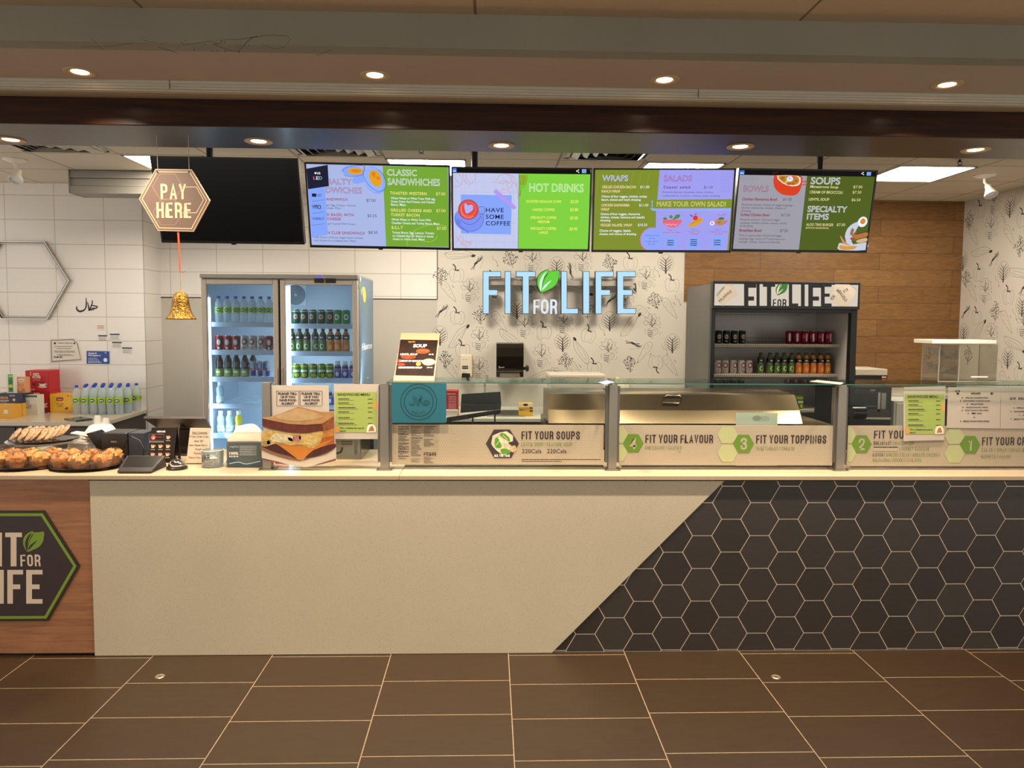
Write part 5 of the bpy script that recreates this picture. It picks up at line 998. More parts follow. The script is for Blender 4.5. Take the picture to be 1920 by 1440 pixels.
MB().box(fx0+.035, fx1-.035, FB-.03, FB-.01, fz0, fzd+.02, inn).box(fx0+.035, fx1-.035, FY+.08, FB-.02, fz0, fz0+.02, inn).box(fx0+.035, fx1-.035, FY+.08, FB-.02, fzd, fzd+.02, inn).box(fx0+.035, fx0+.04, FY+.08, FB-.02, fz0, fzd, inn).box(fx1-.04, fx1-.035, FY+.08, FB-.02, fz0, fzd, inn).build('liner', fr)
MB().box(fx0, fx1, FY, FY+.05, fzd+.006, fzt, steel).build('top_fascia', fr, bevel=.004)
d = MB(); K6f = (370, 500, 5.647)
for xa, xb in ((1238, 1342), (1355, 1466)): d.box(PY(370+xa/5.647, 515, FY).x, PY(370+xb/5.647, 515, FY).x, FY-.004, FY+.001, fzt-.068, fzt-.03, black)
do = d.build('control_display', fr, bevel=.002)
s = Sheet((0, FY-.0045, 2), crop=K6f); s.text('88', 1272, 120, 1302, 24, E_('#3a4cff', 2), 1, bold=.02); s.ell(1325, 100, 5, 4, E_('#c8d0e0', .6), 1); s.ell(1325, 116, 5, 4, E_('#c8d0e0', .6), 1)
for x in (1380, 1440): s.rect(x-12, 106, x+12, 112, M('#8a8f94'), 1)
s.mb.build('digits', do)
sd = MB().box(fx1-.0028, fx1, FY+.06, FB, fz0, fzt-.012, blue); sp = sd.build('side_panel', fr)
s = Sheet((fx1+.0006, FY+.4, 1.5), R=(0, 1, 0)); s.crop = (370, 500, 5.647)
s.poly([(1745, 222), (1770, 215), (1782, 265), (1786, 330), (1778, 375), (1762, 370), (1750, 300)], M('#cfc75a', r=.4), 1, smooth=3); s.poly([(1712, 175), (1730, 195), (1722, 235), (1712, 225)], M('#7f9c3a'), 1); s.stroke([(1722, 110), (1732, 150)], 8, M('#d8e4ec'), 1); s.stroke([(1780, 380), (1795, 460), (1802, 560)], [8, 7, 2], M('#6f9c4a'), 1); s.stroke([(1735, 235), (1738, 300)], 5, M('#d8e4ec'), 1)
s.text('Hisense', 1744, 885, 1850, 72, M('#eef4f8', r=.4), 1, bold=.02)
s.ell(1805, 1180, 10, 18, M('#7a8a90'), 1); s.ell(1805, 1175, 6, 8, M('#d8e0e4'), 2); s.mb.build('side_print', sp)
xm = X(523.5, FY, 600)
MB().box(xm-.006, xm+.006, FY+.02, FY+.1, fz0, fzd, M('#0d0d0e', r=.6)).build('centre_gap', fr)
for xa, xb, hs in ((fx0+.006, xm-.007, 1), (xm+.007, fx1-.004, -1)):
    dz0, dz1 = fz0+.01, fzd
    m = MB(); w = .043
    for a in ((xa, xa+w, dz0, dz1), (xb-w, xb, dz0, dz1), (xa+w, xb-w, dz1-w, dz1), (xa+w, xb-w, dz0, dz0+w)): m.box(a[0], a[1], FY+.004, FY+.045, a[2], a[3], alu)
    dr = m.build('door', fr, bevel=.006); MB().pane(xa+w, xb-w, FY+.02, FY+.026, dz0+w, dz1-w, thin('#dbeaf4', refl=.03)).build('door_glass', dr)
    hx = xb-.012 if hs > 0 else xa+.012
    MB().box(hx-.006, hx+.006, FY-.012, FY+.006, .9, 1.35, alu).build('handle', dr, bevel=.003)
for xa, nm in ((X(388, FY+.06), 0), (xm+.012+.035, 1)):
    zt_s = Z(400, 558 if not nm else 535, FY+.06); MB().box(xa, xa+.022, FY+.06, FY+.085, fz0+.1, zt_s, E_('#dff2ff', STRIP_GLOW)).build('light_strip', fr)
    for xx, dx in ((xa+.03, .55), ((xm-.035 if not nm else fx1-.05), -.55)):  # one lamp beside the strip, one added opposite it to brighten the drinks
        l = bpy.data.lights.new('strip_and_fill_light', 'AREA'); l.shape = 'RECTANGLE'; l.size = .03; l.size_y = zt_s-fz0-.2; l.energy = FRIDGE_W; l.color = (.82, .93, 1)
        lo = bpy.data.objects.new('strip_and_fill_light', l); COL.objects.link(lo); lo.parent = fr; zz = (zt_s+fz0)/2; lo.location = Vector((xx, FY+.062, zz))-ORG[fr.name]
        d_ = Vector((dx, 1, 0)).normalized(); lo.rotation_euler = d_.to_track_quat('-Z', 'Z').to_euler()
MB().box(xm-.025, xm+.025, FY+.05, FY+.11, fz0, fzd, inn).build('divider', fr)
c = PY(370+1040/5.647, 500+300/5.647, FY+.5); g = MB()
g.box(c.x-.09, c.x+.09, FY+.50, FY+.52, c.z-.09, c.z+.09, inn)
for k in range(8): g.lathe([(.014+k*.0095, 0), (.019+k*.0095, 0)], (c.x, FY+.497, c.z), M('#2f4a5c', r=.5), 28, Matrix.Rotation(math.pi/2, 3, 'X'), cap=False)
g.build('fan_grille', fr)
LIMS += [(fx0+.06, xm-.03), (xm+.06, fx1-.045)]
lip = M('#b9c6dc', r=.3); SYF = FY+.10
lsh = [(604, 613), (656, 665.5), (706.5, 716), (757, 766), (812, 822)]; rsh = [(607, 616.5), (658.5, 667.5), (709, 718.5), (760, 769)]
sz = {}
for sd_, rows, xa, xb in (('l', lsh, fx0+.05, xm-.03), ('r', rsh, xm+.03, fx1-.045)):
    for k, (y0, y1) in enumerate(rows):
        pxm = 450 if sd_ == 'l' else 600; zt, zb = Z(pxm, y0, SYF), Z(pxm, y1, SYF); sz[sd_, k] = zt
        m = MB().box(xa, xb, SYF, SYF+.012, zb, zt, lip)
        nb = 14
        for q in range(nb): xx = xa+(xb-xa)*(q+.5)/nb; m.box(xx-.0025, xx+.0025, SYF+.01, FB-.06, zt-.012, zt-.007, M('#dfe5ec', r=.3))
        m.build('shelf', fr, bevel=.002)
SI = FY+.15
def fx(vals, off=370, sc=5.647): return [X(off+v/sc, SI, 640) for v in vals]
zf = lambda k: sz[k]-.006
stock(water_b, fx((208, 300, 385, 495, 590, 665, 755)), SI, zf(('l', 0)), 'water bottle', 'water bottles in the fridge', 'from the light strip on the top shelf of the two-door fridge')
stock(red_can, fx((232, 314, 400)), SI, zf(('l', 1)), 'red can', 'cans on the second fridge shelf', 'from the light strip on the second fridge shelf')
stock(white_can, fx((492, 592, 672)), SI, zf(('l', 1)), 'pale silver can', 'cans on the second fridge shelf', 'after the red cans on the second fridge shelf')
stock(red_can, fx((738, 796)), SI, zf(('l', 1)), 'red can', 'cans on the second fridge shelf', 'after the silver cans on the second fridge shelf')
stock(tea_b, fx((232, 322, 410, 500)), SI, zf(('l', 2)), 'dark iced tea bottle', 'iced tea bottles in the fridge', 'from the light strip on the third fridge shelf')
stock(tea_b, fx((548,)), SI+.09, zf(('l', 2)), 'dark iced tea bottle standing behind the others on the third fridge shelf', 'iced tea bottles in the fridge', '')
stock(blue_can, fx((575, 645, 718)), SI, zf(('l', 2)), 'slim blue and silver can', 'slim cans in the fridge', 'after the iced tea on the third fridge shelf')
stock(paleblue_b, [X(413, SI, 740)], SI, zf(('l', 3)), 'single pale blue bottle alone on the fourth fridge shelf', 'sports drinks in the fridge', '')
stock(paleblue_b, [X(414.6, SI, 800), X(431, SI, 800)], SI, zf(('l', 4)), 'pale blue bottle', 'sports drinks in the fridge', 'from the light strip on the bottom visible fridge shelf')
stock(yellow_b, [X(447.5, SI, 800)], SI, zf(('l', 4)), 'yellow drink bottle beside the pale ones at the fridge bottom', 'sports drinks in the fridge', '')
stock(ginger_can, fx((1020, 1106, 1190, 1275, 1356)), SI, zf(('r', 0)), 'dark green can', 'green cans in the fridge', 'from the fan on the top shelf behind the second fridge door')
stock(lime_can, fx((1436, 1500, 1566, 1630)), SI, zf(('r', 0)), 'bright green can', 'green cans in the fridge', 'after the dark green cans behind the second fridge door')
stock(apple_b, fx((1003, 1082, 1162, 1250, 1330)), SI, zf(('r', 1)), 'dark apple juice bottle', 'juice bottles in the fridge', 'from the light strip behind the second fridge door')
stock(orange_b, fx((1404, 1494, 1582, 1640)), SI, zf(('r', 1)), 'orange juice bottle', 'juice bottles in the fridge', 'after the apple juice behind the second fridge door')
stock(fuze_can, fx((1022, 1110, 1192, 1275, 1362)), SI, zf(('r', 2)), 'yellow and green tea can', 'tea cans in the fridge', 'from the light strip behind the second fridge door')
stock(purple_b, fx((1440, 1520, 1592, 1638)), SI, zf(('r', 2)), 'small purple bottle with white cap', 'purple bottles in the fridge', 'after the tea cans behind the second fridge door')
stock(purple_b, [X(618, SI, 745), X(630, SI, 745)], SI, zf(('r', 3)), 'little purple bottle between the papers, low behind the second door', 'purple bottles low in the fridge', '')

# ================================================================ OPEN COOLER
CY = 6.5; cx0, cx1 = X(1335, CY, 560), X(1609, CY, 560); czt = Z(1470, 528.5, CY); czh = Z(1470, 580, CY); CBK = 7.34
blk = M('#111316', r=.35); sg = M('#65625e', r=.35, metal=.4, nz=.1, nscale=3)
co = thing('open_cooler', 'tall open black drinks cooler with a lit FIT FOR LIFE header', 'cooler', ((cx0+cx1)/2, 6.9, 0))
MB().box(cx0+.002, cx0+.02, CY+.02, CBK, 0, czt-.02, sg).box(cx1-.02, cx1-.002, CY+.02, CBK, 0, czt-.02, sg).box(cx0+.02, cx1-.02, CY+.1, CBK, czh+.05, czt-.02, sg).box(cx0+.01, cx1-.01, CY+.02, CBK, 0, .3, blk).build('cabinet', co)
MB().box(cx0-.002, cx1+.002, CY-.03, CY+.05, czh, czt, blk).build('header_box', co, bevel=.004)
MB().box(cx0, cx0+.035, CY, CY+.06, .3, czh, blk).box(cx1-.055, cx1, CY, CY+.06, .3, czh, blk).box(cx0+.035, cx1-.055, CY, CY+.06, czh-.03, czh+.002, blk).build('front_frame', co, bevel=.003)
wi = M('#c9c4bc', r=.4); MB().box(cx0+.035, cx0+.04, CY+.06, 7.2, .3, czh, wi).box(cx1-.06, cx1-.055, CY+.06, 7.2, .3, czh, wi).box(cx0+.04, cx1-.06, CY+.06, 7.2, czh+.0, czh+.02, wi).build('liner', co)
bp = MB().box(cx0+.035, cx1-.055, 7.2, 7.22, .3, czh, M('#b5b2ac', r=.25))
for zz in (Z(1450, 590, 7.2), Z(1450, 634, 7.2), Z(1450, 640, 7.2), Z(1450, 733, 7.2), Z(1450, 738, 7.2)):
    for k in range(54): xx = cx0+.06+k*.0195; bp.add([(xx-.004, 7.1995, zz-.004), (xx+.004, 7.1995, zz-.004), (xx+.004, 7.1995, zz+.004), (xx-.004, 7.1995, zz+.004)], [(0, 1, 2, 3)], M('#3c3a37', r=.8))
bp.box(X(1531, 7.19, 650), X(1535, 7.19, 650), 7.19, 7.2, .3, czh, M('#151515', r=.5)); bp.build('back_panel', co)
HY = CY-.031; K7 = (1280, 500, 4.8); s = Sheet((0, HY, 2), crop=K7)
s.rect(289, 154, 1573, 359, E_('#e8dccb', .82), 1); s.mb.build('header_light', co); s.mb = MB()
for ch, x0, x1, y0, y1 in (('F', 552, 662, 154, 420), ('I', 664, 692, 154, 359), ('T', 722, 832, 154, 359), ('L', 955, 1040, 154, 359), ('I', 1064, 1098, 154, 359), ('F', 1130, 1248, 154, 420), ('E', 1244, 1340, 154, 359)):
    P = letters_shape(ch); P = [(x0+(x1-x0)*p[0], y1+(y0-y1)*p[1]) for p in P]; s.poly([(x, min(y, 359)) for x, y in P], blk, 2)
s.cond('FOR', 810, 365, 932, 74, blk, 2, .155); leaf(s, 835, 150, 945, 258, M('#2f7a2c', r=.4), M('#e8e4d0'), 2); s.mb.build('header_lettering', co)
def note(P, label, words):
    t, sh = sheet_thing('handwritten_note', label, 'note', P, HY-.002, K7, M('#c9bdae', r=.7), th=.0006)
    for (w, x0, yb, x1, cap, tl) in words: sh.text(w, x0, yb, x1, cap, M('#2c2624'), 2, tilt=tl)
    sh.stroke([P[0], P[1]], 2, M('#a89a88'), 1); sh.stroke([P[1], P[2]], 2, M('#a89a88'), 1); sh.mb.build('handwriting', t)
note([(302, 268), (392, 158), (452, 168), (495, 250), (360, 355), (318, 312)], 'tilted handwritten note reading cookies and muffins on the cooler header', [('COOKIES', 312, 264, 412, 20, .85), ('MUFFINS', 340, 322, 480, 26, .75)])
note([(1372, 158), (1500, 160), (1565, 210), (1492, 357), (1412, 357), (1320, 290)], 'tilted handwritten note about croissants and bagels on the cooler header', [('BAGELS', 1398, 225, 1510, 26, -.9), ('ETS', 1455, 236, 1500, 24, .6), ('&', 1382, 214, 1400, 24, -.8), ('CR', 1348, 300, 1392, 24, .9)])
price = M('#d8ccb8', r=.5)
def cshelf(y0, y1, Y, xa, xb):
    zt, zb = Z(1450, y0, Y), Z(1450, y1, Y); m = MB().box(xa, xb, Y, Y+.006, zb, zt, price).box(xa, xb, Y+.006, 7.19, zt-.008, zt-.002, wi)
    n = int((xb-xa)/.02)
    for k in range(n): xx = xa+.01+k*.02; m.add([(xx-.005, Y-.0006, zb+.006), (xx+.005, Y-.0006, zb+.006), (xx+.005, Y-.0006, zb+.014), (xx-.005, Y-.0006, zb+.014)], [(0, 1, 2, 3)], M('#4a443c'))
    m.build('shelf', co); return zt
SHY = 6.70; xa, xb = cx0+.045, X(1574, SHY, 650)
z1 = cshelf(645, 650.5, SHY, xa, xb); z2 = cshelf(700.5, 706.5, SHY, xa, xb); z3 = cshelf(767.5, 772.5, SHY, xa, xb)
CI = 6.76; LIMS += [(cx0+.045, cx1-.065)]
cxs = lambda v: [X(1280+a/4.8, CI, 640) for a in v]
stock(ginger_dark, cxs((322, 393, 462, 532)), CI, z1, 'dark green can', 'green cans in the cooler', 'from the grey side on the top cooler shelf')
stock(cherry_can, cxs((1027, 1095, 1166, 1238, 1305, 1378)), CI, z1, 'dark red can', 'red cans in the cooler', 'counting toward the oak wall on the top cooler shelf')
stock(cherry_can, cxs((975,)), CI+.05, z1, 'dark red can set back at the inner end of the cooler row', 'red cans in the cooler', '')
stock(white_can, cxs((318, 388, 462, 532, 602)), CI, z2, 'silver and red can', 'silver cans in the cooler', 'from the grey side on the second cooler shelf')
stock(apple_b, cxs((708, 786, 852, 918, 985)), CI, z2, 'green apple juice bottle', 'juice bottles in the cooler', 'after the silver cans on the second cooler shelf')
stock(orange_b, cxs((1048, 1114, 1180, 1246, 1311, 1378)), CI, z2, 'orange juice bottle', 'juice bottles in the cooler', 'after the green bottles on the second cooler shelf')
stock(fuze_can, cxs((1070,)), CI, z3, 'lone yellow and green can on the lowest visible cooler shelf', 'odd drinks low in the cooler', '')
stock(tea_b, cxs((1335,)), CI, z3, 'lone green-labelled bottle on the lowest visible cooler shelf', 'odd drinks low in the cooler', '')

# ================================================================ BACK COUNTER UNDER THE WALLPAPER
KZ = .88; ktop = M('#d9d2c4', r=.3); base_m = M('#4b433a', r=.55)
bc = thing('back_counter', 'pale topped counter with dark fronts along the vegetable wallpaper', 'counter', (.4, 7.0, 0))
MB().box(-1.0, 1.93, 6.46, YB-.012, KZ-.03, KZ, ktop).build('top', bc, bevel=.002)
MB().box(-.98, 1.91, 6.49, YB-.012, .1, KZ-.03, M('#39332d', r=.6)).box(-.98, 1.91, 6.55, YB-.02, 0, .1, M('#1b1917', r=.7)).build('carcass', bc)
for k in range(4): x0 = -.97+k*.72; MB().box(x0, x0+.71, 6.47, 6.489, .12, KZ-.045, base_m).build('door', bc, bevel=.002)
sx0, sx1 = X(922, 6.9, 772), X(972, 6.9, 772)
si = thing('hand_sink', 'small steel drop-in sink in the pale back counter', 'sink', ((sx0+sx1)/2, 6.85, KZ))
stl = M('#9f9a92', r=.28, metal=.85); b = MB()
for a in ((sx0-.05, sx1+.05, 6.6, 6.66), (sx0-.05, sx1+.05, 7.0, 7.06), (sx0-.05, sx0, 6.66, 7.0), (sx1, sx1+.05, 6.66, 7.0)): b.box(*a, KZ+.0005, KZ+.006, stl)
b.build('rim', si); MB().box(sx0, sx1, 6.66, 7.0, KZ+.001, KZ+.003, M('#55504a', r=.4, metal=.7)).build('basin', si)
fp = Vector((X(909, 7.15, 720), 7.15, KZ)); chrome = M('#c8ccd2', r=.1, metal=1)
fa = thing('faucet', 'tall chrome faucet behind the small sink', 'faucet', fp)
MB().cyl(fp, fp+Vector((0, 0, .03)), .025, chrome).tube([fp+Vector((0, 0, .02)), fp+Vector((0, 0, .26)), fp+Vector((.01, -.02, .31)), fp+Vector((.02, -.08, .33)), fp+Vector((.02, -.14, .31)), fp+Vector((.02, -.15, .28))], .011, chrome).build('spout', fa)
MB().tube([fp+Vector((.02, 0, .06)), fp+Vector((.05, -.01, .07)), fp+Vector((.08, -.02, .1))], .006, chrome).build('lever', fa)
# wall dispensers
Yd = YB-.1; a, b2 = PY(862, 714, Yd), PY(885.5, 665, Yd)
so = thing('soap_dispenser', 'cream soap dispenser with black push bar on the wallpaper', 'soap dispenser', ((a.x+b2.x)/2, Yd+.05, a.z)); cr = M('#ddd0b8', r=.35)
MB().box(a.x, b2.x, Yd, YB-.001, a.z+.04, b2.z, cr).build('housing', so, bevel=.014, seg=4)
MB().box(a.x+.02, b2.x-.02, Yd-.006, YB-.02, a.z, a.z+.075, M('#15130f', r=.4)).build('push_bar', so, bevel=.004)
s = Sheet((0, Yd-.0006, 1.5), crop=K6); s.rect(612, 358, 658, 384, M('#3c3a33', r=.2), 1); s.rect(615, 366, 655, 374, M('#8a877c', r=.2), 2); s.rect(606, 398, 655, 442, M('#ece4d4'), 1)
for k in range(4): s.dashes(612, 650, 408+k*10, 5, tiny, 2, k)
s.dashes(612, 655, 312, 5, M('#a89c86'), 1, 8); s.mb.build('label', so)
Yd = YB-.2; a, b2 = PY(930.5, 707, Yd), PY(982, 643, Yd); pb = M('#17120f', r=.12, coat=.8)
pt = thing('paper_towel_dispenser', 'dark smoky paper towel dispenser with side knob on the wallpaper', 'towel dispenser', ((a.x+b2.x)/2, Yd+.1, a.z)); w = b2.x-a.x; h = b2.z-a.z
prof = [(0, .14), (-.0, .25), (-.012, .6), (0, .86), (.03, .97), (.07, 1.0), (.198, 1.0), (.198, .14)]
m = MB(); m.extr([(a.x, Yd+p[0], a.z+h*p[1]) for p in prof], (w, 0, 0), pb); m.build('cover', pt, bevel=.02, seg=4)
MB().box(a.x, a.x+.035, Yd+.01, YB-.002, a.z, a.z+h*.16, pb).box(b2.x-.035, b2.x, Yd+.01, YB-.002, a.z, a.z+h*.16, pb).box(a.x+.035, b2.x-.035, Yd+.1, YB-.002, a.z+.03, a.z+h*.14, M('#4a4034', r=.4)).build('chute', pt)
kx = b2.x; kz = Z(985, 691, Yd+.05)
MB().cyl((kx, Yd+.07, kz), (kx+.03, Yd+.07, kz), .016, M('#1b2320', r=.3)).lathe([(0, 0), (.03, 0), (.034, .01), (.026, .03), (0, .034)], (kx+.025, Yd+.07, kz), M('#1b2320', r=.3), 6, Matrix.Rotation(math.pi/2, 3, 'Y')).build('knob', pt)
s = Sheet((0, Yd-.0125, 1.5), crop=K6); s.text('tork', 908, 374, 944, 9, M('#b8b2aa'), 1, bold=.03); s.rect(898, 362, 904, 376, M('#b8b2aa'), 1); s.mb.build('logo', pt)
# yellow glove box, red carton
def carton(name, label, cat, px0, px1, y0, y1, Y, depth, mat, group=None, rz=0, art=None, part='box', crop=None, sidemat=None, zb=None):
    A, B_ = PY(px0, y1, Y), PY(px1, y0, Y); zb = A.z if zb is None else zb; x0, x1, z1 = A.x, B_.x, B_.z
    t = thing(name, label, cat, ((x0+x1)/2, Y+depth/2, zb), group)
    m = MB().box(x0, x1, Y, Y+depth, zb, z1, mat); m.build(part, t, bevel=.0012)
    if art:
        s = Sheet((0, Y-.0006, 1), crop=crop or (0, 0, 1)); art(s); s.mb.build('box_print', t)
    return t
def glove_art(s):
    s.rect(1056, 655, 1167, 682, M('#e8dcc0'), 1); s.ell(1108, 664, 20, 9, black, 2); s.rect(1056, 690, 1166, 708, M('#c8961e'), 1); s.text('gloves', 1060, 708, 1092, 12, brown, 2, bold=.02); s.rect(1140, 682, 1160, 694, brown, 2); s.rect(1140, 706, 1165, 718, brown, 2)
carton('glove_box', 'yellow cardboard box of gloves beside the small sink', 'box', 973, 999.5, 757, 774, 6.62, .12, M('#e0b038', r=.55), art=glove_art, crop=K6, zb=KZ)
def redc(s):
    for k in range(8): s.dashes(505, 565, 600+k*13, 5, M('#e8c4c0'), 1, k)
    s.rect(495, 575, 560, 582, M('#e8c4c0'), 1)
carton('red_tub', 'red tub with a white lower half standing behind the teal flag', 'tub', 833, 859, 733, 781, 6.56, .16, M('#c02a36', r=.45), art=redc, crop=K6, zb=KZ)
m = MB().box(X(835, 6.5, 770), X(858, 6.5, 770), 6.5, 6.54, KZ, KZ+.07, M('#e4dccf', r=.5)); o = m.build('white_tray', org=(X(846, 6.5), 6.52, KZ), bevel=.004); tag(o, 'small white tray in front of the red tub', 'tray')
# clear tubs and bags behind the glass
clr = M('#ddd6c8', r=.2, alpha=.5, coat=.3)
def tub(px0, px1, y0, y1, Y, d, label, name='plastic_tub'):
    A, B_ = PY(px0, y1, Y), PY(px1, y0, Y); cx = (A.x+B_.x)/2
    t = thing(name, label, 'food tub', (cx, Y+d/2, KZ)); w = (B_.x-A.x)/2; z0, z1 = KZ, B_.z
    v = [(cx-w*.9, Y+.02, z0), (cx+w*.9, Y+.02, z0), (cx+w*.9, Y+d-.02, z0), (cx-w*.9, Y+d-.02, z0), (cx-w, Y, z1-.03), (cx+w, Y, z1-.03), (cx+w, Y+d, z1-.03), (cx-w, Y+d, z1-.03)]
    MB().hexa(v, clr).build('tub', t, bevel=.01); MB().box(cx-w-.008, cx+w+.008, Y-.008, Y+d+.008, z1-.035, z1, M('#e2dac8', r=.3, alpha=.8)).build('lid', t, bevel=.01)
    MB().box(cx-.1, cx+.1, Y-.002, Y, z0+.12, z0+.15, M('#f0e8da', r=.5)).build('label_strip', t)
tub(1030, 1134, 702, 778, 6.7, .34, 'large clear plastic tub on the back counter under the last letters')
A, B_ = PY(1136, 742, 6.6), PY(1194, 700, 6.6)
t = thing('crouton_bag', 'clear plastic bag of croutons lying behind the glass by the grey cooler side', 'bag', ((A.x+B_.x)/2, 6.7, KZ))
R = random.Random(2); w = (B_.x-A.x)/2
def lump(c, sx, sy, sz_, mat, seed, n=18, amp=.18, fr_=9, m=None):
    m = m or MB(); rings = 9; P = []
    for i in range(rings):
        a = -math.pi/2+math.pi*i/(rings-1); P.append((math.cos(a), math.sin(a)))
    base = len(m.v); m.lathe([(max(p[0], .0), p[1]) for p in P], (0, 0, 0), mat, n)
    for i in range(base, len(m.v)):
        v = Vector(m.v[i]); k = 1+amp*(noise.noise(v*fr_*.3+Vector((seed, seed*2, 0)))*1.6); m.v[i] = tuple(Vector((v.x*sx*k, v.y*sy*k, v.z*sz_*k))+Vector(c))
    return m
lump(((A.x+B_.x)/2+.01, 6.7, KZ+.185), w*.86, .12, .16, M('#d9cdb6', r=.25, alpha=.75, bump=.6, bscale=40), 3, 22).build('bag', t)
s = Sheet((0, 6.56, 1.2), crop=K6); s.text('CROUTONS', 1845, 548, 1925, 13, brown, 1, bold=.02); s.text('CROUTONS', 1845, 570, 1925, 13, brown, 1, bold=.02); s.mb.build('bag_print', t)
# black tilted board on its wire rack
t = thing('black_display_board', 'tilted black board with a fold standing on a wire rack behind the glass', 'board', PY(900, 775, 4.45))
P = [PY(720+x/4.174, 600+y/4.174, 4.45) for x, y in ((598, 728), (914, 700), (918, 655), (602, 662))]; P2 = [PY(720+x/4.174, 600+y/4.174, 4.50) for x, y in ((602, 660), (918, 654), (911, 562), (607, 580))]
MB().extr(P, (0, .01, 0), M('#161514', r=.45)).build('lower_flap', t); MB().extr(P2, (0, .01, 0), M('#0f0f0f', r=.4)).build('upper_flap', t)
t = thing('wire_rack', 'sloping black wire rack holding the black board behind the glass', 'rack', (X(890, 4.45), 4.45, CZ)); m = MB(); bw = M('#131313', r=.35)
for k in range(5): a = PY(720+490/4.174, 600+(768+k*7)/4.174, 4.40+k*.02); b = PY(720+912/4.174, 600+(702+k*6)/4.174, 4.40+k*.02); m.tube([a, b], .004, bw, 6)
for u in (.08, .4, .7, .95): a = PY(720+(490+422*u)/4.174, 600+(768-66*u)/4.174, 4.40); b = PY(720+(490+422*u)/4.174, 600+(798-66*u)/4.174, 4.48); m.tube([a, b], .004, bw, 6)
m.build('wire_top', t)
for u in (515, 695, 868): a = PY(720+u/4.174, 600+(770-(u-490)*.156)/4.174, 4.42); b = MB().tube([a, (a.x, a.y, CZ)], .005, bw, 6).build('leg', t)
# stainless prep table with two sloping lids
ss = M('#8a775c', r=.26, metal=.95, aniso=.8); PT = 4.60; LZ0, LZ1 = Z(1300, 795, PT), Z(1300, 739.5, PT+.14)
pr = thing('prep_table', 'stainless steel prep table with sloping lids behind the glass', 'prep table', (1.2, 4.9, 0))
lx = [X(1026, PT+.07, 770), X(1146, PT+.07, 770), X(1498.5, PT+.07, 770)]
MB().box(lx[0], lx[2]+.25, PT-.02, 5.25, .12, LZ0-.02, ss).box(lx[0]+.02, lx[2]+.2, PT+.05, 5.2, 0, .12, M('#1d1c1a', r=.7)).build('body', pr)
for k in (0, 1):
    a, b = lx[k]+.004, lx[k+1]-.004; m = MB(); mid = PT+.055; zm = LZ0+(LZ1-LZ0)*.45
    pf = [(PT, LZ0), (mid, zm), (mid+.003, zm+.004), (PT+.14, LZ1), (PT+.48, LZ1+.01), (PT+.48, LZ0)]
    m.extr([(a, y, z) for y, z in pf], (b-a, 0, 0), ss); lid = m.build('lid', pr, bevel=.003)
    if k:
        s = Sheet((0, PT+.055, zm), R=(1, 0, 0), U=(0, .085, LZ1-zm), crop=(1120, 680, 4)); Q = [s.at(u, 25) for u in s.px([(488, 312), (498, 270), (520, 258), (615, 258), (630, 268), (622, 295), (605, 316)])]
        MB().tube(Q, .0065, M('#4a3d2c', r=.25, metal=.9), 8, closed=True).build('handle', lid)
t, sh = sheet_thing('taped_sheet', 'plain white sheet with a faint print taped behind the toppings panel', 'paper', [(1380, 773.5), (1458, 774.5), (1457, 873), (1380, 873)], GY+.012, mat=M('#dcdccb', r=.6))
sh.ell(1419, 784, 8, 5, M('#a9ab96'), 1)
for k in range(5): sh.stroke([(1428+k*3, 780), (1428.5+k*3, 789)], 1, M('#a9ab96'), 1)
sh.mb.build('faint_print', t)
# food wells in the worktop
for i, (p0, p1) in enumerate(((760, 1130), (1165, 1560), (1592, 1960))):
    x0, x1 = X(p0, 3.99, 877), X(p1, 3.99, 877); t = thing('food_well', 'dark recessed food well behind '+('the soup panel', 'the flavour and toppings panel', 'panels two and one')[i], 'food well', ((x0+x1)/2, 4.2, CZ), 'food wells in the worktop')
    m = MB()
    for a in ((x0, x1, 3.965, 3.985), (x0, x1, 4.40, 4.42), (x0, x0+.02, 3.985, 4.40), (x1-.02, x1, 3.985, 4.40)): m.box(*a, CZ+.0005, CZ+.007, M('#6e675c', r=.3, metal=.8))
    m.build('rim', t); MB().box(x0+.02, x1-.02, 3.985, 4.40, CZ+.0005, CZ+.003, M('#14110e', r=.35)).build('basin', t)
# dark oven and white cabinet behind the last bay
t = thing('counter_oven', 'dark oven with pale shelf edges seen through the glass by the number two panel', 'oven', (3.1, 5.7, 0)); oy = 5.5
x0, x1 = X(1592, oy, 760), X(1671, oy, 760); zt = Z(1630, 726, oy)
MB().box(x0, x1, oy, oy+.6, .0, zt, M('#0c0b0a', r=.3)).build('body', t, bevel=.004)
s = Sheet((0, oy-.001, 1), crop=K9); s.poly([(288, 845), (605, 848), (605, 868), (288, 862)], M('#c8bba4', r=.4), 1); s.poly([(350, 780), (590, 775), (600, 842), (320, 838)], M('#3c332b', r=.3), 1); s.rect(370, 745, 480, 757, M('#55504a', r=.4), 1); s.rect(495, 630, 510, 800, M('#8c8478', r=.2, metal=.7), 1); s.rect(525, 635, 560, 775, M('#7c7468', r=.2, metal=.7), 1); s.rect(290, 600, 470, 640, M('#2a2724', r=.3), 1); s.rect(428, 603, 470, 622, M('#8a8580'), 2)
s.mb.build('oven_door', t)
MB().lathe([(0, -.05), (.05, -.05), (.05, .05), (0, .05)], PY(1540+315/4.645, 600+808/4.645, oy-.05), M('#141211', r=.3), 18, Matrix.Rotation(math.pi/2, 3, 'Y')).build('knob', t)
x0, x1 = X(1676, 5.5, 770), X(1752, 5.5, 770)
t = thing('white_cabinet', 'tall white appliance seen behind the green menu paper over panel two', 'appliance', ((x0+x1)/2, 5.6, 0)); MB().box(x0, x1, 5.5, 5.85, 0, Z(1680, 752, 5.5), M('#cfcabd', r=.4)).build('body', t, bevel=.004)
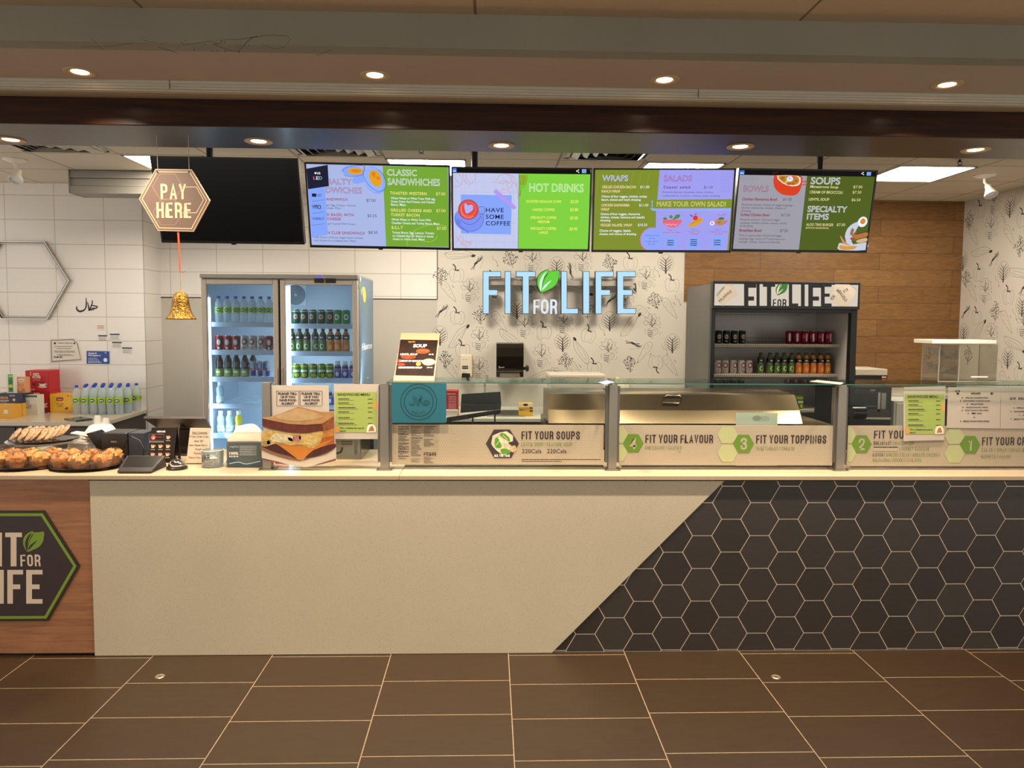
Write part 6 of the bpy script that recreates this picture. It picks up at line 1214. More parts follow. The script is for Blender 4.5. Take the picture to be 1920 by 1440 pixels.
MB().box(x0+.015, x1-.015, 5.488, 5.4995, .1, Z(1680, 756, 5.5), M('#dcd6c8', r=.35)).build('door', t, bevel=.003)
# side counter along the oak wall
t = thing('side_counter', 'dark base counter with a pale top standing before the oak plank wall', 'counter', (4.0, 7.0, 0))
MB().box(X(1612, 6.55), XR-.01, 6.55, YB-.02, 1.06, 1.09, ktop).build('top', t); MB().box(X(1614, 6.6), XR-.02, 6.6, YB-.02, 0, 1.06, base_m).build('carcass', t)
x0, x1 = X(1604, 6.62, 705), X(1664, 6.62, 705)
t = thing('label_printer', 'black machine with cream lid and orange label standing before the oak wall', 'machine', ((x0+x1)/2, 6.8, 1.09)); za, zb, zc = Z(1635, 692, 6.62), Z(1635, 704, 6.62), Z(1635, 717, 6.62)
MB().box(x0, x1, 6.62, 7.0, zb, za, M('#d6cbb6', r=.4)).build('lid', t, bevel=.006)
MB().box(x0, x1-.004, 6.625, 7.0, zc, zb, M('#0f0e0d', r=.3)).box(x0+.01, x1-.01, 6.64, 7.0, 1.09, zc, M('#1a1817', r=.4)).build('body', t, bevel=.004)
s = Sheet((0, 6.6235, 1), crop=K9); s.rect(518, 482, 572, 540, M('#1a1614'), 1); s.rect(526, 490, 566, 505, M('#c8c0b0'), 2); s.rect(526, 512, 568, 528, M('#c8582a'), 2); s.mb.build('label', t)
# acrylic pastry case on the guard shelf
ac = thin('#f0ede6', refl=.0, haze=.02); ed = M('#cfc8bc', r=.15, alpha=.7); AZ = 1.4186; ay0, ay1 = 4.03, 4.19
ax0, ax1 = X(1796, ay0, 720), X(1870, ay0, 720); at = Z(1830, 645, ay0)
t = thing('pastry_case', 'empty clear acrylic pastry case on the glass shelf near the wallpaper', 'display case', ((ax0+ax1)/2, 4.1, AZ))
axb = X(1727, 4.19, 720)
m = MB().pane(axb, ax1, ay0+.002, ay0+.005, AZ+.004, at, ac).pane(axb, ax1, ay1, ay1+.003, AZ+.004, at, ac).box(ax0, ax0+.003, ay0, ay1, AZ+.004, at, ac).box(ax1-.003, ax1, ay0, ay1, AZ+.004, at, ac).box(axb, axb+.003, ay0, ay1, AZ+.004, at, ac).box(axb, ax1, ay0, ay1, AZ, AZ+.004, ac)
m.build('case', t); m = MB()
for xx in (axb, ax0, ax1-.004): m.box(xx, xx+.004, ay0, ay0+.004, AZ, at, ed).box(xx, xx+.004, ay1, ay1+.004, AZ, at, ed)
for zz in (AZ+.002, at-.004): m.box(axb, ax1, ay0, ay0+.003, zz, zz+.004, ed)
m.build('edge', t)
for k in (0, 1):
    z0 = AZ+.05+k*.085; v = [(axb+.006, ay0+.01, z0+.05), (ax0-.002, ay0+.01, z0-.01), (ax0-.002, ay1-.01, z0-.01), (axb+.006, ay1-.01, z0+.05)]; MB().extr(v, (0, 0, .003), thin('#f0e8dc', refl=.1, haze=.14)).build('sloping_shelf', t)
MB().box((ax0+ax1)/2-.04, (ax0+ax1)/2+.05, ay0-.01, ay0+.002, AZ+.028, AZ+.034, M('#f2ece0', r=.2)).build('handle', t)
m = MB().box(X(1746, ay0, 640), X(1866, ay0, 640), ay0-.012, ay1+.01, at+.001, at+.022, M('#ded3c2', r=.5)); o = m.build('white_board', org=((ax0+ax1)/2, 4.1, at+.001), bevel=.002)
tag(o, 'flat white board lying on top of the acrylic pastry case', 'board')
# papers lying on the glass shelf
for P, lb, c in (([(1122, 717.5), (1138, 713.5), (1152, 717), (1135, 721.5)], 'blue striped paper lying on the glass shelf above the third post', '#98a4b8'), ([(1518, 715.5), (1532, 713), (1582, 718), (1576, 721.5)], 'thin white papers lying on the glass shelf by the toppings panel', '#9a948c')):
    Q = [PZ(x, y, 1.4195) for x, y in P]; t = thing('loose_paper', lb, 'paper', Q[0]); MB().extr(Q, (0, 0, .002), M(c, r=.6)).build('paper', t)
    if c == '#98a4b8':
        m = MB()
        for k in range(4): a = Q[0].lerp(Q[1], .15+k*.22); b = Q[3].lerp(Q[2], .15+k*.22); m.add([a+Vector((0, 0, .0025)), b+Vector((0, 0, .0025)), b+Vector((.006, 0, .0025)), a+Vector((.006, 0, .0025))], [(0, 1, 2, 3)], M('#3c5cb0'))
        m.build('stripes', t)
# ================================================================ PAY HERE SIGN AND GOLD BELL
SGY = 3.56; KP = (0, 0, 3)
t = thing('pay_here_sign', 'brown hexagon PAY HERE sign hanging on two strings from the beam', 'sign', PY(326, 376, SGY))
hx = [(781, 1118), (874, 950), (1077, 952), (1181, 1128), (1088, 1303), (888, 1298)]
tan = M('#a88a6c', r=.5); mocha = M('#665043', r=.5); pal = M('#c6aa88', r=.5)
s = Sheet((0, SGY, 2.3), crop=KP)
MB().extr([s.at(u, 0) for u in s.px(hx)], (0, .008, 0), tan).build('plate', t)
cxh, cyh = 981, 1126; ins = lambda k: [(cxh+(x-cxh)*k, cyh+(y-cyh)*k) for x, y in hx]
s.poly(ins(.965), mocha, 1); s.stroke(ins(.905), 5, pal, 2, closed=True)
faint = M('#8d7262', r=.5)
for P in ([(985, 980), (1030, 1050), (985, 1120), (900, 1120), (858, 1050), (900, 980)], [(985, 1125), (1030, 1195), (985, 1265), (905, 1265), (862, 1195), (905, 1125)]): s.stroke(P, 3, faint, 2, closed=True)
s.stroke([(1020, 1052), (1105, 1052), (1145, 1125), (1105, 1197), (1020, 1197)], 4, pal, 2)
s.mb.build('hexagon_print', t); s.mb = MB(); s.cond('PAY', 905, 1120, 1048, 86, pal, 3, .15); s.cond('HERE', 882, 1226, 1076, 88, pal, 3, .15); s.mb.build('lettering', t)
for (a, b) in (((886, 960), (880, 2.602)), ((1062, 960), (1060, 2.602))):
    p = s.at(s.uv(*a), -8); q = Vector((s.at(s.uv(b[0], 900), 0).x, SGY+.004, 2.602)); MB().tube([p, q], .0012, M('#b9a896', r=.6), 6).build('string', t)
    MB().lathe([(0, 0), (.004, 0), (.004, .003), (0, .003)], s.at(s.uv(a[0], 966), 1), M('#2a211c'), 10, Matrix.Rotation(math.pi/2, 3, 'X')).build('screw', t)
gold = M('#745418', r=.3, metal=.8, nz=.9, nscale=130, bump=.7, bscale=150)
bt = PY(339.5, 547, SGY+.01); bb = PY(339.5, 599, SGY+.01); hb = bt.z-bb.z; k = hb/54*1.0
t = thing('glitter_bell', 'gold glitter bell hanging on an orange ribbon below the pay here sign', 'bell', bb)
wpx = abs(PY(367, 597, SGY+.01).x-PY(339.5, 597, SGY+.01).x)
MB().lathe([(wpx*r, hb*z) for r, z in ((.9, .012), (.99, 0), (1, .03), (.9, .09), (.75, .2), (.62, .4), (.57, .6), (.52, .78), (.4, .92), (.2, .99), (0, 1))], bb, gold, 28).build('bell_body', t)
MB().lathe([(0, -hb*.02), (wpx*.22, hb*.02), (wpx*.22, hb*.08), (0, hb*.12)], bb, gold, 14).build('clapper', t)
rt = PY(334, 434, SGY+.004); rm = PY(337.5, 508, SGY+.01)
m = MB(); wr = .0045; m.extr([rt+Vector((-wr, 0, 0)), rt+Vector((wr, 0, 0)), rm+Vector((wr*.7, 0, 0)), rm+Vector((-wr*.7, 0, 0))], (0, .001, 0), M('#c9542c', r=.45)); m.tube([rm+Vector((-.004, 0, -.002)), rm+Vector((.016, 0, -.006)), rm+Vector((.024, 0, -.002))], .0015, M('#7d3a28'), 6); m.build('ribbon', t)
lp = MB().tube([rm, bt+Vector((0, 0, .004))], .0012, M('#c8a45a', r=.3, metal=.8), 6); lp.tube([bt+Vector((.006*math.cos(a), 0, .006+.006*math.sin(a))) for a in (k2*math.pi/6 for k2 in range(12))], .0014, M('#c8a45a', r=.3, metal=.8), 6, closed=True); lp.build('cord', t)

# ================================================================ LEFT WALL: FRAME, CALLIGRAPHY, NOTICES
WY = YL-.001; KL = (0, 420, 3)
t = thing('hexagon_frame', 'thin silver double hexagon outline frame on the tiled wall', 'wall frame', PY(47, 600, WY)); sv = M('#b9b4ac', r=.2, metal=.85)
c = PY(47, 526, WY); r = PY(134, 526, WY).x-c.x
for nm, rr_, w, dp in (('outer_frame', 1.0, .013, .04), ('inner_frame', .945, .007, .03)):
    A = [(c.x+r*rr_*math.cos(a), c.z+r*rr_*math.sin(a)*.985) for a in (i*math.pi/3 for i in range(6))]; k2 = 1-w/r/rr_/.87
    B = [(c.x+r*rr_*k2*math.cos(a), c.z+r*rr_*k2*math.sin(a)*.985) for a in (i*math.pi/3 for i in range(6))]
    v = [(x, WY-dp, z) for x, z in A]+[(x, WY-dp, z) for x, z in B]+[(x, WY, z) for x, z in A]+[(x, WY, z) for x, z in B]; f = []
    for i in range(6): j = (i+1) % 6; f += [(i, j, j+6, i+6), (i, i+12, j+12, j), (i+6, j+6, j+18, i+18)]
    MB().add(v, f, sv).build(nm, t, bevel=.002)
ink = M('#14110f', r=.4)
s = Sheet((0, WY, 1.7), crop=KL); t = thing('calligraphy_decal', 'black Arabic halal lettering stuck on the white wall tiles', 'wall decal', PY(163, 585, WY))
for P, W_ in (([(433, 462), (432, 478), (446, 491), (466, 488), (480, 476), (486, 450), (484, 415)], [4, 9, 11, 10, 7, 8, 3]), ([(493, 440), (499, 470), (500, 488)], [3, 8, 5]), ([(503, 486), (510, 470), (520, 440), (516, 428)], [8, 7, 6, 3]), ([(500, 487), (512, 482), (522, 474), (540, 474), (550, 463)], [5, 6, 7, 7, 4]), ([(512, 462), (522, 458), (536, 462), (550, 464)], [3, 6, 7, 4]), ([(530, 474), (522, 484), (516, 482)], [5, 5, 3])): s.stroke(P, W_, ink, 1, smooth=5)
s.mb.build('lettering', t)
def wall_paper(name, label, P, base, part='paper', group=None):
    return sheet_thing(name, label, 'notice', P, WY-.0015, KL, base, group, part=part, th=.001)
t, s = wall_paper('certificate', 'white framed certificate with a curled corner taped to the wall tiles', [(278, 645), (418, 641), (445, 668), (466, 770), (282, 782)], M('#e2dcd0', r=.6))
s.stroke([(288, 655), (412, 650), (436, 675), (456, 762), (291, 774)], 5, M('#8a857c'), 2, closed=True); s.text('Certificate of Registration', 326, 672, 408, 7, ink, 2)
for k, (a, b, y) in enumerate(((305, 408, 690), (318, 400, 702), (305, 420, 716), (310, 422, 722), (320, 400, 735), (330, 415, 741))): s.dashes(a, b, y, 3, M('#77726a'), 2, k)
s.dashes(304, 352, 754, 11, ink, 2, 7); s.ell(309, 671, 6, 6, ink, 2); s.ell(418, 671, 5, 5, ink, 2); s.mb.build('certificate_print', t)
t, s = wall_paper('inspection_card', 'blue inspection notice card with white border on the wall tiles', [(484, 711), (618, 713), (621, 793), (484, 791)], M('#e4e0d8', r=.5))
s.poly([(487, 714), (615, 716), (617, 788), (487, 786)], M('#22489a', r=.4), 1); s.text('Check it!', 496, 731, 544, 9, M('#eef2fa'), 2, bold=.03); s.text('We inspect it.', 496, 743, 567, 9, M('#eef2fa'), 2, bold=.03)
for k in range(3): s.dashes(496, 545+k*8, 756+k*8, 3, M('#b8c6e4'), 2, k)
s.dashes(496, 570, 780, 4, M('#d8e0f2'), 2, 6); s.ell(593, 765, 11, 11, M('#eef2fa'), 2); s.text('*', 588, 735, 600, 14, M('#eef2fa'), 2); s.mb.build('card_print', t)
for i, (P, lb, cm_) in enumerate((([(542, 560), (592, 561), (594, 596), (543, 595)], 'small square white card with red print on the tiles, topmost of the little cards', '#b05a52'), ([(549, 624), (606, 624), (608, 654), (550, 654)], 'small white business card with dark edge above the blue notice', '#2c3350'), ([(615, 616), (676, 618), (676, 652), (616, 650)], 'small white business card touching another beside it under the square card', '#2c3350'), ([(627, 662), (688, 665), (688, 700), (628, 697)], 'small white business card between two others, above the blue notice corner', '#2c3350'), ([(685, 693), (746, 694), (746, 728), (687, 727)], 'lowest small white business card nearest the wall corner', '#2c3350'))):
    t, s = wall_paper('business_card', lb, P, M('#e8e3da', r=.5), group='small cards on the tiled wall'); x0, y0, x1, y1 = P[0][0], P[0][1], P[1][0], P[2][1]
    if i: s.rect(x0+3, y0+1, x1-3, y0+9, M(cm_), 1)
    for k in range(3): s.dashes(x0+6, x1-8, y0+(17 if i else 14)+k*7, 3, M(cm_ if not i else '#8a857c'), 1, k+i)
    s.mb.build('card_print', t)

# ================================================================ LEFT BACK COUNTER WITH TEA AND WATER
TZ = .88; ty0 = 6.17; tx1 = XC-.0
t = thing('tea_counter', 'pale topped counter with dark brown fronts below the white tiled wall', 'counter', (-4.2, 6.6, 0))
txf = X(196, ty0, 793); slab = lambda d, e, z0, z1, m_: MB().hexa([(-6, ty0+d, z0), (txf-e, ty0+d, z0), (tx1-e, YL-.001, z0), (-6, YL-.001, z0), (-6, ty0+d, z1), (txf-e, ty0+d, z1), (tx1-e, YL-.001, z1), (-6, YL-.001, z1)], m_)
slab(0, 0, TZ-.035, TZ, M('#d6c9b4', r=.12, coat=.4)).build('top', t, bevel=.002)
slab(.03, .012, .1, TZ-.035, M('#463c36', r=.5)).build('carcass', t); slab(.08, .03, 0, .1, M('#1b1917', r=.7)).build('plinth', t)
for k in range(4): x = -5.9+k*.66; MB().box(x, min(x+.65, tx1-.014), ty0+.012, ty0+.03, .12, TZ-.05, M('#4c423b', r=.45)).build('door', t, bevel=.002)
K1 = (0, 690, 6)
def box6(name, label, x0, x1, y0, y1, Y, d, col, art, zb=None, group=None): return carton(name, label, 'box', x0/6, x1/6, 690+y0/6, 690+y1/6, Y, d, M(col, r=.45), group, art=art, crop=K1, zb=TZ if zb is None else zb)
def cup_art(dx, dy):
    def f(s):
        s.text('RED', 375+dx, 85+dy, 442+dx, 28, wh, 2, bold=.03); s.text('ROSE', 366+dx, 116+dy, 458+dx, 28, wh, 2, bold=.03)
        s.dashes(372+dx, 455+dx, 138+dy, 4, wh, 2, 1); s.rect(336+dx, 40+dy, 352+dx, 88+dy, M('#e0a03a'), 2); s.ell(382+dx, 182+dy, 24, 14, M('#5a2a1c'), 2)
        s.poly([(440+dx, 168+dy), (516+dx, 166+dy), (508+dx, 200+dy), (490+dx, 206+dy), (462+dx, 206+dy), (446+dx, 200+dy)], wh, 2); s.ell(478+dx, 212+dy, 50, 12, M('#dfd2c4'), 1); s.ell(478+dx, 170+dy, 36, 7, M('#5a2416'), 3); s.stroke([(515+dx, 172+dy), (526+dx, 180+dy), (512+dx, 194+dy)], 5, wh, 2)
        s.dashes(345+dx, 392+dx, 250+dy, 14, wh, 2, 3); s.rect(545+dx, 40+dy, 549+dx, 258+dy, M('#8c1520'), 1)
    return f
b1 = box6('tea_box', 'red tea box with white cup picture, lower one of the two stacked', 312, 568, 262, 480, 6.78, .16, '#c4202c', cup_art(8, 222))
zt_ = Z(70, 690+263/6, 6.78)
b2_ = box6('tea_box', 'red tea box with white cup picture, stacked on top of the other', 291, 545, 30, 262, 6.775, .17, '#c4202c', cup_art(0, 0), zb=zt_+.0005)
sp_ = X(595/6, 6.9, 720); m = MB().box(X(545/6, 6.775, 720)+.0008, sp_, 6.83, 6.945, zt_+.0005, Z(70, 690+34/6, 6.8), M('#b01a26', r=.45)); m.build('side_flap', b2_, bevel=.001)
s = Sheet((0, 6.8294, 1), crop=K1); s.text('TEA', 552, 180, 580, 22, wh, 1, bold=.03, tilt=1.45); s.mb.build('flap_print', b2_)
def yel(s):
    s.poly([(632, 338), (645, 330), (700, 330), (714, 338), (712, 362), (700, 370), (645, 370), (632, 362)], M('#a02420'), 2); s.text('Lipton', 645, 357, 702, 14, wh, 3, bold=.02); s.text('YELLOW', 630, 414, 718, 18, brown, 2); s.text('LABEL', 642, 438, 712, 18, brown, 2); s.poly([(725, 465), (745, 440), (768, 442), (760, 468)], M('#7a3c1a'), 2); s.ell(765, 312, 12, 12, M('#c8722a'), 2); s.ell(795, 318, 8, 8, M('#c8722a'), 2)
    s.poly([(566, 480), (700, 330), (806, 300), (806, 480)], M('#f0bc3c', r=.45), 1)
box6('tea_box', 'yellow tea box with a small red badge beside the water bottles', 565, 806, 294, 480, 6.77, .13, '#eeb42c', yel)
def grn(s):
    s.rect(255, 306, 418, 330, M('#3f6a3a'), 1); s.rect(262, 338, 276, 365, M('#a84434'), 1); s.dashes(288, 330, 378, 10, M('#4a4a44'), 1, 2); s.dashes(290, 325, 402, 9, M('#4a4a44'), 1, 3)
    r_ = random.Random(4)
    for _ in range(26): x, y = r_.uniform(275, 350), r_.uniform(412, 458); a = r_.uniform(0, 3); s.poly([(x-9*math.cos(a), y-9*math.sin(a)), (x+3*math.sin(a), y-3*math.cos(a)), (x+9*math.cos(a), y+9*math.sin(a)), (x-3*math.sin(a), y+3*math.cos(a))], M('#4a5244'), 1)
box6('tea_tin', 'small white tin box with green lid and leaf drawing before the red boxes', 256, 418, 306, 492, 6.60, .1, '#dcd8cc', grn)
def org_(s): s.text('tea', 100, 458, 128, 22, M('#4a3a7a'), 2, bold=.02); s.dashes(140, 180, 454, 14, M('#b0662a'), 2, 4); s.rect(140, 400, 144, 502, M('#d8962e'), 1)
bo = box6('tea_box', 'long low yellow box carrying the navy box', -30, 252, 398, 502, 6.55, .16, '#e8b44a', org_)
zb_ = Z(20, 690+397/6, 6.55)
def orf(s): s.rect(40, 470, 92, 515, M('#f0d8a0'), 1); s.poly([(46, 478), (60, 466), (74, 476), (88, 470), (84, 508), (50, 510)], M('#f4e4bc'), 2); s.stroke([(0, 438), (80, 428), (140, 424)], 3, M('#f4cc78'), 1)
box6('tea_box', 'yellow box lying frontmost below the long low box', -40, 142, 418, 541, 6.36, .12, '#e6a93c', orf)
def nav(s):
    s.rect(-20, 322, 90, 348, M('#d89a5a'), 2); s.text('EARL GREY', -20, 343, 82, 15, M('#2a2238'), 3, bold=.02); s.dashes(105, 172, 318, 14, M('#c8c0c8'), 2, 3); s.text('ENGLISH', -20, 374, 102, 16, wh, 2, bold=.02); s.ell(158, 358, 16, 16, M('#e0b48a'), 2); s.rect(178, 290, 182, 396, M('#161a30'), 2); s.dashes(195, 245, 372, 26, M('#3a4464'), 2, 5); s.dashes(-20, 80, 386, 5, M('#b8b0b8'), 2, 8)
nb_ = box6('tea_box', 'navy tea box with orange strip resting on the long yellow box', -40, 252, 288, 396, 6.56, .14, '#2a3050', nav, zb=zb_+.0005); zn = Z(20, 690+288/6, 6.56)
def grt(s):
    s.rect(90, 72, 150, 270, M('#4a9440'), 1); s.rect(96, 80, 144, 104, M('#8cc46a'), 2); s.text('TEA', 98, 100, 142, 14, wh, 3); s.rect(96, 130, 146, 180, M('#3a7a34'), 2); s.ell(122, 205, 24, 18, M('#d8c83a'), 3); s.poly([(100, 235), (122, 218), (146, 238), (122, 262)], M('#2f6a2c'), 3)
box6('tea_box', 'slim white and green tea box standing on the navy box', 76, 172, 66, 288, 6.60, .06, '#e6e4da', grt, zb=zn+.0005)
def pch(s):
    s.ell(236, 138, 40, 18, M('#f0e4d0'), 1); s.dashes(210, 262, 145, 9, brown, 2, 3); s.dashes(205, 270, 190, 6, M('#b0643a'), 1, 4); s.dashes(200, 275, 205, 5, M('#b0643a'), 1, 5); s.ell(240, 248, 44, 28, M('#c8823a', nz=.3, nscale=60), 2); s.ell(225, 240, 20, 16, M('#e0a860'), 3)
box6('tea_box', 'peach coloured tea box standing on the navy box by the red boxes', 176, 290, 103, 286, 6.62, .06, '#e2a070', pch, zb=zn+.0005)
p = PZ(53, 774, TZ); t = thing('marker_pen', 'white marker pen with black cap lying before the white tin box', 'pen', p); d = (PZ(64, 771.5, TZ)-PZ(43, 776, TZ)).normalized(); a = PZ(43, 776, TZ)+Vector((0, 0, .007)); b = PZ(64, 771.5, TZ)+Vector((0, 0, .007))
MB().cyl(a, a.lerp(b, .45), .0065, M('#ece8de', r=.35), 12).build('barrel', t); MB().cyl(a.lerp(b, .45), b, .007, M('#141312', r=.3), 12).build('cap', t); MB().cyl(a-d*.012, a, .003, M('#141312'), 8, .006).build('tip', t)
p = PZ(87, 773, TZ); t = thing('scissors', 'black handled scissors lying on the tea counter', 'scissors', p); hz = Vector((0, 0, .008)); sc0, sc1 = PZ(100, 769.5, TZ)+hz, PZ(74, 775.5, TZ)+hz
md = sc0.lerp(sc1, .5); sd2 = Vector((.012, .02, 0))
for q in (-1, 1):
    cc = sc1.lerp(md, .3)+sd2*q*.8; MB().tube([cc+Vector((.03*math.cos(k*math.pi/7), .02*math.sin(k*math.pi/7), 0)) for k in range(14)], .006, M('#141312', r=.4), 6, closed=True).tube([cc+Vector((.025, 0, 0)), md], .006, M('#141312', r=.4), 6).build('handle', t)
    MB().extr([md+sd2*.15*q, md-sd2*.2*q, sc0+sd2*.1*q], (0, 0, .002), M('#5a5650', r=.3, metal=.8)).build('blade', t)
P = [PZ(x, y, TZ+.001) for x, y in ((120, 787.2), (143, 791.2), (174, 787.5), (152, 783.5))]
t = thing('dark_slate', 'flat dark tablet lying on the front edge of the tea counter', 'tablet', P[0]); MB().extr(P, (0, 0, .012), M('#1e2a2a', r=.15, coat=.5)).build('body', t, bevel=.002)
m = MB(); m.ngon([p.lerp((P[0]+P[2])/2, .08)+Vector((0, 0, .0125)) for p in P], M('#2c3e3c', r=.08)); m.build('screen', t)
# pack of water bottles (rows counted from the front)
WS = 1.12; w0 = MB()
big_b = bottle('proto', [(r*WS, z*1.2) for r, z in WPROF], M('#cfdde6', r=.08, alpha=.42, coat=.5), '#2346c4', [(.098, .150, .0331*WS, '#a4c83c')], [(.0338*WS, 0, .124, .6, .015, '#1f2a5e'), (.0341*WS, 0, .124, .45, .005, '#e8eef4'), (.0338*WS, 2.2, .124, .6, .015, '#1f2a5e')], name='water_bottle')
ROWN = ['front', 'second', 'third', 'back']
for j in range(4):
    Y = 6.67+j*.083; x_a = X(138.5, 6.66, 750)+.012*(j % 2); step_ = .0747
    n = 9
    for i in range(n):
        x = X(145, 6.66, 750)+i*step_+(.037 if j % 2 else 0)-.01
        if x > txf+(XC-txf)*(Y-ty0)/(YL-ty0)-.02: continue
        place(big_b, (x, Y, TZ), f'{ORD[i]} water bottle from the yellow tea box, {ROWN[j]} row of the pack on the counter', 'water bottles packed on the tea counter', random.Random(i*5+j).uniform(-.25, .25))

# ================================================================ ON THE WORKTOP
def G(px, py): return PZ(px, py, CZ)
TR = M('#0d0c0c', r=.18, coat=.4)
def tray(name, label, c, rx, ry, z, group=None):
    t = thing(name, label, 'tray', (c[0], c[1], z), group); k = ry/rx
    MB().lathe([(0, .004), (rx*.70, .004), (rx*.80, .010), (rx*.97, .017), (rx, .020), (rx, .016), (rx*.86, .006), (rx*.78, 0), (0, 0)], (c[0], c[1], z), TR, 40, sy=k).build('dish', t)
    MB().lathe([(rx*.83, .0125), (rx*.86, .0155), (rx*.89, .0148)], (c[0], c[1], z), TR, 40, sy=k).build('raised_rim', t); return t
cA, cB, cC = (X(45, 3.95, 870), 3.955), (X(161, 3.93, 870), 3.935), (X(-42, 4.0, 870), 4.0)
tray('serving_tray', 'oval black tray of muffins beside the black payment tablet', cB, .182, .145, CZ, 'black muffin trays')
tray('serving_tray', 'oval black tray of muffins between the other two muffin trays', cA, .170, .150, CZ, 'black muffin trays')
tray('serving_tray', 'oval black tray with dark chocolate muffins at the very end', cC, .16, .15, CZ, 'black muffin trays')
def muffin(label, crown, base, seed):
    t = thing('muffin', label, 'muffin', (0, 0, 0)); wob = lambda a, f: 1+.03*math.cos(a*18)*(f < .55)
    MB().lathe([(0, .0), (.034, .0), (.046, .052)], (0, 0, 0), M(base, r=.6, nz=.2, nscale=30), 36, wob=lambda a, f: 1+.03*math.cos(a*18)).build('cup', t, local=True)
    m = lump((0, 0, .058), .055, .055, .036, M(crown, r=.45, nz=.45, nscale=38, bump=.9, bscale=60, coat=.3), seed, 22, .22, 8); m.build('crown', t, local=True)
    R = random.Random(seed); m = MB()
    for _ in range(9):
        a, e = R.uniform(0, 6.28), R.uniform(.5, 1.3); m.lathe([(0, -.004), (.005, 0), (0, .004)], (.05*math.cos(a)*math.cos(e), .05*math.sin(a)*math.cos(e), .06+.035*math.sin(e)), M('#3a1c0e', r=.5), 7)
    m.build('raisin', t, local=True)
    w = MB().lathe([(.012, .001), (.044, .004), (.056, .03), (.061, .06), (.05, .088), (.028, .1), (.01, .102)], (0, 0, 0), thin('#fffaf4', refl=.10, rough=.1, bump=.9), 26, wob=lambda a, f: 1+.05*math.sin(a*7+f*9+seed)+.03*math.sin(a*13-f*14))
    w.build('plastic_wrap', t, local=True); return t
m1, m2, m3 = muffin('proto', '#d08a42', '#b87238', 1), muffin('proto', '#dca052', '#c07c40', 5), muffin('proto', '#2e1812', '#24120c', 9)
def put(c, rx, ry, offs, protos, what, grp):
    for i, (u, v) in enumerate(offs):
        row = 'front' if v < -.3 else ('back' if v > .45 else 'middle')
        n = sum(1 for q in offs[:i] if ('front' if q[1] < -.3 else ('back' if q[1] > .45 else 'middle')) == row)
        place(protos[i % len(protos)], (c[0]+u*rx, c[1]+v*ry, CZ+.0045), f'{ORD[n]} wrapped {what}, {row} row, counting toward the payment tablet', grp, i*1.7).scale = (.85, .85, .92)
put(cB, .18, .145, [(-.57, -.36), (.03, -.54), (.62, -.34), (-.58, .38), (.02, .30), (.60, .42)], (m1, m2), 'muffin on the tray beside the tablet', 'muffins on the tray beside the tablet')
put(cA, .17, .15, [(-.55, -.36), (.06, -.54), (.68, -.32), (-.56, .40), (.06, .26), (.68, .42)], (m2, m1), 'muffin on the middle tray', 'muffins on the middle tray')
put(cC, .16, .15, [(.55, -.32), (.5, .5), (-.1, .0)], (m3,), 'chocolate muffin on the end tray', 'chocolate muffins on the end tray')
# cake stand with tray and cookies
kc = (X(84, 4.22, 830), 4.22); kz = Z(84, 826, 4.22)
gl_ = thin('#dfe8e8', refl=.25, haze=.12)
t = thing('cake_stand', 'glass pedestal cake stand behind the muffin trays', 'cake stand', (kc[0], kc[1], CZ))
MB().lathe([(0, .0), (.10, .0), (.10, .008), (.05, .02), (.045, .05), (.06, kz-CZ-.012)], (kc[0], kc[1], CZ), gl_, 32).build('foot', t)
MB().lathe([(0, -.012), (.15, -.012), (.185, .002), (.19, .006), (.18, .004), (.15, -.006), (0, -.006)], (kc[0], kc[1], kz), M('#cfd4d0', r=.1, alpha=.6, coat=.6), 40).build('plate', t)
kz2 = kz-.005; tray('cookie_tray', 'round black tray of cookies on the glass cake stand', kc, .178, .16, kz2)
ck = thing('cookie', 'proto', 'cookie', (0, 0, 0))
m = MB().lathe([(0, 0), (.036, 0), (.043, .005), (.040, .010), (.02, .014), (0, .015)], (0, 0, 0), M('#e6c4a0', r=.6, nz=.3, nscale=60, bump=.6, bscale=90), 24); m.build('biscuit', ck, local=True)
R = random.Random(3); m = MB()
for _ in range(14): a, r_ = R.uniform(0, 6.28), R.uniform(0, .034); m.lathe([(.0045, 0), (.0045, .002), (0, .004)], (r_*math.cos(a), r_*math.sin(a), .013-r_*.12), M('#3c2016', r=.4), 7)
m.build('chocolate_chip', ck, local=True)
MB().lathe([(.046, .002), (.046, .012), (.02, .018), (0, .019)], (0, 0, 0), thin('#fffaf4', refl=.08, rough=.1, bump=.8), 18, wob=lambda a, f: 1+.03*math.sin(a*9)).build('plastic_wrap', ck, local=True)
for j in range(2):
    for i in range(7):
        o = ck if (i+j == 0) else copy_tree(ck)
        o.location = (kc[0]-.125+i*.036, kc[1]-.05+j*.094, kz2+.043+(.0 if i < 5 else .005*(i-4))); o.rotation_euler = (.62+.05*((i*7) % 3-1), -.62+.03*((i*5) % 3-1), .12*((i % 3)-1))
        o['label'] = f'{ORD[i]} leaning wrapped cookie in the {("front", "back")[j]} line on the stand, toward the printer'; o['group'] = 'cookies on the cake stand'
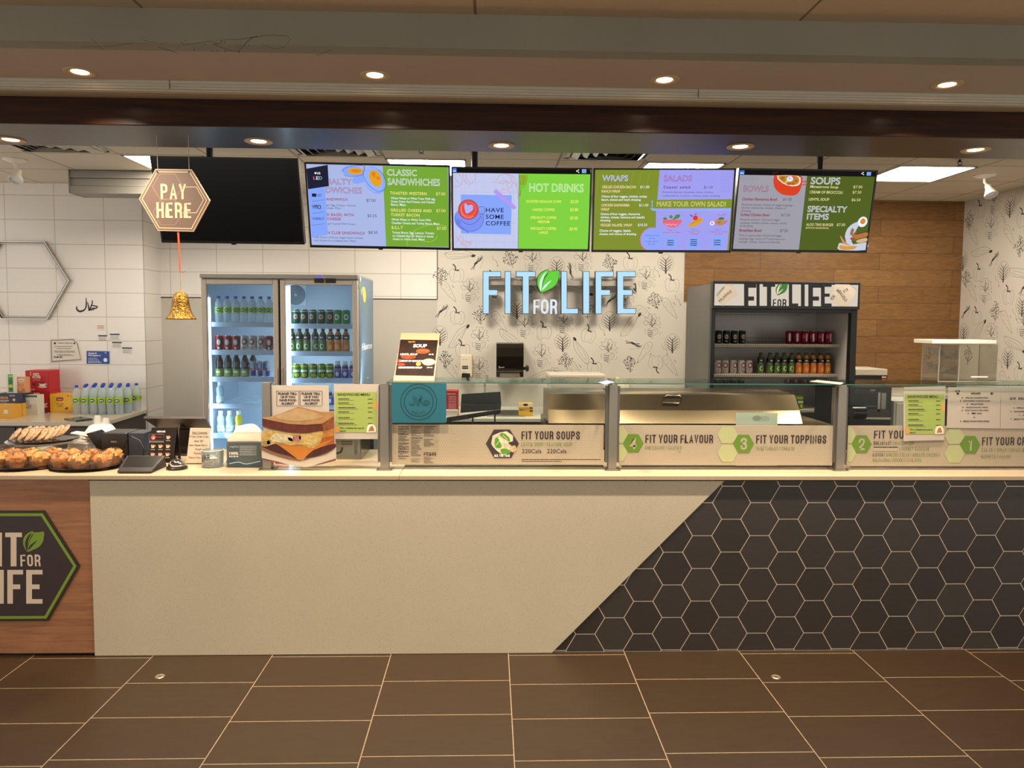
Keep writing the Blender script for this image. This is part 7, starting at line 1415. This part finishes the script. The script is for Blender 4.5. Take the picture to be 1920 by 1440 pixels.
# stacked filters, cups, napkins, clear box behind
p = G(189, 850); c = Vector((X(189, 4.42, 800), 4.42, CZ)); zt_ = Z(189, 795, 4.42)
t = thing('filter_stand', 'clear stand topped with fluted white coffee filters behind the printer', 'filter stand', c)
MB().lathe([(0, 0), (.06, 0), (.06, zt_-CZ-.06)], c, gl_, 24).build('jar', t)
MB().lathe([(.09, -.06), (.085, -.05), (.06, -.01), (.04, .0), (0, .0)], (c.x, c.y, zt_), M('#e6ddd0', r=.8), 48, wob=lambda a, f: 1+.07*(1-f)*math.cos(a*16)).build('paper_filter', t)
for i, (dx, h) in enumerate(((-.018, .05), (.03, .035))):
    cc = Vector((c.x+dx, c.y+.0, zt_+.001)); o = thing('plastic_cup', ('taller' if not i else 'shorter')+' clear plastic cup upside down on the white filters', 'cup', cc)
    MB().lathe([(.021, 0), (.0215, .002), (.016, h), (0, h+.001)], cc, M('#dcd8d0', r=.12, alpha=.45, coat=.4), 20).build('cup', o)
a0 = Vector((X(150, 4.36, 840), 4.36, CZ)); t = thing('clear_food_box', 'clear plastic food box between the cake stand and printer', 'box', a0)
MB().box(a0.x-.05, a0.x+.055, 4.33, 4.42, CZ, CZ+.055, M('#ddd6ca', r=.15, alpha=.45, coat=.4)).build('box', t, bevel=.006); MB().box(a0.x-.054, a0.x+.059, 4.326, 4.424, CZ+.055, CZ+.062, M('#e6dfd2', r=.2, alpha=.6)).build('lid', t, bevel=.003)
a0 = Vector((X(152, 4.46, 820), 4.46, CZ)); t = thing('napkin_stack', 'leaning stack of white napkins beside the glass cake stand', 'napkins', a0); m = MB()
for k in range(6): m.obox((a0.x+.004*k, 4.462, CZ+.012+k*.017), (.13, .07, .013), M('#e8decf', r=.8), Matrix.Rotation(.06*(k % 3-1), 3, 'Z')@Matrix.Rotation(.12, 3, 'Y'))
m.build('napkin', t, bevel=.002)
a0 = Vector((X(75, 4.46, 850), 4.46, CZ)); t = thing('paper_slip', 'white paper slip lying on the worktop behind the cake stand foot', 'paper', a0); MB().extr([G(48, 843), G(78, 834), G(100, 834), G(95, 846), G(60, 850)], (0, 0, .002), M('#e8dcc6', r=.7)).build('paper', t)
# receipt printer
py0 = 4.17; x0, x1, xs_ = X(189, py0, 830), X(238, py0, 830), X(269, py0, 830); z1_ = Z(215, 812, py0)
t = thing('receipt_printer', 'black receipt printer with open cover behind the second muffin tray', 'printer', ((x0+x1)/2, 4.25, CZ)); pm = M('#1c1817', r=.35)
MB().box(x0, x1, py0, py0+.17, CZ, z1_, pm).build('body', t, bevel=.008, seg=3); MB().box(x1+.0005, xs_, py0+.012, py0+.16, CZ, z1_-.002, M('#2a2c33', r=.4)).build('side_panel', t, bevel=.005)
MB().extr([(x0-.085, py0+.01, z1_-.005), (x0-.06, py0+.01, z1_+.002), (x0-.002, py0+.01, CZ+.10), (x0-.002, py0+.01, CZ+.05), (x0-.03, py0+.01, CZ+.06)], (0, .12, 0), M('#12100f', r=.25)).build('open_cover', t, bevel=.006, seg=3)
MB().box(x0-.07, x0-.001, py0-.02, py0+.14, CZ, CZ+.022, pm).build('paper_tray', t, bevel=.004)
s = Sheet((0, py0-.0006, 1), crop=K1); s.text('EPSON', 1250, 838, 1312, 17, M('#8a8580'), 1, bold=.02); s.rect(1140, 798, 1428, 801, M('#0c0a0a'), 1); s.mb.build('lettering', t)
cb = []
for x, y in ((228, 865), (236, 848), (232, 840), (238, 822), (246, 818), (262, 826), (270, 842), (268, 856), (262, 866)): cb.append(PY(x, y, 4.1) if y < 860 else G(x, y)+Vector((0, 0, .004)))
q = [tuple(v) for v in cb]; m = MB().tube(q, .0028, black, 6); o = m.build('power_cord', org=cb[0]); tag(o, 'thin black cord looping up in front of the receipt printer', 'cord')
m = MB(); R = random.Random(6)
for k in range(9): g_ = G(223+k*2.2+R.uniform(-1, 1), 858+R.uniform(0, 7)); m.lathe([(0, 0), (.008, .002), (.009, .008), (0, .014)], g_, black, 8)
for k in range(3): m.tube([G(222+k*3, 862+k)+Vector((0, 0, .006)), G(230+k*3, 857+k*2)+Vector((0, 0, .012)), G(240+k*2, 864)+Vector((0, 0, .004))], .004, black, 6)
o = m.build('coiled_cord', org=G(232, 862)); tag(o, 'small coil of black cord on the worktop beside the printer', 'cord')
# payment terminal seen from behind
z_a, z_b = Z(327, 785, 4.2), Z(333, 806, 4.34); t = thing('till_screen', 'tilted dark till screen seen from behind on its stand', 'till', (X(330, 4.3, 800), 4.3, CZ)); sc_m = M('#3b322c', r=.3)
xa, xb = X(268.5, 4.2, 785), X(385, 4.2, 785); v0 = [Vector((xa, 4.2, z_a)), Vector((xb, 4.2, z_a)), Vector((xb-.02, 4.34, z_b)), Vector((xa+.03, 4.34, z_b))]
nn = (v0[1]-v0[0]).cross(v0[3]-v0[0]).normalized(); MB().extr(v0, nn*.014, sc_m).build('screen_housing', t, bevel=.004)
ce = sum(v0, Vector())/4; ux = Vector((1, 0, 0)); uy = (v0[3]-v0[0]).normalized(); m = MB().ngon([ce-nn*.0006+ux*a*.02+uy*b*.03 for a, b in ((-1, -1), (1, -1), (1, 1), (-1, 1))], M('#191411', r=.2)); m.build('badge', t)
MB().box(ce.x-.03, ce.x+.03, 4.32, 4.35, CZ+.012, z_b+.005, M('#2a2420', r=.4)).box(ce.x-.09, ce.x+.09, 4.27, 4.42, CZ, CZ+.012, M('#2a2420', r=.4)).build('stand', t, bevel=.003)
# coffee menu stand
K2 = (0, 420, 3); cy_ = 4.07
t = thing('coffee_menu_stand', 'black tent card showing rows of small coffee cups before the till', 'menu stand', G(301, 866)); b0, b1 = X(277, cy_, 864), X(322, cy_, 864); zt_ = Z(301, 802, cy_+.05)
v0 = [Vector((b0, cy_, CZ)), Vector((b1+.004, cy_, CZ)), Vector((b1+.012, cy_+.05, zt_)), Vector((b0+.003, cy_+.05, zt_))]; MB().extr(v0, (0, .004, 0), M('#1d1512', r=.3)).build('front_card', t)
MB().extr([v0[0]+Vector((0, .11, 0)), v0[1]+Vector((0, .11, 0)), v0[2]+Vector((0, .006, 0)), v0[3]+Vector((0, .006, 0))], (0, .003, 0), M('#1d1512', r=.3)).build('back_card', t)
s = Sheet(v0[0]+Vector((0, -.0006, 0)), R=(1, 0, 0), U=v0[3]-Vector((b0+.003, 0, 0))-(v0[0]-Vector((b0, 0, 0))), crop=K2)
s.text('NESCAFE', 882, 1172, 930, 9, wh, 1, bold=.02); s.stroke([(840, 1182), (922, 1182), (922, 1218), (838, 1218)], 1.5, M('#7a6a5c'), 1, closed=True); s.ell(862, 1200, 14, 14, M('#a8343a'), 1); s.ell(864, 1204, 8, 8, M('#d88a80'), 2); s.stroke([(838, 1226), (922, 1226)], 2, M('#c8b8a4'), 1); s.dashes(878, 910, 1200, 3, M('#a8343a'), 1, 2)
for x, y in ((946, 1200), (860, 1250), (902, 1250), (944, 1250), (858, 1296), (900, 1296), (942, 1296)):
    s.poly([(x-11, y-10), (x+9, y-10), (x+6, y+10), (x-8, y+10)], M('#c89a7a'), 1); s.ell(x-1, y-9, 9, 3.5, M('#5a3020'), 2); s.stroke([(x+8, y-5), (x+15, y-2), (x+7, y+5)], 2.5, M('#c89a7a'), 1); s.dashes(x-12, x+12, y+20, 3, M('#b8a898'), 1, x)
s.mb.build('menu_print', t)
# customer note, payment tablet, desk bell, tip jar
ny = 4.03; t, s = sheet_thing('customer_note', 'white handwritten customer note standing beside the coffee menu stand', 'note', [(1070, 1147), (1186, 1148), (1172, 1345), (1047, 1345)], ny, K2, M('#c9b79f', r=.7), th=.002)
for k, (w, x0, x1) in enumerate((('Dear Customer', 1082, 1168), ('If Your Order is less', 1068, 1174), ('than $7.', 1092, 1148), ('then Please Pay in', 1064, 1166), ('Cash', 1098, 1136), ('Thanks!', 1088, 1138), ('Have a nice day', 1062, 1150))): s.text(w, x0, 1177+k*23+(k > 1)*2, x1-1, 10, M('#5a4038'), 2, bold=.01)
s.stroke([(1082, 1181), (1168, 1181)], 2, M('#5a4038'), 2); s.mb.build('handwriting', t)
MB().box(X(1047/3, ny, 868), X(1172/3, ny, 868), ny-.002, ny+.05, CZ, CZ+.004, thin('#f0ece4', refl=.15)).build('acrylic_foot', t)
f0, f1 = Vector((X(222, 3.785, 886), 3.785, CZ+.004)), Vector((X(283, 3.785, 888), 3.785, CZ+.004)); zb2 = Z(275, 857, 3.96); f3, f2 = Vector((X(239, 3.96, 858), 3.96, zb2)), Vector((X(309, 3.96, 858), 3.96, zb2))
t = thing('payment_tablet', 'black wedge payment tablet on the worktop before the coffee menu', 'payment terminal', ((f0.x+f1.x)/2, 3.87, CZ))
MB().hexa([Vector((f0.x+.004, 3.79, CZ)), Vector((f1.x-.004, 3.79, CZ)), Vector((f2.x+.006, 3.97, CZ)), Vector((f3.x, 3.97, CZ)), f0, f1, f2, f3], M('#141211', r=.45)).build('base', t, bevel=.003)
nn = (f1-f0).cross(f3-f0).normalized(); MB().extr([f0-Vector((.003, .004, 0)), f1+Vector((.003, -.004, 0)), f2+Vector((.003, 0, 0)), f3], nn*.009, M('#2b2422', r=.35)).build('screen_housing', t, bevel=.003)
m = MB(); C4 = [f0, f1, f2, f3]; ce = sum(C4, Vector())/4; m.ngon([p.lerp(ce, .1)+nn*.0098 for p in C4], M('#1b1817', r=.22)); m.build('screen', t)
dc = G(332, 879); t = thing('desk_bell', 'chrome desk bell on a black base at the worktop edge', 'desk bell', dc)
MB().lathe([(0, 0), (.052, 0), (.053, .01), (.046, .016), (0, .018)], dc, M('#100f0e', r=.3), 28).build('base', t)
MB().lathe([(.043, .018), (.0435, .021), (.038, .036), (.025, .05), (.008, .056), (0, .0565)], dc, M('#d0ccc6', r=.08, metal=1), 32).build('dome', t); MB().lathe([(.004, .056), (.004, .064), (.007, .066), (.007, .07), (0, .071)], dc, M('#d0ccc6', r=.1, metal=1), 14).build('button', t)
jc = Vector((X(399, 3.97, 870), 3.97, CZ)); jr = X(419, 3.97, 870)-jc.x; jh = Z(399, 843, 3.97)-CZ
t = thing('tip_jar', 'short round glass tip jar marked JAR before the note', 'jar', jc)
MB().lathe([(0, .006), (jr*.9, .006), (jr*.97, .02), (jr, jh), (jr*.96, jh), (jr*.92, .02), (0, .012)], jc, gl_, 36).lathe([(0, 0), (jr*.95, 0), (jr, .006), (jr*.9, .010)], jc, gl_, 36).build('glass', t)
m = MB().lathe([(jr, jh-.004), (jr*1.02, jh), (jr*.96, jh+.001)], jc, M('#d8d4cc', r=.1, alpha=.7), 36, cap=False); m.build('rim', t)
s = Sheet((0, 3.97-jr-.002, 1), crop=(360, 490, 3.4275)); s.text('JAR', 62, 1278, 118, 34, M('#2a1a14'), 0, bold=.02); s.mb.build('lettering', t)
m = MB(); R = random.Random(8)
for k in range(7): m.obox((jc.x+R.uniform(-.02, .02), jc.y+R.uniform(-.02, .02), CZ+.018+k*.006), (.06, .03, .003), M('#d8d2c8' if k % 2 else '#b9b2a4', r=.5), Matrix.Rotation(R.uniform(0, 3), 3, 'Z')@Matrix.Rotation(R.uniform(-.2, .2), 3, 'X'))
o = m.build('crumpled_note', org=jc); tag(o, 'crumpled pale paper inside the glass tip jar', 'paper')
# napkin dispenser with cloth
K5b = (360, 490, 3.4275); ny0 = 3.94; n0, n1 = X(425, ny0, 850), X(521, ny0, 850)
n1 = min(n1, px_x[0]-.045)
t = thing('napkin_dispenser', 'dark napkin dispenser with a printed label beside the first guard post', 'napkin dispenser', ((n0+n1)/2, ny0+.07, CZ)); zt_ = Z(455, 828, ny0); ztt = Z(455, 813, ny0+.06)
pf = [(ny0, CZ), (ny0, zt_), (ny0+.015, zt_+.01), (ny0+.06, ztt), (ny0+.11, ztt), (ny0+.15, zt_), (ny0+.15, CZ)]
MB().extr([(n0, y, z) for y, z in pf[:2]+[(ny0+.15, zt_), (ny0+.15, CZ)]], (n1-n0, 0, 0), M('#5b5a55', r=.4)).build('body', t, bevel=.004)
MB().extr([(n0+.004, y, z) for y, z in [(ny0+.003, zt_)]+pf[2:5]+[(ny0+.147, zt_)]], (n1-n0-.008, 0, 0), M('#a88e78', r=.35)).build('rounded_top', t, bevel=.004)
s = Sheet((0, ny0-.0008, 1), crop=K5b); s.rect(236, 1172, 440, 1318, M('#4e5856', r=.3), 1); s.text('100%', 240, 1242, 298, 17, wh, 2, bold=.03); s.text('napkins', 244, 1196, 300, 12, M('#c8ccc8'), 2); s.poly([(236, 1262), (310, 1290), (380, 1292), (440, 1270), (440, 1318), (236, 1318)], M('#2f4a56', r=.3), 2, smooth=2); s.stroke([(240, 1300), (300, 1290), (350, 1302), (440, 1284)], 6, M('#a8bcc0'), 3, smooth=3)
for k in range(6): s.dashes(306, 415, 1190+k*11, 4, M('#b8bcb8'), 2, k)
s.dashes(240, 300, 1258, 9, M('#d8d8d0'), 2, 9); s.mb.build('label_print', t)
cx_ = X(462, 4.35, 800); t = thing('paper_bag', 'crumpled pale paper bag standing behind the napkin dispenser', 'paper bag', (cx_, 4.35, CZ))
m = lump((0, 0, 0), 1, 1, 1, M('#e0d2c0', r=.85, bump=.5, bscale=25), 12, 20, .12, 6); 
m.v = [((v[0])*.085+cx_+v[2]*.015, v[1]*.05+4.35, CZ+.105+v[2]*.1*(1-.3*max(0, v[2]))) for v in m.v]; m.build('bag', t)
# stainless grill behind the menu paper
gy = 4.17; g0, g1 = X(560, gy, 860), X(677, gy, 860); gz0, gz1 = Z(650, 862, gy), CZ+.25
t = thing('contact_grill', 'stainless steel contact grill standing behind the sandwich pictures', 'grill', ((g0+g1)/2, 4.35, CZ)); gs = M('#8d8880', r=.25, metal=.9)
MB().box(g0, g1, gy, gy+.33, gz0, gz1-.08, gs).build('body', t, bevel=.006); MB().box(g0+.01, g1-.01, gy+.02, gy+.31, gz1-.075, gz1, M('#2a2725', r=.35)).build('lid', t, bevel=.01)
for a, b in ((g0+.03, gy+.04), (g1-.03, gy+.04), (g0+.03, gy+.29), (g1-.03, gy+.29)): MB().lathe([(.02, 0), (.02, gz0-CZ+.002)], (a, b, CZ), M('#161514', r=.5), 14).build('foot', t)
s = Sheet((0, gy-.001, 1), crop=K8); s.rect(1095, 870, 1240, 885, M('#2a2620'), 1); s.rect(1095, 900, 1240, 915, M('#2a2620'), 1); s.poly([(1262, 870), (1285, 862), (1308, 880), (1304, 1030), (1285, 1048), (1262, 1040)], M('#6e6a64', r=.3, metal=.8), 1); s.ell(1285, 1000, 8, 8, M('#3a3630'), 2); s.stroke([(1030, 1030), (1090, 1010), (1110, 950)], 24, M('#1a1816'), 1, smooth=3); s.mb.build('control_slot', t)
rp = Vector((X(524, 4.05, 868), 4.05, CZ)); t = thing('red_card', 'small red card under the sandwich picture by the first post', 'card', rp); MB().box(rp.x-.02, rp.x+.05, 4.04, 4.06, CZ, CZ+.02, M('#b02a30', r=.5)).build('card', t, bevel=.002)
